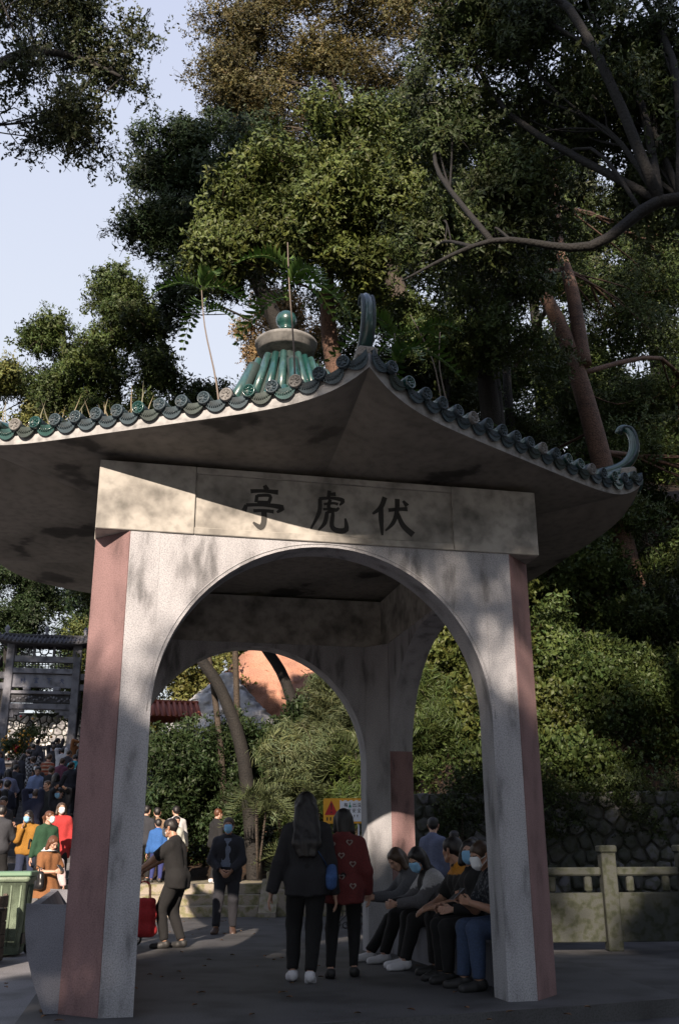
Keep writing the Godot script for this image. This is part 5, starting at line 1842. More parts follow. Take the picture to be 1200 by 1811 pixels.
	# near dark foliage with the black bough
	tree("overhanging_tree", "dark near tree overhanging the right side with a thick black bough", [W(9.2, -0.3, 11), W(8.6, 5, 11.5), W(7.0, 8.8, 12), W(5.0, 10.1, 12), W(3.6, 9.3, 12), W(2.2, 9.4, 12), W(0.9, 8.75, 12)], [0.32, 0.24, 0.15, 0.10, 0.07, 0.04, 0.012],
		[[W(3.4, 13.3, 13.5), Vector3(1.4, 1.3, 1.2), 170], [W(4.9, 14.2, 13.5), Vector3(1.4, 1.3, 1.2), 170], [W(2.3, 14.6, 13.5), Vector3(1.0, 0.9, 1.0), 80], [W(4.8, 12.3, 13), Vector3(1.2, 1.1, 1.0), 130], [W(3.2, 11.8, 13.5), Vector3(1.1, 0.8, 1.0), 100], [W(5.4, 10.9, 13), Vector3(0.8, 0.6, 0.9), 40], [W(1.7, 12.8, 14), Vector3(0.9, 0.8, 0.9), 60], [W(3.8, 15.6, 13.5), Vector3(1.6, 1.0, 1.2), 150], [W(1.6, 10.6, 14), Vector3(0.9, 0.6, 0.8), 50], [W(2.6, 10.4, 13.5), Vector3(0.8, 0.5, 0.8), 40], [W(5.6, 12.6, 13.5), Vector3(1.1, 1.2, 1.0), 110], [W(5.2, 16.2, 13.5), Vector3(1.5, 1.1, 1.2), 150], [W(2.4, 16.4, 13.5), Vector3(1.3, 0.9, 1.1), 110]],
		"small", M.leaf_shade, M.bark_black, 15, 1.0)
	tree("leafy_tree", "dense mid green crown behind the black bough, right of the bright green crown", [W(3.9, 6.2, 22.5), W(3.6, 10, 21), W(3.2, 13.5, 20), W(3.0, 16, 19.5)], [0.3, 0.26, 0.16, 0.06],
		[[W(2.9, 15.8, 19), Vector3(1.3, 1.2, 1.2), 190], [W(3.0, 13.6, 19), Vector3(1.3, 1.1, 1.2), 180], [W(4.6, 17.2, 19.5), Vector3(1.5, 1.3, 1.2), 150], [W(1.8, 17.4, 19.5), Vector3(1.3, 0.9, 1.1), 130], [W(2.2, 12.0, 19), Vector3(1.3, 0.8, 1.1), 130], [W(3.9, 11.9, 20), Vector3(1.2, 0.9, 1.1), 90]],
		"small", M.leaf_mid, M.bark_dark, 16, 1.0)
	# the tree with the reddish trunk
	tree("red_trunk_tree", "tree with a sunlit reddish leaning trunk at the right, small leaves with sky between", [W(6.9, 6.0, 22), W(6.3, 10.3, 22), W(5.95, 12.4, 22), W(5.55, 14.0, 22), W(4.7, 16.4, 22.2), W(4.2, 18.4, 22.5)], [0.30, 0.25, 0.225, 0.19, 0.12, 0.05],
		[[W(8.6, 16.4, 26), Vector3(2.2, 1.7, 1.8), 230], [W(5.6, 18.2, 26), Vector3(1.8, 1.3, 1.8), 170], [W(10.2, 13.4, 26), Vector3(1.8, 1.7, 1.8), 190], [W(7.4, 13.2, 26), Vector3(1.5, 1.3, 1.6), 120], [W(10.0, 18.6, 26), Vector3(2.0, 1.5, 1.8), 190], [W(5.0, 14.8, 27), Vector3(1.5, 1.5, 1.6), 120], [W(7.6, 11.0, 25), Vector3(1.8, 1.0, 1.5), 130], [W(10.6, 10.6, 25), Vector3(1.8, 1.2, 1.5), 150], [W(5.0, 11.6, 25), Vector3(1.2, 1.2, 1.2), 90]],
		"fine", M.leaf_mid, M.bark_red, 17, 1.15)
	var s := begin()
	tree("slim_forked_tree", "slim reddish stem forking beside the large leaning trunk", [W(6.1, 12.6, 21.9), W(6.05, 14.8, 22.1), W(5.9, 16.6, 22.4), W(6.1, 19.5, 22.8)], [0.2, 0.17, 0.13, 0.04],
		[[W(6.3, 19.4, 23), Vector3(1.3, 0.9, 1.2), 70]], "fine", M.leaf_mid, M.bark_red, 18, 1.1)
	# left middle
	tree("round_tree", "medium tree with a rounded leafy crown standing alone above the left eave", [W(-5.6, 6.0, 27), W(-5.7, 9, 26), W(-6.0, 12, 25), W(-6.3, 15, 24)], [0.2, 0.16, 0.1, 0.04],
		[[W(-6.3, 15.9, 24), Vector3(1.0, 0.85, 0.9), 170], [W(-7.4, 14.6, 24), Vector3(0.95, 0.6, 0.9), 120], [W(-5.5, 14.9, 24), Vector3(1.1, 0.75, 1.0), 160], [W(-6.6, 13.5, 24), Vector3(1.4, 0.7, 1.0), 170], [W(-5.0, 13.7, 24), Vector3(0.9, 0.6, 0.9), 100], [W(-7.7, 13.2, 24), Vector3(0.7, 0.5, 0.8), 60], [W(-5.6, 12.3, 24), Vector3(1.6, 0.7, 1.0), 140]],
		"small", M.leaf_mid, M.bark, 19, 1.0)
	tree("low_tree", "low leafy crown between the rounded tree and the roof finials", [W(-2.6, 5.0, 27), W(-3.0, 9, 26), W(-3.4, 12.0, 25)], [0.09, 0.08, 0.04],
		[[W(-3.6, 13.0, 24.5), Vector3(0.95, 0.6, 0.9), 110], [W(-2.7, 12.6, 24.5), Vector3(0.8, 0.6, 0.9), 90], [W(-4.2, 12.2, 24.5), Vector3(1.2, 0.7, 0.9), 110], [W(-2.2, 11.8, 24.5), Vector3(0.9, 0.7, 0.9), 80]],
		"broad", M.leaf_mid, M.bark, 20, 0.9)
	# behind the finials
	tree("tan_tree", "sunlit tan-leaved tree far behind the green ball on the roof", [W(-0.5, 9.0, 38), W(-1.2, 15, 36), W(-2.0, 20, 34.5), W(-2.7, 22.2, 34)], [0.4, 0.3, 0.2, 0.06],
		[[W(-2.9, 20.2, 34), Vector3(1.3, 0.8, 1.1), 170], [W(-2.1, 21.6, 34), Vector3(1.1, 0.7, 1.1), 130], [W(-1.2, 20.0, 34), Vector3(1.0, 0.9, 1.1), 110]], "fine", M.leaf_tan, M.bark, 21, 1.2)
	tree("shaded_tree", "dark shaded tree with thin upright trunks behind the front roof corner", [W(2.6, 5.2, 22.5), W(2.5, 9, 22), W(2.7, 13, 22)], [0.22, 0.19, 0.1],
		[[W(1.3, 12.9, 22), Vector3(1.4, 0.9, 1.1), 170], [W(0.4, 11.6, 22.5), Vector3(1.3, 0.8, 1.1), 140], [W(2.6, 12.0, 23), Vector3(1.4, 1.2, 1.1), 150], [W(1.6, 10.6, 23), Vector3(1.6, 0.9, 1.1), 150], [W(4.0, 11.4, 24), Vector3(1.4, 1.4, 1.2), 110], [W(3.0, 9.6, 23.5), Vector3(1.6, 1.0, 1.2), 130], [W(-0.6, 11.9, 23), Vector3(1.1, 0.8, 1.0), 100]], "small", M.leaf_shade, M.bark_dark, 22, 1.0)
	for q in [[3.75, 20.8, 0.17, "dark upright trunk behind the right eave, left of the reddish trunk"], [4.45, 22.8, 0.13, "thin dark trunk standing between the dark trunk and the reddish one"]]:
		tree("bare_trunk_tree", q[3], [W(q[0] + 0.2, 4.5, q[1]), W(q[0], 9, q[1]), W(q[0] - 0.1, 13.2, q[1]), W(q[0] + 0.3, 16.5, q[1])], [q[2] * 1.2, q[2], q[2] * 0.8, 0.04], [[W(q[0] + 0.2, 16.2, q[1]), Vector3(1.2, 0.9, 1.2), 80]], "broad", M.leaf_shade, M.bark_dark, int(q[0] * 100), 1.0)
	# far left, beyond the eave
	tree("far_tree", "far yellow-green tree low at the left edge above the eave", [W(-16.5, 2.5, 38), W(-15.6, 12, 37), W(-13.6, 18, 36)], [0.3, 0.22, 0.06],
		[[W(-13.4, 19.2, 36), Vector3(1.6, 0.9, 1.3), 170], [W(-11.7, 18.4, 36), Vector3(1.3, 0.8, 1.2), 130], [W(-12.6, 17.2, 36), Vector3(2.4, 0.9, 1.3), 190], [W(-9.6, 17.0, 37), Vector3(1.6, 0.9, 1.3), 120], [W(-10.6, 15.6, 37), Vector3(2.4, 1.0, 1.3), 160]], "broad", M.leaf_yellow, M.bark, 23, 1.1)
	# behind the archway and under the left eave
	var k := 0
	for q in [[-18.0, 13.2, 52.0, 2.6, "dark wooded crown behind the left end of the stone archway"], [-14.4, 12.6, 53.0, 2.2, "dark crown right behind the roof of the stone archway"], [-11.4, 12.0, 50.0, 2.2, "sunlit crown right of the archway under the left eave"]]:
		tree("wood_tree", q[4], [W(q[0], 5.0, q[2]), W(q[0] + 0.3, 9.5, q[2]), W(q[0], 13, q[2])], [0.3, 0.24, 0.1],
			[[W(q[0], q[1], q[2]), Vector3(q[3], 1.7, 1.6), 260], [W(q[0] + 0.8, q[1] + 2.0, q[2]), Vector3(q[3], 1.4, 1.6), 230], [W(q[0] - 0.6, q[1] - 2.6, q[2] + 1.0), Vector3(q[3], 1.6, 1.4), 200]], "broad", M.leaf_vine if k == 2 else M.leaf_dark, M.bark_dark, 40 + k, 1.25)
		k += 1
	# trees seen through the arch
	tree("leaning_tree", "dark leaning trunk seen through the arch, left of the palms", [W(-1.95, 0.2, 24), W(-2.3, 3.2, 24), W(-2.9, 4.9, 24), W(-3.6, 6.0, 24), W(-4.6, 8.6, 24.3)], [0.2, 0.165, 0.15, 0.14, 0.06],
		[[W(-4.8, 9.2, 24.5), Vector3(1.6, 0.8, 1.3), 150], [W(-3.2, 8.9, 24.5), Vector3(1.3, 0.7, 1.2), 110], [W(-5.9, 7.6, 24.5), Vector3(1.0, 0.7, 1.1), 80]], "broad", M.leaf_mid, M.bark_dark, 51, 1.0)
	tree("slim_tree", "slimmer pale-barked trunk just left of the dark leaning trunk", [W(-2.6, 0.2, 24.8), W(-2.95, 3.4, 24.8), W(-3.25, 5.4, 24.8), W(-3.8, 8.0, 24.8)], [0.10, 0.085, 0.075, 0.03], [[W(-3.9, 8.2, 25), Vector3(0.9, 0.6, 0.9), 60]], "broad", M.leaf_mid, M.bark, 52, 1.0)
	tree("slope_tree", "dark trunk leaning in front of the bare orange earth bank", [W(-0.9, 4.0, 30), W(-1.67, 6.1, 30), W(-2.57, 7.6, 30), W(-3.7, 10.2, 30)], [0.2, 0.17, 0.15, 0.06], [[W(-3.8, 11.0, 30), Vector3(1.5, 0.8, 1.2), 100]], "broad", M.leaf_mid, M.bark_dark, 53, 1.1)
	# the wood that closes the view behind all these
	var wd := [
		["wood_backdrop_tree", 0.5, 33.0, 15.0, "dark crown low in the wood right behind the roof finials", "leaf_dark"],
		["wood_backdrop_tree", 4.5, 33.0, 16.0, "dark crown deep in the wood behind the two dark trunks", "leaf_shade"],
		["wood_backdrop_tree", 8.5, 33.0, 17.5, "leafy crown deep in the wood behind the reddish trunk", "leaf_mid"],
		["wood_backdrop_tree", 13.0, 33.0, 17.0, "leafy crown deep in the wood at the right edge", "leaf_mid"],
		["wood_backdrop_tree", 2.5, 34.0, 23.0, "tall crown behind the bright green tree and the black bough", "leaf_mid"],
		["wood_backdrop_tree", 7.5, 34.0, 24.5, "tall crown high behind the overhanging tree at the upper right", "leaf_olive"],
		["wood_backdrop_tree", 12.0, 34.0, 25.0, "tall crown in the far upper right corner", "leaf_shade"],
		["wood_backdrop_tree", -3.5, 50.0, 17.0, "low dark crown behind the low tree left of the finials", "leaf_dark"],
		["wood_backdrop_tree", -8.5, 40.0, 13.5, "low dark crown behind the rounded tree at the left", "leaf_dark"],
		["wood_backdrop_tree", -7.2, 43.0, 8.6, "sunlit brush far behind the red-roofed shelter inside the arch", "leaf_yellow"],
		["wood_backdrop_tree", -3.8, 52.0, 12.5, "light green brush above the orange earth bank inside the arch", "leaf_yellow"]]
	var n := 0
	for q in wd:
		var y0 := terr(q[1], q[2])
		var yc: float = q[3]
		var b := []
		rng.seed = 500 + n
		for i in 7: b.append([W(q[1] + rng.randf_range(-2.2, 2.2), yc + rng.randf_range(-2.8, 2.8), q[2] + rng.randf_range(-1, 1)), Vector3(1.7, 1.3, 1.4), 58])
		tree(q[0], q[4], [W(q[1], y0 - 0.3, q[2]), W(q[1] + 0.3, lerpf(y0, yc, 0.5), q[2]), W(q[1], yc + 1.5, q[2])], [0.3, 0.24, 0.06], b, "broad", M[q[5]], M.bark_dark, 300 + n, 1.5)
		n += 1
	# woods round the viewer, out of the frame: they close off the low sky
	for q in [[-17.0, 4.0, "left of the viewer"], [-16.0, -6.0, "behind the viewer at the left, the nearer one"], [-13.0, -20.0, "behind the viewer at the left, the farther one"], [12.0, -3.0, "right of the viewer, just behind"], [13.0, 7.0, "right of the viewer, level with the pavilion front"], [11.0, -16.0, "behind the viewer at the right, the nearer one"], [16.0, 15.0, "right of the frame beside the rubble wall"], [0.5, -24.0, "straight behind the viewer"], [-22.0, 14.0, "left of the frame beyond the bins"], [9.0, -26.0, "behind the viewer at the right, the farther one"]]:
		var b := []
		rng.seed = 800 + n
		for i in 8: b.append([W(q[0] + rng.randf_range(-2.5, 2.5), rng.randf_range(4.5, 15.0) if q[0] > -5.0 else rng.randf_range(3.0, 9.5), q[1] + rng.randf_range(-2.5, 2.5)), Vector3(2.6, 2.0, 2.6), 70])
		tree("surrounding_tree", "leafy tree outside the photo, " + q[2], [W(q[0], -0.3, q[1]), W(q[0] + 0.3, 6, q[1]), W(q[0], 12, q[1])], [0.4, 0.3, 0.08], b, "big", M.leaf_mid, M.bark, 700 + n, 1.6, "woods outside the frame")
		n += 1
	# trees that stand behind the lens and throw the dappled shade
	tree("shade_tree", "broad tree behind the viewer that shades the lower pavilion", [W(-6.5, -0.2, -13.5), W(-5.6, 4, -12.8), W(-4.2, 7.5, -12.2), W(-2.8, 10, -12)], [0.4, 0.32, 0.22, 0.08],
		[[W(-3.9, 9.6, -12), Vector3(1.7, 1.1, 1.5), 170], [W(-1.9, 9.7, -12), Vector3(1.5, 1.2, 1.5), 170], [W(-0.3, 9.0, -12), Vector3(1.4, 0.8, 1.5), 60], [W(0.6, 10.6, -12), Vector3(0.8, 0.7, 1.0), 40], [W(-5.4, 8.5, -12), Vector3(1.4, 1.0, 1.4), 100], [W(-4.7, 11.0, -12), Vector3(1.0, 0.7, 1.2), 90], [W(-2.9, 11.5, -12), Vector3(1.3, 0.6, 1.2), 110], [W(-1.7, 11.0, -12), Vector3(0.9, 0.6, 1.2), 80], [W(-0.2, 11.0, -12), Vector3(0.7, 0.6, 1.0), 60], [W(0.9, 11.4, -12), Vector3(0.8, 0.5, 1.0), 40], [W(-6.0, 10.2, -12), Vector3(0.9, 0.7, 1.0), 50], [W(-1.8, 14.2, -12), Vector3(1.5, 0.4, 1.2), 140], [W(-1.3, 13.0, -12), Vector3(1.0, 0.35, 1.0), 6], [W(-4.9, 7.3, -11), Vector3(2.0, 0.8, 1.4), 120], [W(-1.6, 7.6, -12), Vector3(2.2, 0.9, 1.4), 170], [W(1.0, 8.6, -12), Vector3(1.6, 1.4, 1.4), 140]], "broad", M.leaf_mid, M.bark, 61, 1.25)
	tree("tall_shade_tree", "tall tree behind the viewer that shades the slope at the right", [W(4.0, -0.2, -13), W(3.4, 9, -12.5), W(2.4, 16, -12), W(1.8, 23, -12)], [0.5, 0.4, 0.28, 0.1],
		[[W(1.2, 17.4, -12), Vector3(1.6, 1.2, 1.5), 60], [W(2.8, 21.4, -12), Vector3(2.0, 1.6, 1.8), 170], [W(1.0, 25.2, -12), Vector3(2.2, 2.0, 1.8), 210], [W(0.4, 22.8, -12), Vector3(1.3, 1.2, 1.5), 80], [W(4.6, 18.6, -12), Vector3(1.6, 1.5, 1.8), 70], [W(3.6, 26.0, -12), Vector3(2.4, 2.0, 1.8), 180], [W(1.4, 29.6, -12), Vector3(2.2, 1.8, 1.8), 120], [W(4.4, 30.0, -12), Vector3(2.2, 1.8, 1.8), 120], [W(2.4, 33.4, -12), Vector3(2.4, 1.6, 1.8), 110], [W(2.8, 14.6, -12), Vector3(1.7, 1.0, 1.6), 60], [W(0.6, 14.9, -12), Vector3(1.7, 0.9, 1.5), 150], [W(-1.3, 15.0, -12), Vector3(1.2, 0.8, 1.4), 80], [W(1.1, 12.5, -12), Vector3(0.9, 0.6, 1.2), 70], [W(2.2, 12.2, -12), Vector3(1.5, 1.1, 1.2), 130]], "broad", M.leaf_mid, M.bark, 62, 1.35)

func shade_left() -> void:
	tree("stair_shade_tree", "tall tree left of the frame that shades the crowded stairs and the archway", [W(-15, -0.2, 15), W(-14.8, 6, 15.5), W(-15.4, 13, 16), W(-16.5, 21, 16)], [0.5, 0.42, 0.3, 0.1],
		[[W(-11.0, 9.4, 16), Vector3(1.4, 1.8, 1.5), 120], [W(-13.6, 11.4, 16), Vector3(1.8, 2.0, 1.6), 150], [W(-16.0, 13.0, 16), Vector3(2.0, 2.2, 1.6), 150], [W(-13.4, 15.4, 16), Vector3(1.8, 1.8, 1.6), 140], [W(-16.4, 17.6, 16), Vector3(2.2, 2.0, 1.6), 160], [W(-18.6, 20.6, 16), Vector3(2.2, 2.0, 1.6), 150], [W(-16.4, 22.6, 16), Vector3(2.2, 1.8, 1.6), 150], [W(-19.0, 24.6, 16), Vector3(2.2, 1.8, 1.6), 130], [W(-12.4, 7.4, 16), Vector3(1.6, 1.2, 1.4), 80]], "broad", M.leaf_mid, M.bark, 64, 1.35)
	tree("left_shade_tree", "tall tree behind the viewer at the left that shades the stairs and archway", [W(-17, -0.2, -15), W(-16, 9, -14), W(-15, 16, -13), W(-14, 23, -12)], [0.5, 0.4, 0.28, 0.1],
		[[W(-13.0, 23.6, -12), Vector3(2.2, 2.0, 1.8), 160], [W(-15.6, 21.6, -12), Vector3(2.2, 2.0, 1.8), 160], [W(-16.5, 25.4, -12), Vector3(2.4, 2.2, 1.8), 180], [W(-13.6, 27.4, -12), Vector3(2.4, 1.8, 1.8), 170], [W(-18.6, 23.0, -12), Vector3(2.2, 2.0, 1.8), 150], [W(-10.6, 26.6, -12), Vector3(1.8, 1.6, 1.6), 120], [W(-8.3, 32.2, -12), Vector3(1.5, 1.4, 1.6), 110], [W(-19.5, 27.6, -12), Vector3(2.4, 2.0, 1.8), 150], [W(-13.4, 19.4, -12), Vector3(1.6, 1.0, 1.6), 70], [W(-17.2, 29.5, -12), Vector3(2.6, 1.8, 1.8), 150]], "broad", M.leaf_mid, M.bark, 63, 1.35)

func build_plants() -> void:
	# the overgrown slope on the right: leafy trees and shrubs hung with creepers
	var vd := [
		[3.4, 19.4, 3.6, 1.1, 0.9, "creeper-covered shrub just right of the right front pillar, lowest of the slope", "vine"],
		[3.3, 20.4, 5.6, 1.0, 1.2, "sunlit creeper curtain beside the right front pillar, half way up the slope", "vine"],
		[3.6, 21.2, 7.8, 1.2, 1.1, "leafy tangle right under the right roof corner", "broad"],
		[5.1, 20.2, 5.0, 1.1, 1.3, "drooping leafy shrub in the middle of the right slope", "broad"],
		[5.4, 21.4, 7.4, 1.2, 1.2, "creeper-hung small tree in the middle of the right slope, upper part", "vine"],
		[6.9, 20.6, 5.2, 1.1, 1.4, "dark shrub mass at the right edge, half way up the slope", "broad"],
		[7.2, 22.0, 8.0, 1.4, 1.4, "leafy crown at the right edge below the reddish trunk", "broad"],
		[5.9, 19.0, 3.0, 0.9, 0.45, "small bright shrub above the rubble wall near the right edge", "vine"],
		[1.9, 19.6, 3.7, 0.7, 1.1, "ferny shrub seen between the right pillars, lower one", "bamboo"],
		[2.2, 20.6, 5.6, 0.9, 1.1, "leafy shrub seen between the right pillars, upper one", "vine"],
		[4.3, 18.6, 2.6, 0.9, 0.4, "leafy shrub spilling over the middle of the rubble wall", "vine"],
		[7.6, 18.8, 3.0, 1.1, 0.6, "low shrub on top of the rubble wall at the right edge", "broad"],
		[2.9, 18.5, 2.7, 0.7, 0.5, "dark low shrub on the rubble wall right beside the front pillar", "broad"],
		[4.4, 19.6, 4.2, 0.9, 0.8, "creeper mass above the middle of the rubble wall", "vine"],
		[6.2, 19.8, 4.2, 0.9, 0.8, "shaded leafy mass above the rubble wall, right of the middle", "broad"],
		[1.3, 21.4, 5.2, 0.8, 1.2, "dark shrub beside the far right pillar under the far arch", "broad"]]
	var k := 0
	for q in vd:
		var y0 := terr(q[0], q[1] + 0.6) - 0.1
		var b := [[W(q[0], q[2], q[1]), Vector3(q[3], q[4], 0.7), 190], [W(q[0] + 0.4, q[2] - 0.9, q[1] - 0.1), Vector3(q[3] * 0.8, q[4] * 0.7, 0.5), 90]]
		if k == 7: b = [b[0]]; b[0][2] = 110
		tree("slope_shrub", q[5], [W(q[0] + 0.2, y0, q[1] + 0.6), W(q[0] + 0.1, lerpf(y0, q[2], 0.6), q[1] + 0.3), W(q[0], q[2] + 0.3, q[1])], [0.07, 0.05, 0.02], b, q[6], M.leaf_vine if k in [0, 1, 7, 9] else M.leaf_mid if k != 5 else M.leaf_shade, M.bark_red if k in [1, 4] else M.bark, 70 + k, 0.85, "shrubs on the right slope", "shrub", true, 0.7)
		k += 1
	# shrubs seen through the arch
	var sh := [
		[-4.0, 24.6, 3.0, 0.8, 0.9, "dark shrub at the left inside the arch beside the stair parapet", "broad", "leaf_dark"],
		[-3.0, 25.4, 3.0, 0.9, 1.0, "dark shrub below the slim trunk inside the arch", "broad", "leaf_dark"],
		[-1.6, 26.0, 3.9, 1.1, 0.8, "shrub in front of the pale sheeting, right of the dark trunk", "broad", "leaf_dark"],
		[-0.9, 24.2, 3.4, 0.9, 0.9, "pale bamboo-like shrub in the middle of the arch", "bamboo", "leaf_palm"],
		[0.1, 24.8, 4.3, 1.0, 1.1, "feathery bamboo clump at the right inside the arch", "bamboo", "leaf_palm"],
		[0.5, 22.8, 2.7, 0.7, 0.8, "bamboo shrub right behind the warning sign", "bamboo", "leaf_mid"],
		[-0.3, 25.8, 4.5, 1.2, 0.7, "dark leafy shrub below the orange bank", "broad", "leaf_dark"]]
	k = 0
	for q in sh:
		var y0 := terr(q[0], q[1]) - 0.1
		tree("garden_shrub", q[5], [W(q[0] + 0.1, y0, q[1]), W(q[0], lerpf(y0, q[2], 0.6), q[1]), W(q[0], q[2], q[1])], [0.05, 0.04, 0.015], [[W(q[0], q[2], q[1]), Vector3(q[3], q[4], 0.7), 210], [W(q[0] - 0.1, q[2] - 0.9, q[1]), Vector3(q[3] * 0.8, 0.6, 0.6), 110]], q[6], M[q[7]], M.bark, 90 + k, 0.9, "shrubs seen through the arch", "shrub", true, 0.3)
		k += 1
	k = 0
	for q in [[2.0, 1.5, "creeper patch hanging on the rubble wall between the right pillars"], [3.3, 1.6, "creeper patch on the rubble wall just right of the front pillar"], [4.4, 1.75, "creeper hanging over the rubble wall above the balustrade post"], [5.4, 1.6, "creeper hanging over the rubble wall near the right edge"]]:
		tree("wall_creeper", q[2], [W(q[0], 2.2, 17.6), W(q[0] + 0.05, 1.9, 17.36), W(q[0], q[1] - 0.3, 17.36)], [0.012, 0.01, 0.006], [[W(q[0], q[1] + 0.2, 17.34), Vector3(0.62, 0.42, 0.10), 44], [W(q[0] + 0.4, 2.15, 17.5), Vector3(0.7, 0.18, 0.25), 36]], "vine", M.leaf_shade, M.bark, 150 + k, 0.42, "", "creeper", false, 0.8)
		k += 1
	palm(W(-1.72, 0.75, 21.5), 18, 1.25, "pale feathery palm in the arch, left of the long-haired woman in the dark jacket", 3, M.leaf_palm, 1.1)
	palm(W(-1.0, 0.75, 21.6), 12, 0.85, "small palm low behind the woman in the dark jacket", 4, M.leaf_palm)
	palm(W(0.35, 1.4, 22.6), 16, 1.3, "tall palm at the right inside the arch beside the far pillar", 5, M.leaf_palm, 1.5)
	palm(W(-0.5, 2.0, 23.2), 12, 1.1, "palm above the warning sign among the bamboo", 6, M.leaf_palm)
	palm(W(6.4, 2.7, 18.7), 9, 0.5, "fern above the rubble wall at the right edge", 7, M.leaf_vine)
	palm(W(2.3, 2.6, 18.6), 9, 0.55, "fern above the rubble wall between the right pillars", 8, M.leaf_mid)
	# litter and ground cover
	for q in [["undergrowth", "vine", M.leaf_mid, 3800, 0.8, 0.12], ["leaf_litter", "litter", M.leaf_litter, 1100, 1.0, 0.02]]:
		var mm := MultiMesh.new()
		mm.transform_format = MultiMesh.TRANSFORM_3D
		mm.use_colors = true
		mm.mesh = clump(q[1], 0)
		rng.seed = hash(q[0])
		var xs := []
		while xs.size() < q[3]:
			var r := rng.randf_range(-5.0, 9.5)
			var f := rng.randf_range(18.2, 31.0)
			if r < 1.0 and f < 20.8: continue
			if r < -1.3 and f < 25.6: continue
			if q[0] == "undergrowth" and (r > -1.3 and r < 0.9 and f < 22.5): continue
			xs.append(Transform3D(Basis(Vector3.UP, rng.randf() * TAU).scaled(Vector3.ONE * q[4] * rng.randf_range(0.7, 1.4)), W(r, terr(r, f) + q[5], f)))
		mm.instance_count = xs.size()
		for i in xs.size():
			mm.set_instance_transform(i, xs[i])
			var t := rng.randf_range(0.6, 1.2)
			mm.set_instance_color(i, Color(t, t, t))
		var o := MultiMeshInstance3D.new()
		o.name = q[0]
		o.multimesh = mm
		o.material_override = q[2]
		add_child(o, true)
		o.set_meta("kind", "stuff")
		tag(o, "low green undergrowth covering the wooded slope" if q[0] == "undergrowth" else "dry brown fallen leaves lying on the slope", "ground cover" if q[0] == "undergrowth" else "fallen leaves")
	# a few dry leaves on the paving
	var fl := leaf_arr()
	rng.seed = 321
	for i in 150:
		var r := rng.randf_range(-3.5, 2.3)
		var f := rng.randf_range(7.5, 20.0)
		leaf(fl, W(r, 0.012, f), Vector3(rng.randfn(), 0.05, rng.randfn()).normalized(), Vector3.UP, rng.randf_range(0.05, 0.09), 0.03, leaf_tone(), 0.3, 0.1)
	var fo := put("fallen_leaf", leaf_done(fl), M.leaf_litter)
	fo.set_meta("kind", "stuff")
	tag(fo, "few dry brown leaves lying on the pavilion floor", "fallen leaves")
	# bare bank, pale sheeting, red roof far through the arch
	var bank := net([[W(-4.8, 7.4, 44), W(0.4, 7.2, 44), 1.5, 1.5], [W(-3.6, 8.9, 45), W(-1.2, 8.7, 45), 1.3, 1.1]], 0.25, 1.0, 0.25)
	var bo := put("earth_bank", net_mesh(bank), M.clay)
	tag(bo, "bare orange earth bank high behind the leaning trunk in the arch", "earth bank")
	var sheet := net([[W(-5.7, 5.4, 35.5), W(-4.2, 7.1, 36.5), 0.6, 0.4], [W(-4.2, 7.1, 36.5), W(-2.9, 5.2, 35.5), 0.4, 0.7], [W(-5.8, 4.4, 35), W(-2.2, 4.4, 35), 0.9, 0.9], [W(-4.2, 5.2, 35.5), W(-4.1, 6.0, 36), 0.9, 0.7]], 0.16, 0.3, 0.2)
	tag(put("pale_sheeting", net_mesh(sheet), M.pale_a), "pale grey sheeting heaped over the slope behind the trunks in the arch", "sheeting")
	var rf := thing("shelter", "small shelter with a red-brown tiled roof at the left inside the arch", "shelter", W(-5.3, 3.0, 30.0), 0.3)
	for x in [-0.7, 0.7]:
		for z in [-0.5, 0.5]:
			var st := begin()
			box(st, Vector3(x, 0.6, z), Vector3(0.14, 3.0, 0.14), 0.01)
			obj("post", st, M.step_grey, rf)
	var sr := begin()
	for s in [-1.0, 1.0]:
		for i in 12:
			var x0 := -1.0 + i / 6.0
			var a := Vector3(x0, 2.0, 0.8 * s)
			var b := Vector3(x0 + 1 / 6.0, 2.0, 0.8 * s)
			var c := Vector3(x0 + 1 / 6.0, 2.5, 0)
			var d := Vector3(x0, 2.5, 0)
			if s > 0: quad(sr, a, b, c, d)
			else: quad(sr, b, a, d, c)
			tube(sr, [a + Vector3(0.08, 0.0, 0.03 * s), d + Vector3(0.08, 0.03, 0)], [0.05], 6)
	box(sr, Vector3(0, 2.53, 0), Vector3(2.0, 0.1, 0.12), 0.02)
	obj("tiled_roof", sr, mat(lin(0.30, 0.085, 0.05), 0.7), rf)
	# plants that have rooted on the roof
	var on_roof := func(u: float, v: float) -> Vector3:
		var rad := Vector2(u, v)
		var a := fposmod(atan2(u, v), TAU)
		var kk := int(a / (PI / 3))
		var ca := corner(kk)
		var cb := corner(kk + 1)
		var n := ((ca + cb) * 0.5).normalized()
		var rho := rad.dot(n) / (RH * 0.866)
		return P(u, roof_y(rho, 0.5) + 0.05, v)
	sapling(on_roof.call(-0.95, 2.35), [Vector3.ZERO, Vector3(-0.08, 0.6, 0), Vector3(-0.2, 1.15, 0.05), Vector3(-0.26, 1.65, 0)], [[0.95, 0.4, 0.3, 1.1], [0.97, 2.0, 0.2, 1.1], [0.9, 3.6, 0.4, 1.2], [0.93, 5.0, 0.3, 1.0], [0.8, 1.2, 0.6, 0.9]], "bent sapling with feathery leaves growing on the roof left of the green ball", 1, 0.55)
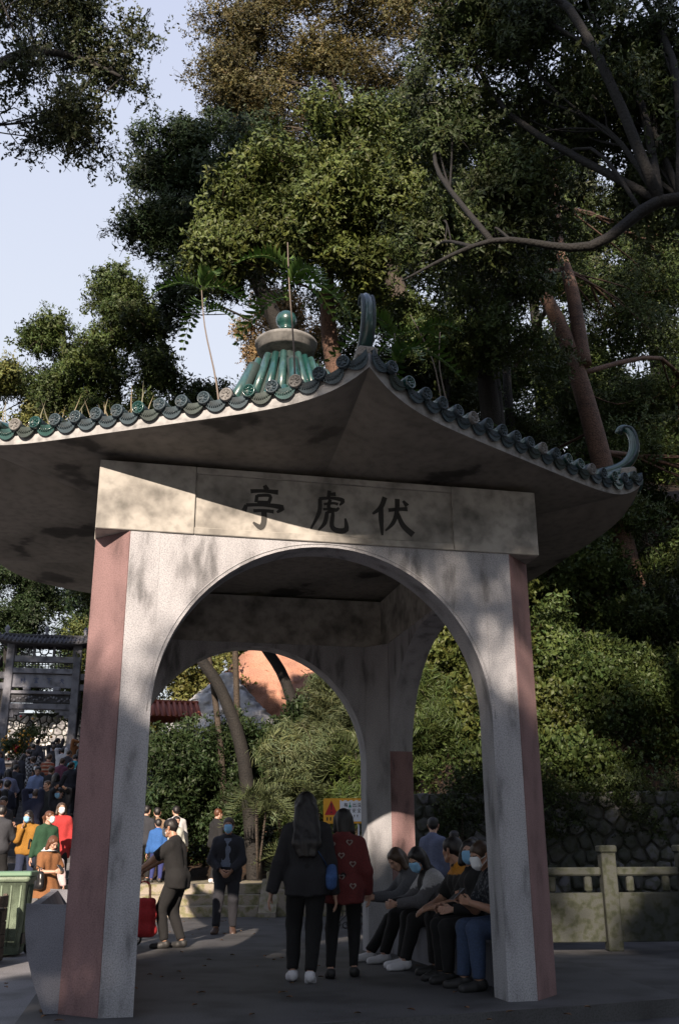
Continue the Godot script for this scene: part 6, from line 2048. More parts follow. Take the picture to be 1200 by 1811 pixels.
	sapling(on_roof.call(-0.35, 2.7), [Vector3.ZERO, Vector3(-0.03, 0.8, 0), Vector3(-0.08, 1.5, 0), Vector3(-0.1, 1.95, 0)], [[0.7, 0.6, 0.5, 1.2], [0.75, 2.4, 0.4, 1.2], [0.65, 4.2, 0.5, 1.2], [0.8, 5.4, 0.3, 1.1], [0.72, 1.5, 0.6, 1.2], [0.85, 3.2, 0.3, 0.9]], "tall straight sapling on the roof just right of the green ball", 2, 0.6)
	sapling(on_roof.call(0.6, 2.5), [Vector3.ZERO, Vector3(0.02, 0.7, 0), Vector3(0.02, 1.25, 0)], [[0.7, 0.3, 0.4, 1.2], [0.8, 1.7, 0.4, 1.2], [0.75, 3.1, 0.4, 1.2], [0.9, 4.4, 0.2, 1.2], [0.95, 5.6, 0.1, 1.0], [0.6, 2.4, 0.8, 0.9]], "sapling with spreading feathery leaves behind the front horn of the roof", 3, 0.62)
	sapling(on_roof.call(1.15, 2.4), [Vector3.ZERO, Vector3(-0.04, 0.5, 0), Vector3(-0.12, 1.05, 0), Vector3(-0.32, 1.55, 0)], [[0.9, 1.0, 0.3, 1.0], [0.95, 2.6, 0.2, 1.0], [0.85, 4.4, 0.4, 1.1]], "thin bare-stemmed sapling right of the front horn, leaning left", 4, 0.5)
	sapling(on_roof.call(1.3, 2.35), [Vector3.ZERO, Vector3(-0.1, 0.5, 0), Vector3(-0.18, 1.0, 0), Vector3(-0.16, 1.4, 0)], [[0.4, 1.0, 0.9, 0.6], [0.95, 5.2, 0.3, 0.9], [0.97, 3.0, 0.2, 0.8]], "second thin stem right of the front horn, nearly upright", 5, 0.45)
	sapling(on_roof.call(1.85, 1.75), [Vector3.ZERO, Vector3(-0.02, 0.35, 0), Vector3(-0.06, 0.75, 0)], [[0.95, 1.0, 0.3, 0.5]], "short bare stem on the right side of the roof", 6, 0.35)
	sapling(on_roof.call(2.45, 1.1), [Vector3.ZERO, Vector3(0.0, 0.12, 0), Vector3(0.02, 0.22, 0)], [[0.9, 1.0, 0.8, 1.0], [0.9, 3.0, 0.8, 1.0], [0.95, 5.0, 0.7, 1.0]], "small leafy seedling on the right eave near the corner horn", 7, 0.34)
	sapling(on_roof.call(0.05, 3.0), [Vector3.ZERO, Vector3(0.02, 0.14, 0), Vector3(0.02, 0.3, 0)], [[0.7, 1.0, 0.6, 1.0], [0.8, 2.4, 0.5, 1.0], [0.9, 4.0, 0.4, 1.0], [0.95, 5.4, 0.4, 1.0]], "broad-leaved seedling on the front left eave beside the crown of the roof", 8, 0.4)
	sapling(on_roof.call(-1.9, 2.1), [Vector3.ZERO, Vector3(0.02, 0.14, 0), Vector3(0.03, 0.26, 0)], [[0.7, 1.0, 0.6, 1.0], [0.9, 2.8, 0.5, 1.0], [0.95, 4.6, 0.4, 1.0]], "small green seedling half way along the left eave", 9, 0.4)
	for q in [[-2.35, 1.5, "tuft of dry grass on the left part of the roof"], [-1.75, 1.9, "thin grass tuft on the left roof nearer the crown"], [-2.9, 1.2, "dry grass and weeds on the roof at the left edge"]]:
		var a := leaf_arr()
		rng.seed = hash(q[2])
		for i in 46:
			var p := Vector3(rng.randfn() * 0.22, 0, rng.randfn() * 0.16)
			leaf(a, p, Vector3(rng.randfn() * 0.4, 1.0, rng.randfn() * 0.4).normalized(), Vector3.BACK, rng.randf_range(0.25, 0.75), 0.012, leaf_tone(), 0.1, rng.randf_range(0.1, 0.6))
		for i in 40:
			var p := Vector3(rng.randfn() * 0.3, rng.randf() * 0.25, rng.randfn() * 0.2)
			leaf(a, p, Vector3(rng.randfn(), rng.randf(), rng.randfn()).normalized(), Vector3.UP, 0.09, 0.06, Color(0.45, 0.75, 0.3), 0.1, 0.3)
		var o := put("grass_tuft", leaf_done(a), M.grass_dry)
		o.position = on_roof.call(q[0], q[1])
		tag(o, q[2], "grass")

# ---------------------------------------------------------------- people in and round the pavilion
func L(s: Dictionary, p: Vector3) -> Vector3:     # a point of a person's axes in the world
	return s.at + Basis(Vector3.UP, s.get("turn", 0.0)) * p

func build_people() -> void:
	var H := 1.68
	# woman in dark jacket walking away
	var s := {"at": W(-0.33, 0, 9.98), "turn": PI + 0.06, "H": 1.70, "w": 1.0, "fem": true, "hair": "long", "top": cloth(0.020, 0.020, 0.024), "bottom": M.black, "shoes": M.white_shoe, "thick": 0.022, "hem": 0.09, "cell": 0.016,
		"feet": [Vector3(0.13, 0.09, 0.06), Vector3(-0.03, 0.09, -0.14)], "heel": [0.0, 0.25], "hands": [Vector3(0.34, 0.76, 0.02), Vector3(-0.27, 0.74, 0.10)], "elbow": [Vector3(0.6, 0, -1), Vector3(-0.6, 0, -1)], "side": -0.02, "loose": 0.012, "nod": 0.05}
	person(s, "woman with long black hair and dark jacket walking away, blue strap across her back")
	var bg := thing("shoulder_bag", "small blue shoulder bag on its strap at the right hip of the long-haired woman", "bag", s.at, s.turn)
	var zb := func(x: float, y: float) -> Vector3: return Vector3(x, y, back_z(s.topnet, x, y) - 0.006)
	var sb := begin()
	var sp := []
	for i in 9:
		var t := i / 8.0
		sp.append(zb.call(lerpf(0.09, -0.20, t), lerpf(1.42, 0.99, t)))
	for i in 8:
		var a: Vector3 = sp[i]
		var b: Vector3 = sp[i + 1]
		var u := Vector3(0.02, 0.02, 0)
		quad(sb, a + u, a - u, b - u, b + u)
		quad(sb, a - u + Vector3(0, 0, -0.004), a + u + Vector3(0, 0, -0.004), b + u + Vector3(0, 0, -0.004), b - u + Vector3(0, 0, -0.004))
	obj("strap", sb, cloth(0.06, 0.13, 0.30), bg)
	put("pouch", net_mesh(net([[Vector3(-0.225, 0.90, -0.12), Vector3(-0.235, 0.98, 0.0), 0.055, 0.05], [Vector3(-0.225, 0.84, -0.10), Vector3(-0.235, 0.88, 0.0), 0.05, 0.05]], 0.012, 0.03, 0.01)), cloth(0.05, 0.12, 0.32), bg)
	# girl in the red heart sweater
	var g := {"at": W(0.02, 0, 10.25), "turn": PI - 0.02, "H": 1.55, "w": 1.02, "fem": true, "hair": "bob", "top": cloth(0.14, 0.022, 0.022), "bottom": M.black, "shoes": M.rubber, "thick": 0.018, "hem": 0.10, "loose": 0.004, "cell": 0.016,
		"feet": [Vector3(0.13, 0.082, -0.05), Vector3(-0.09, 0.082, 0.10)], "heel": [0.1, 0.0], "hands": [Vector3(0.30, 0.70, 0.06), Vector3(-0.24, 0.74, 0.08)]}
	var gn := person(g, "girl with a black bob in a red sweater with white hearts, seen from behind")
	var hm := begin(true)
	var ht := begin(true)
	for q in [[0.11, 1.20], [-0.06, 1.22], [0.02, 1.10], [-0.09, 1.02], [0.13, 1.00], [0.02, 0.90], [-0.09, 0.82], [0.11, 0.80]]:
		var st := begin(true)
		var z := back_z(g.topnet, q[0], q[1]) - 0.004
		var pts := []
		for i in 20:
			var t := TAU * i / 20
			pts.append(Vector3(q[0] + 0.0021 * 16 * pow(sin(t), 3), q[1] + 0.0021 * (13 * cos(t) - 5 * cos(2 * t) - 2 * cos(3 * t) - cos(4 * t)), z))
		for i in 20:
			var a: Vector3 = pts[i]
			var b: Vector3 = pts[(i + 1) % 20]
			var c := Vector3(q[0], q[1], z)
			var d := Vector3(0, 0, -0.006)
			var ia := c + (a - c) * 0.55
			var ib := c + (b - c) * 0.55
			quad(st, a + d, ia + d, ib + d, b + d)
			quad(st, ia + d, a + d, b + d, ib + d)
			quad(st, a, b, b + d, a + d)
		obj("heart_motif", st, cloth(0.50, 0.46, 0.42), gn.get_node("jacket"))
	# man with mask coming towards the lens
	var m := {"at": W(-1.76, 0, 16.15), "turn": 0.03, "H": 1.68, "w": 1.04, "skin": 1, "hair": "short", "hair_mat": M.hair_dye, "mask": M.mask_blue, "top": cloth(0.016, 0.017, 0.024), "bottom": cloth(0.016, 0.017, 0.024), "shoes": M.brown_shoe, "thick": 0.024, "hem": 0.10, "loose": 0.014,
		"feet": [Vector3(0.10, 0.09, 0.02), Vector3(-0.14, 0.09, 0.22)], "heel": [0.2, 0.0], "hands": [Vector3(0.07, 0.88, 0.24), Vector3(-0.09, 0.89, 0.24)], "elbow": [Vector3(1, -0.3, -0.4), Vector3(-1, -0.3, -0.4)], "thumb": [Vector3(0, 1, 0.5), Vector3(0, 1, 0.5)]}
	var mn := person(m, "man in a dark suit and blue face mask walking towards the viewer before the steps")
	var sh := begin()
	for i in 6:
		var y0 := 1.36 - i * 0.07
		var w0 := 0.055 + 0.008 * i
		var z0 := back_z(m.topnet, 0.0, y0, 1.0) + 0.005
		var z1 := back_z(m.topnet, 0.0, y0 - 0.07, 1.0) + 0.005
		quad(sh, Vector3(-w0, y0 - 0.07, z1), Vector3(w0, y0 - 0.07, z1), Vector3(w0, y0, z0), Vector3(-w0, y0, z0))
	obj("shirt_front", sh, cloth(0.16, 0.19, 0.26), mn)
	# dark figure behind him on the steps
	var d0 := {"at": W(-2.68, 0.57, 22.0), "turn": 2.2, "H": 1.5, "top": M.black, "bottom": M.black, "shoes": M.white_shoe, "hair": "short", "hair_mat": M.hair_brown, "thick": 0.02, "cell": 0.022}
	person(d0, "person in black with reddish-brown hair half hidden behind the man in the mask")
	# man in black t-shirt pushing a stroller
	var t := {"at": W(-2.17, 0, 13.6), "turn": -PI / 2 - 0.25, "H": 1.60, "w": 1.08, "skin": 1, "hair": "short", "mask": M.mask_white, "sleeve": "short", "top": M.black, "bottom": M.black, "shoes": M.rubber, "thick": 0.014, "hem": 0.08, "loose": 0.012, "lean": 0.16,
		"hip": Vector3(0, 0.83, -0.05), "feet": [Vector3(0.09, 0.085, 0.06), Vector3(-0.09, 0.085, -0.10)], "hands": [Vector3(0.17, 0.90, 0.47), Vector3(-0.13, 0.94, 0.45)], "grip": ["grip", "grip"], "elbow": [Vector3(0.3, -1, -0.3), Vector3(-0.3, -1, -0.3)], "thumb": [Vector3(-1, 0.4, 0), Vector3(1, 0.4, 0)], "nod": 0.1}
	person(t, "man in a black t-shirt leaning forward, pushing a stroller behind the left pillar")
	var st1 := build_stroller(L(t, Vector3(0.02, 0, 0.95)), t.turn, "dark stroller half hidden by the left pillar, pushed by a man in black", cloth(0.06, 0.02, 0.07), cloth(0.05, 0.015, 0.05))
	build_bag("tote_bag", L(t, Vector3(0.26, 0.17, 0.30)), t.turn + PI / 2, Vector3(0.36, 0.42, 0.14), cloth(0.42, 0.022, 0.028), "red tote bag hanging from the stroller handle beside the left pillar", 0.22)
	var st2 := build_stroller(W(0.22, 0, 17.1), 2.0, "small folded stroller standing behind the girl in the red sweater", M.black, M.black)
	st2.scale = Vector3(0.7, 0.62, 0.7)
	build_stroller(W(2.19, -0.13, 6.0), -PI / 2, "dark stroller with a pink cover at the lower right edge", cloth(0.35, 0.07, 0.12), cloth(0.35, 0.10, 0.2))

	# five people on the bench, facing into the pavilion
	var seat := func(v: float, u := 1.86) -> Vector3: return P(u, 0.0, v)
	var face := YAW - PI / 2
	var sit := {"turn": face, "hip": Vector3(0, 0.50, -0.02), "skin": 0, "loose": 0.014, "hem": 0.0, "thick": 0.018}
	var s1 := sit.duplicate()
	s1.merge({"at": seat.call(1.52, 1.84), "H": 1.64, "w": 1.08, "lean": 0.38, "skin": 1, "hair": "short", "hair_mat": M.hair_dye, "mask": M.mask_white, "sleeve": "short", "top": cloth(0.018, 0.020, 0.028), "bottom": cloth(0.045, 0.075, 0.15), "shoes": M.rubber,
		"feet": [Vector3(0.16, 0.085, 0.38), Vector3(-0.10, 0.085, 0.42)], "hands": [Vector3(0.16, 0.70, 0.42), Vector3(-0.06, 0.72, 0.44)], "grip": ["grip", "grip"], "elbow": [Vector3(0.5, -1, -0.2), Vector3(-0.5, -1, -0.2)], "thumb": [Vector3(0, 1, 0.4), Vector3(0, 1, 0.4)], "nod": 0.3, "look": 0.25}, true)
	s1.top.vertex_color_use_as_albedo = true
	s1.top.albedo_color = Color(1, 1, 1)
	s1.cell = 0.013
	s1.paint = func(p: Vector3) -> Color: return Color(0.16, 0.17, 0.19) if absf(nz.get_noise_3d(p.x * 22, p.y * 22, p.z * 22)) < 0.035 else Color(0.014, 0.016, 0.024)
	person(s1, "seated man in blue jeans and dark shirt looking at a phone, nearest on the bench")
	phone(L(s1, Vector3(0.02, 0.77, 0.50)), Basis(Vector3.UP, face + 0.2) * Basis(Vector3.RIGHT, -0.9), "phone held by the seated man in blue jeans")
	var s2 := sit.duplicate()
	s2.merge({"at": seat.call(1.0, 1.74), "H": 1.58, "fem": true, "hair": "bob", "lean": 0.12, "mask": M.mask_blue, "top": M.black, "bottom": M.black, "feet": [Vector3(0.1, 0.085, 0.36), Vector3(-0.1, 0.085, 0.36)], "hands": [Vector3(0.12, 0.62, 0.30), Vector3(-0.12, 0.62, 0.30)], "look": 0.95, "thumb": [Vector3(0, 1, 0), Vector3(0, 1, 0)]}, true)
	person(s2, "seated woman with blue face mask and dark clothes between two men on the bench")
	var s3 := sit.duplicate()
	var yel := Color(0.62, 0.26, 0.02)
	s3.merge({"at": seat.call(0.55, 1.88), "H": 1.72, "w": 1.1, "skin": 1, "hair": "short", "lean": 0.35, "sleeve": "short", "collar": true, "top": cloth(1.0, 1.0, 1.0), "bottom": M.black, "shoes": M.rubber, "feet": [Vector3(0.2, 0.09, 0.42), Vector3(-0.12, 0.09, 0.40)], "hands": [Vector3(0.18, 0.62, 0.52), Vector3(-0.10, 0.60, 0.50)], "elbow": [Vector3(0.8, -1, 0), Vector3(-0.8, -1, 0)], "look": -1.0, "thumb": [Vector3(-1, 0.4, 0), Vector3(1, 0.4, 0)]}, true)
	s3.paint = func(p: Vector3) -> Color:
		var up := p.y + p.z * 0.25
		if absf(p.x) < 0.05 and up > 1.05: return Color(0.012, 0.012, 0.012)
		return yel if up > 0.975 and absf(p.x) < 0.30 else Color(0.014, 0.013, 0.014)
	s3.top.vertex_color_use_as_albedo = true
	person(s3, "seated man in a black jersey with yellow shoulders turning to look down the bench")
	var s4 := sit.duplicate()
	s4.merge({"at": seat.call(-0.15, 1.80), "H": 1.64, "fem": true, "hair": "bob", "lean": 0.46, "mask": M.mask_blue, "top": cloth(0.30, 0.30, 0.32), "bottom": M.black, "shoes": M.white_shoe, "feet": [Vector3(0.12, 0.09, 0.50), Vector3(-0.10, 0.09, 0.46)], "hands": [Vector3(0.08, 0.62, 0.56), Vector3(-0.08, 0.62, 0.56)], "grip": ["grip", "grip"], "elbow": [Vector3(0.6, -1, 0), Vector3(-0.6, -1, 0)], "nod": 0.55, "look": 0.5, "thumb": [Vector3(0, 1, 0), Vector3(0, 1, 0)]}, true)
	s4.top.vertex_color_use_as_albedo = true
	s4.top.albedo_color = Color(1, 1, 1)
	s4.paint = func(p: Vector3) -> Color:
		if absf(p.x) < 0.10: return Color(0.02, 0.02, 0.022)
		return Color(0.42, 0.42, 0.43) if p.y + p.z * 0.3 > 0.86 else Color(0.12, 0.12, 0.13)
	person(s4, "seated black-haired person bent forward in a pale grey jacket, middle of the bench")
	var s5 := sit.duplicate()
	s5.merge({"at": seat.call(-0.85, 1.80), "H": 1.66, "hair": "bob", "hair_mat": M.hair_dye, "lean": 0.48, "top": cloth(0.10, 0.105, 0.12), "bottom": M.black, "shoes": M.white_shoe, "feet": [Vector3(0.10, 0.09, 0.52), Vector3(-0.14, 0.09, 0.62)], "hands": [Vector3(0.06, 0.66, 0.60), Vector3(-0.10, 0.66, 0.60)], "grip": ["grip", "grip"], "elbow": [Vector3(0.6, -1, 0), Vector3(-0.6, -1, 0)], "nod": 0.6, "look": 0.3, "thumb": [Vector3(0, 1, 0), Vector3(0, 1, 0)]}, true)
	person(s5, "seated person in a dark grey hoodie with a phone, farthest on the bench")
	phone(L(s5, Vector3(-0.02, 0.71, 0.68)), Basis(Vector3.UP, face) * Basis(Vector3.RIGHT, -1.0), "phone held by the seated person in the dark grey hoodie")
	# standing beyond the bench
	person({"at": W(1.42, -0.05, 16.2), "turn": PI - 0.7, "H": 1.72, "top": cloth(0.12, 0.14, 0.22), "bottom": M.black, "hair": "short", "thick": 0.024, "look": 0.5, "cell": 0.022}, "man in a grey-blue vest standing beyond the bench beside the far right pillar")
	person({"at": W(1.78, -0.05, 16.3), "turn": PI, "H": 1.52, "top": cloth(0.02, 0.13, 0.50), "bottom": M.black, "hair": "short", "cell": 0.024}, "boy in a bright blue shirt standing beyond the bench")
	var st3 := cloth(1, 1, 1)
	st3.vertex_color_use_as_albedo = true
	var sd := {"at": W(1.98, -0.05, 15.7), "turn": PI - 0.4, "H": 1.40, "top": st3, "bottom": M.black, "hair": "bob", "fem": true, "cell": 0.018}
	sd.paint = func(p: Vector3) -> Color: return Color(0.42, 0.43, 0.46) if fposmod(p.y, 0.07) < 0.03 else Color(0.02, 0.022, 0.035)
	person(sd, "child in a navy and white striped top standing beyond the bench near the right pillar")

func build_crowd() -> void:
	# group on the terrace left of the steps
	var y := 0.57
	var list := [
		[W(-4.36, y, 22.9), PI - 0.3, 1.62, cloth(0.03, 0.032, 0.04), M.black, "short", "person in a dark jacket in the terrace group, partly behind the left pillar", {}],
		[W(-4.20, y, 23.4), PI, 1.60, cloth(0.28, 0.19, 0.12), M.black, "short", "person in a tan shirt standing behind the boy in the blue vest", {}],
		[W(-3.98, y, 22.4), PI, 1.30, cloth(0.03, 0.12, 0.36), cloth(0.03, 0.04, 0.16), "short", "boy in a blue vest and blue trousers seen from behind", {}],
		[W(-3.72, y, 23.2), PI + 0.4, 1.62, cloth(0.62, 0.62, 0.62), cloth(0.25, 0.28, 0.34), "short", "person in a white jacket in the terrace group above the stroller pusher", {}],
		[W(-3.64, y, 22.6), 0.6, 1.36, cloth(0.55, 0.56, 0.50), cloth(0.5, 0.5, 0.52), "short", "child in a pale top facing the viewer before the person in the white jacket", {}]]
	for q in list:
		var d := {"at": q[0], "turn": q[1], "H": q[2], "top": q[3], "bottom": q[4], "hair": q[5], "cell": 0.024, "thick": 0.018}
		d.merge(q[7], true)
		person(d, q[6], "group on the terrace")
	# girl in brown by the bins
	var b := {"at": W(-4.97, -0.13, 17.65), "turn": 0.9, "H": 1.60, "w": 0.98, "fem": true, "hair": "bob", "hair_mat": M.hair_brown, "top": cloth(0.26, 0.11, 0.04), "bottom": M.black, "skirt": true, "shoes": M.rubber, "thick": 0.016, "hem": 0.02, "sleeve": "short",
		"hands": [Vector3(0.06, 1.0, 0.30), Vector3(-0.06, 1.0, 0.30)], "grip": ["grip", "grip"], "elbow": [Vector3(0.7, -1, -0.2), Vector3(-0.7, -1, -0.2)], "nod": 0.45, "thumb": [Vector3(0, 1, 0), Vector3(0, 1, 0)]}
	var bn := person(b, "girl in a brown dress with white collar looking at her phone beside the bin")
	var sk := begin()
	sk.set_smooth_group(0)
	var rows := 7
	for i in rows:
		for k in 48:
			var p := func(a: int, c: int) -> Vector3:
				var t := a / float(rows)
				var r := 0.15 + 0.13 * t + 0.012 * t * sin(c * TAU / 48 * 12)
				return Vector3(cos(c * TAU / 48) * r * 1.1, 0.93 - 0.34 * t, sin(c * TAU / 48) * r)
			quad(sk, p.call(i + 1, k), p.call(i, k), p.call(i, k + 1), p.call(i + 1, k + 1))
	obj("skirt", sk, b.top, bn)
	put("stockings", net_mesh(net([[b.J.hp0, b.J.kn0, 0.10, 0.062], [b.J.kn0, Vector3(0.112, 0.08, 0), 0.06, 0.042], [b.J.hp1, b.J.kn1, 0.10, 0.062], [b.J.kn1, Vector3(-0.112, 0.08, 0), 0.06, 0.042]], 0.02, 0.02)), M.black, bn)
	var cl := begin()
	lathe(cl, [Vector2(0.075, 1.37), Vector2(0.13, 1.335), Vector2(0.135, 1.325), Vector2(0.07, 1.35)], 20)
	obj("collar", cl, cloth(0.7, 0.7, 0.7), bn)
	build_bag("handbag", L(b, Vector3(-0.24, 0.76, 0.06)), b.turn + PI / 2, Vector3(0.34, 0.22, 0.13), M.leather, "black shiny handbag at the hip of the girl in brown", 0.12)
	phone(L(b, Vector3(0, 1.06, 0.36)), Basis(Vector3.UP, b.turn) * Basis(Vector3.RIGHT, -0.9), "phone held by the girl in the brown dress")
	# the nearer row of the crowd
	var row := [
		[W(-5.2, 0.0, 18.9), 0.2, 1.30, cloth(0.62, 0.5, 0.5), cloth(0.5, 0.1, 0.12), "bob", "child in white and pink right behind the girl in brown", {"fem": true, "mask": M.mask_white}],
		[W(-5.72, 0.36, 20.0), 0.5, 1.60, cloth(0.015, 0.06, 0.027), M.black, "tied", "woman in a green cardigan with a white mask above the girl in brown", {"fem": true, "mask": M.mask_white, "hair_mat": M.hair_brown}],
		[W(-6.25, 0.40, 20.6), 0.3, 1.60, cloth(0.34, 0.16, 0.02), cloth(0.02, 0.03, 0.07), "bob", "person in a mustard yellow jumper with a blue mask and backpack", {"fem": true, "mask": M.mask_blue, "hands": [Vector3(0.2, 0.75, 0.05), Vector3(-0.12, 1.25, 0.2)]}],
		[W(-5.72, 0.55, 21.1), 0.1, 1.62, cloth(0.45, 0.035, 0.035), M.black, "bob", "woman in a bright red coat with a white mask beside the left pillar", {"fem": true, "mask": M.mask_white, "thick": 0.03, "hem": 0.2}],
		[W(-6.70, 0.42, 20.2), PI - 0.2, 1.66, cloth(0.04, 0.042, 0.05), M.black, "short", "person in a dark grey jacket at the left edge of the crowd, back turned", {"thick": 0.028}],
		[W(-6.95, 0.92, 23.0), PI, 1.66, cloth(0.016, 0.02, 0.05), M.black, "short", "man in a navy jacket behind the person in mustard yellow", {"thick": 0.026}],
		[W(-6.55, 1.0, 23.8), 0.2, 1.64, cloth(0.02, 0.022, 0.03), M.black, "short", "person in dark clothes with a blue mask above the woman in red", {"mask": M.mask_blue}],
		[W(-7.35, 0.75, 22.2), 0.4, 1.62, cloth(0.05, 0.05, 0.055), cloth(0.05, 0.06, 0.08), "short", "person in charcoal near the left edge below the navy jacket", {}],
		[W(-8.40, 1.85, 28.0), 0.1, 1.64, cloth(0.24, 0.32, 0.55), M.black, "short", "man in a light blue shirt facing the viewer in the middle of the stairs", {}],
		[W(-9.05, 1.78, 27.6), PI, 1.62, cloth(0.2, 0.22, 0.34), cloth(0.03, 0.03, 0.05), "bob", "person in pale lilac-blue at the left of the stairs", {"fem": true}],
		[W(-8.55, 1.35, 25.4), PI, 1.60, cloth(0.18, 0.22, 0.32), M.black, "short", "person with a pale backpack left of the light blue shirt", {}],
		[W(-8.05, 1.85, 28.0), PI, 1.64, cloth(0.03, 0.03, 0.035), M.black, "short", "person in black with pale straps right of the light blue shirt", {}],
		[W(-7.55, 1.6, 26.8), PI - 0.2, 1.62, cloth(0.02, 0.02, 0.024), M.black, "bob", "person in black close to the left pillar, half way up the crowd", {"fem": true}],
		[W(-9.75, 2.5, 32.0), PI, 1.64, cloth(0.2, 0.2, 0.2), M.black, "short", "person in a black and white checked shirt, back turned", {"check": 1}],
		[W(-9.30, 2.52, 32.0), PI, 1.70, cloth(0.3, 0.1, 0.06), M.black, "short", "man in a rust and cream striped shirt seen from behind", {"stripe": 1}],
		[W(-8.75, 2.45, 31.6), PI, 1.60, cloth(0.16, 0.05, 0.09), M.black, "short", "person in a maroon top right of the striped shirt", {}],
		[W(-8.60, 2.62, 32.6), PI, 1.64, cloth(0.02, 0.28, 0.36), M.black, "short", "person in a teal jacket beside the left pillar, high in the crowd", {}],
		[W(-10.0, 3.2, 36.0), PI, 1.62, cloth(0.6, 0.6, 0.62), M.black, "short", "person in a white top high in the crowd near the left pillar", {}],
		[W(-11.35, 3.95, 40.0), PI + 0.6, 1.62, cloth(0.34, 0.33, 0.38), M.black, "short", "person in pale grey bending at the top of the crowd", {"lean": 0.5}],
		[W(-10.75, 3.95, 40.4), 1.2, 1.66, cloth(0.30, 0.12, 0.04), M.black, "short", "person in an orange-brown coat at the top of the stairs beside the pillar", {}],
		[W(-10.6, 2.75, 33.4), PI, 1.62, cloth(0.03, 0.032, 0.045), M.black, "bob", "person in dark blue at the left edge below the golden bush", {"fem": true}],
		[W(-11.5, 3.5, 37.5), PI, 1.62, cloth(0.05, 0.05, 0.06), M.black, "short", "person in dark grey before the golden bush", {}],
		[W(-10.6, 3.4, 37.0), PI, 1.64, cloth(0.03, 0.03, 0.035), M.black, "short", "person in black right of the golden bush", {}],
		[W(-9.6, 2.1, 29.8), PI, 1.62, cloth(0.025, 0.03, 0.045), M.black, "short", "person in midnight blue below the checked shirt", {}],
		[W(-9.0, 2.15, 30.0), 0.2, 1.60, cloth(0.04, 0.035, 0.035), M.black, "bob", "person in dark brown facing the viewer below the striped shirt", {"fem": true, "mask": M.mask_white}],
		[W(-9.5, 3.0, 35.0), PI, 1.64, cloth(0.045, 0.04, 0.05), M.black, "short", "person in dark plum between the white top and the teal jacket", {}],
		[W(-12.3, 4.0, 40.6), PI, 1.62, cloth(0.06, 0.06, 0.08), M.black, "short", "person in slate grey at the top of the crowd under the archway", {}],
		[W(-11.9, 3.0, 35.0), PI, 1.62, cloth(0.10, 0.12, 0.2), M.black, "short", "person in faded blue at the left edge, upper part of the crowd", {}],
		[W(-7.9, 0.95, 23.4), PI, 1.64, cloth(0.02, 0.022, 0.026), M.black, "short", "person in black at the left edge, lower part of the crowd", {}],
		[W(-10.3, 1.95, 28.6), PI, 1.61, cloth(0.03, 0.03, 0.04), M.black, "bob", "person in dark grey-blue at the left edge, half way up the crowd", {}],
		[W(-9.4, 1.55, 26.2), PI + 0.2, 1.62, cloth(0.05, 0.045, 0.04), M.black, "tied", "person in a dark taupe coat at the left of the stairs below the lilac top", {}],
		[W(-8.2, 1.25, 24.8), PI - 0.2, 1.66, cloth(0.02, 0.025, 0.05), M.black, "short", "person in deep navy just above the charcoal jacket", {}],
		[W(-11.2, 2.6, 32.4), PI, 1.65, cloth(0.12, 0.13, 0.17), M.black, "tied", "person in grey-blue at the left edge below the golden bush", {}],
		[W(-10.1, 2.35, 31.2), PI, 1.61, cloth(0.02, 0.02, 0.022), M.black, "bob", "person in black left of the checked shirt", {}],
		[W(-8.05, 2.2, 30.2), PI, 1.6, cloth(0.02, 0.02, 0.03), M.black, "tied", "person in near-black beside the left pillar below the maroon top", {}],
		[W(-10.9, 3.05, 35.2), PI + 0.3, 1.64, cloth(0.05, 0.03, 0.03), M.black, "tied", "person in dark wine colour below the golden bush at its right", {}],
		[W(-9.0, 3.0, 34.6), PI, 1.63, cloth(0.04, 0.05, 0.09), M.black, "bob", "person in dusky blue between the teal jacket and the plum one", {}],
		[W(-12.6, 3.4, 36.8), PI, 1.61, cloth(0.02, 0.02, 0.02), M.black, "bob", "person in black at the left edge in front of the golden bush", {}],
		[W(-11.6, 4.05, 41.0), PI, 1.68, cloth(0.03, 0.03, 0.035), M.black, "tied", "person in charcoal at the very top between the slate and the grey figures", {}],
		[W(-7.45, 0.55, 20.9), PI, 1.67, cloth(0.022, 0.022, 0.025), M.black, "short", "person in black at the far left behind the dark grey jacket", {}],
		[W(-7.25, 1.3, 25.2), 0.3, 1.6, cloth(0.03, 0.035, 0.04), M.black, "short", "person in dark clothes facing the viewer near the left pillar above the masked one", {}]]
	for q in row:
		var far: bool = q[0].z < -24.0
		var d := {"at": q[0], "turn": q[1], "H": q[2], "top": q[3], "bottom": q[4], "hair": q[5], "cell": 0.034 if far else 0.024, "thick": 0.02}
		rng.seed = hash(q[6])
		var pose := rng.randi() % 5
		d.look = rng.randf_range(-0.8, 0.8)
		d.nod = rng.randf_range(-0.1, 0.35)
		d.w = rng.randf_range(0.92, 1.1)
		d.lean = rng.randf_range(0.0, 0.14)
		d.side = rng.randf_range(-0.06, 0.06)
		var hh: float = q[2]
		if pose == 0: d.hands = [Vector3(0.08, 0.72, 0.20) * hh, Vector3(-0.06, 0.74, 0.20) * hh]
		elif pose == 1: d.hands = [Vector3(0.15, 0.46, 0.05) * hh, Vector3(-0.06, 0.90, 0.20) * hh]
		elif pose == 2: d.hands = [Vector3(0.07, 0.97, 0.18) * hh, Vector3(-0.05, 0.98, 0.18) * hh]
		if rng.randf() < 0.3: d.hair_mat = M.hair_dye
		d.merge(q[7], true)
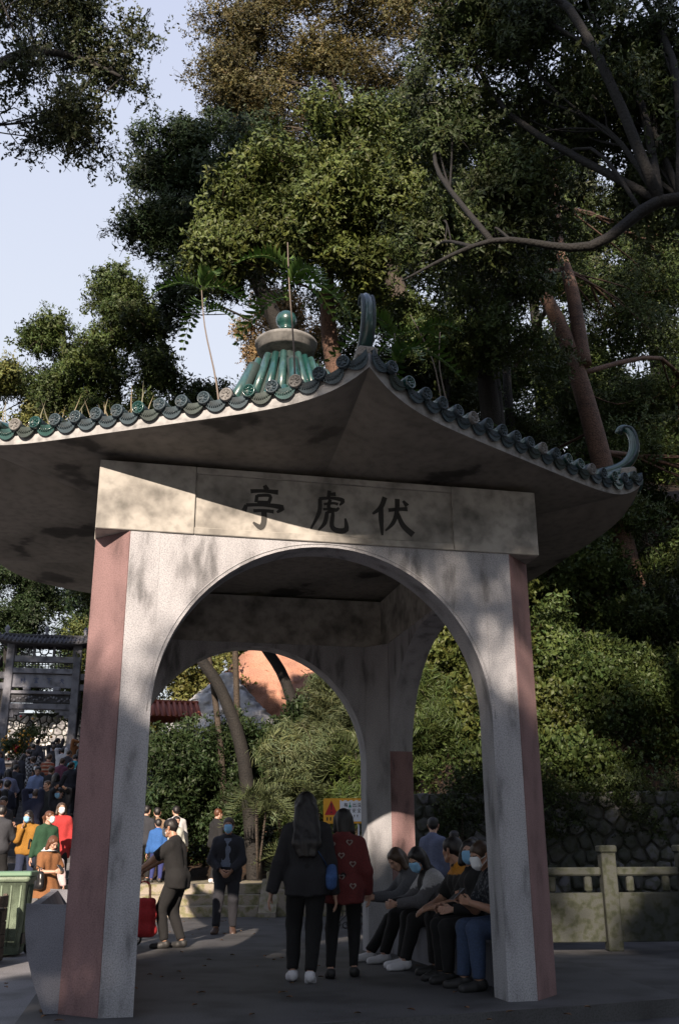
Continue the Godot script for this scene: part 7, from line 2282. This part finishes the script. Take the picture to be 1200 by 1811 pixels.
		if d.has("stripe") or d.has("check"):
			d.top.vertex_color_use_as_albedo = true
			d.top.albedo_color = Color(1, 1, 1)
			d.cell = 0.024
			if d.has("stripe"): d.paint = func(p: Vector3) -> Color: return Color(0.32, 0.07, 0.03) if fposmod(p.y, 0.11) < 0.07 else Color(0.5, 0.36, 0.26)
			else: d.paint = func(p: Vector3) -> Color: return Color(0.4, 0.4, 0.42) if (int(floor(p.y / 0.06)) + int(floor(p.x / 0.06))) % 2 == 0 else Color(0.03, 0.03, 0.035)
		person(d, q[6], "crowd on the stairs")
	# the yellow jumper's backpack
	var bp := thing("backpack", "dark navy backpack carried by the person in the mustard yellow jumper", "backpack", W(-6.02, 1.05, 20.45), 0.3)
	put("pack", net_mesh(net([[Vector3(0, 0, 0), Vector3(0, 0.22, 0), 0.13, 0.11], [Vector3(0.04, -0.02, 0.05), Vector3(0.04, 0.08, 0.05), 0.09, 0.08]], 0.02, 0.05, 0.01)), cloth(0.012, 0.016, 0.035), bp)
	var ps := begin()
	tube(ps, curve([Vector3(-0.06, 0.28, -0.05), Vector3(-0.12, 0.38, 0.03), Vector3(-0.14, 0.2, 0.12)], 4), [0.02], 6)
	obj("strap", ps, M.black, bp)
	# golden festive bush
	var gb := thing("festive_bush", "bush hung with golden fruit and red ornaments above the heads of the crowd", "potted tree", W(-13.0, 4.0, 41.0))
	foliage(gb, "foliage", "vine", M.leaf_mid, [[Vector3(0.1, 1.5, 0), Vector3(0.9, 0.55, 0.5), 60]], 0.7, 5)
	var tk := begin()
	tube(tk, [Vector3(0, 0, 0), Vector3(0.05, 1.5, 0)], [0.06, 0.03], 6)
	lathe(tk, [Vector2(0, 0), Vector2(0.25, 0.0), Vector2(0.33, 0.4), Vector2(0.3, 0.42), Vector2(0, 0.4)], 14)
	obj("pot", tk, M.clay, gb)
	rng.seed = 99
	var go := begin()
	var ro := begin()
	for i in 90:
		var p := Vector3(rng.randfn() * 0.45, 1.5 + rng.randfn() * 0.32, 0.25 + rng.randfn() * 0.2)
		var r := rng.randf_range(0.035, 0.06)
		lathe(go if i % 5 else ro, [Vector2(0, -r), Vector2(r * 0.8, -r * 0.6), Vector2(r, 0), Vector2(r * 0.8, r * 0.6), Vector2(0, r)], 8, Transform3D(Basis(), p))
	var gg := obj("golden_fruit", go, mat(lin(0.65, 0.32, 0.03), 0.4), gb)
	gg.set_meta("kind", "stuff")
	var rr := obj("red_ornament", ro, mat(lin(0.45, 0.03, 0.03), 0.4), gb)
	rr.set_meta("kind", "stuff")
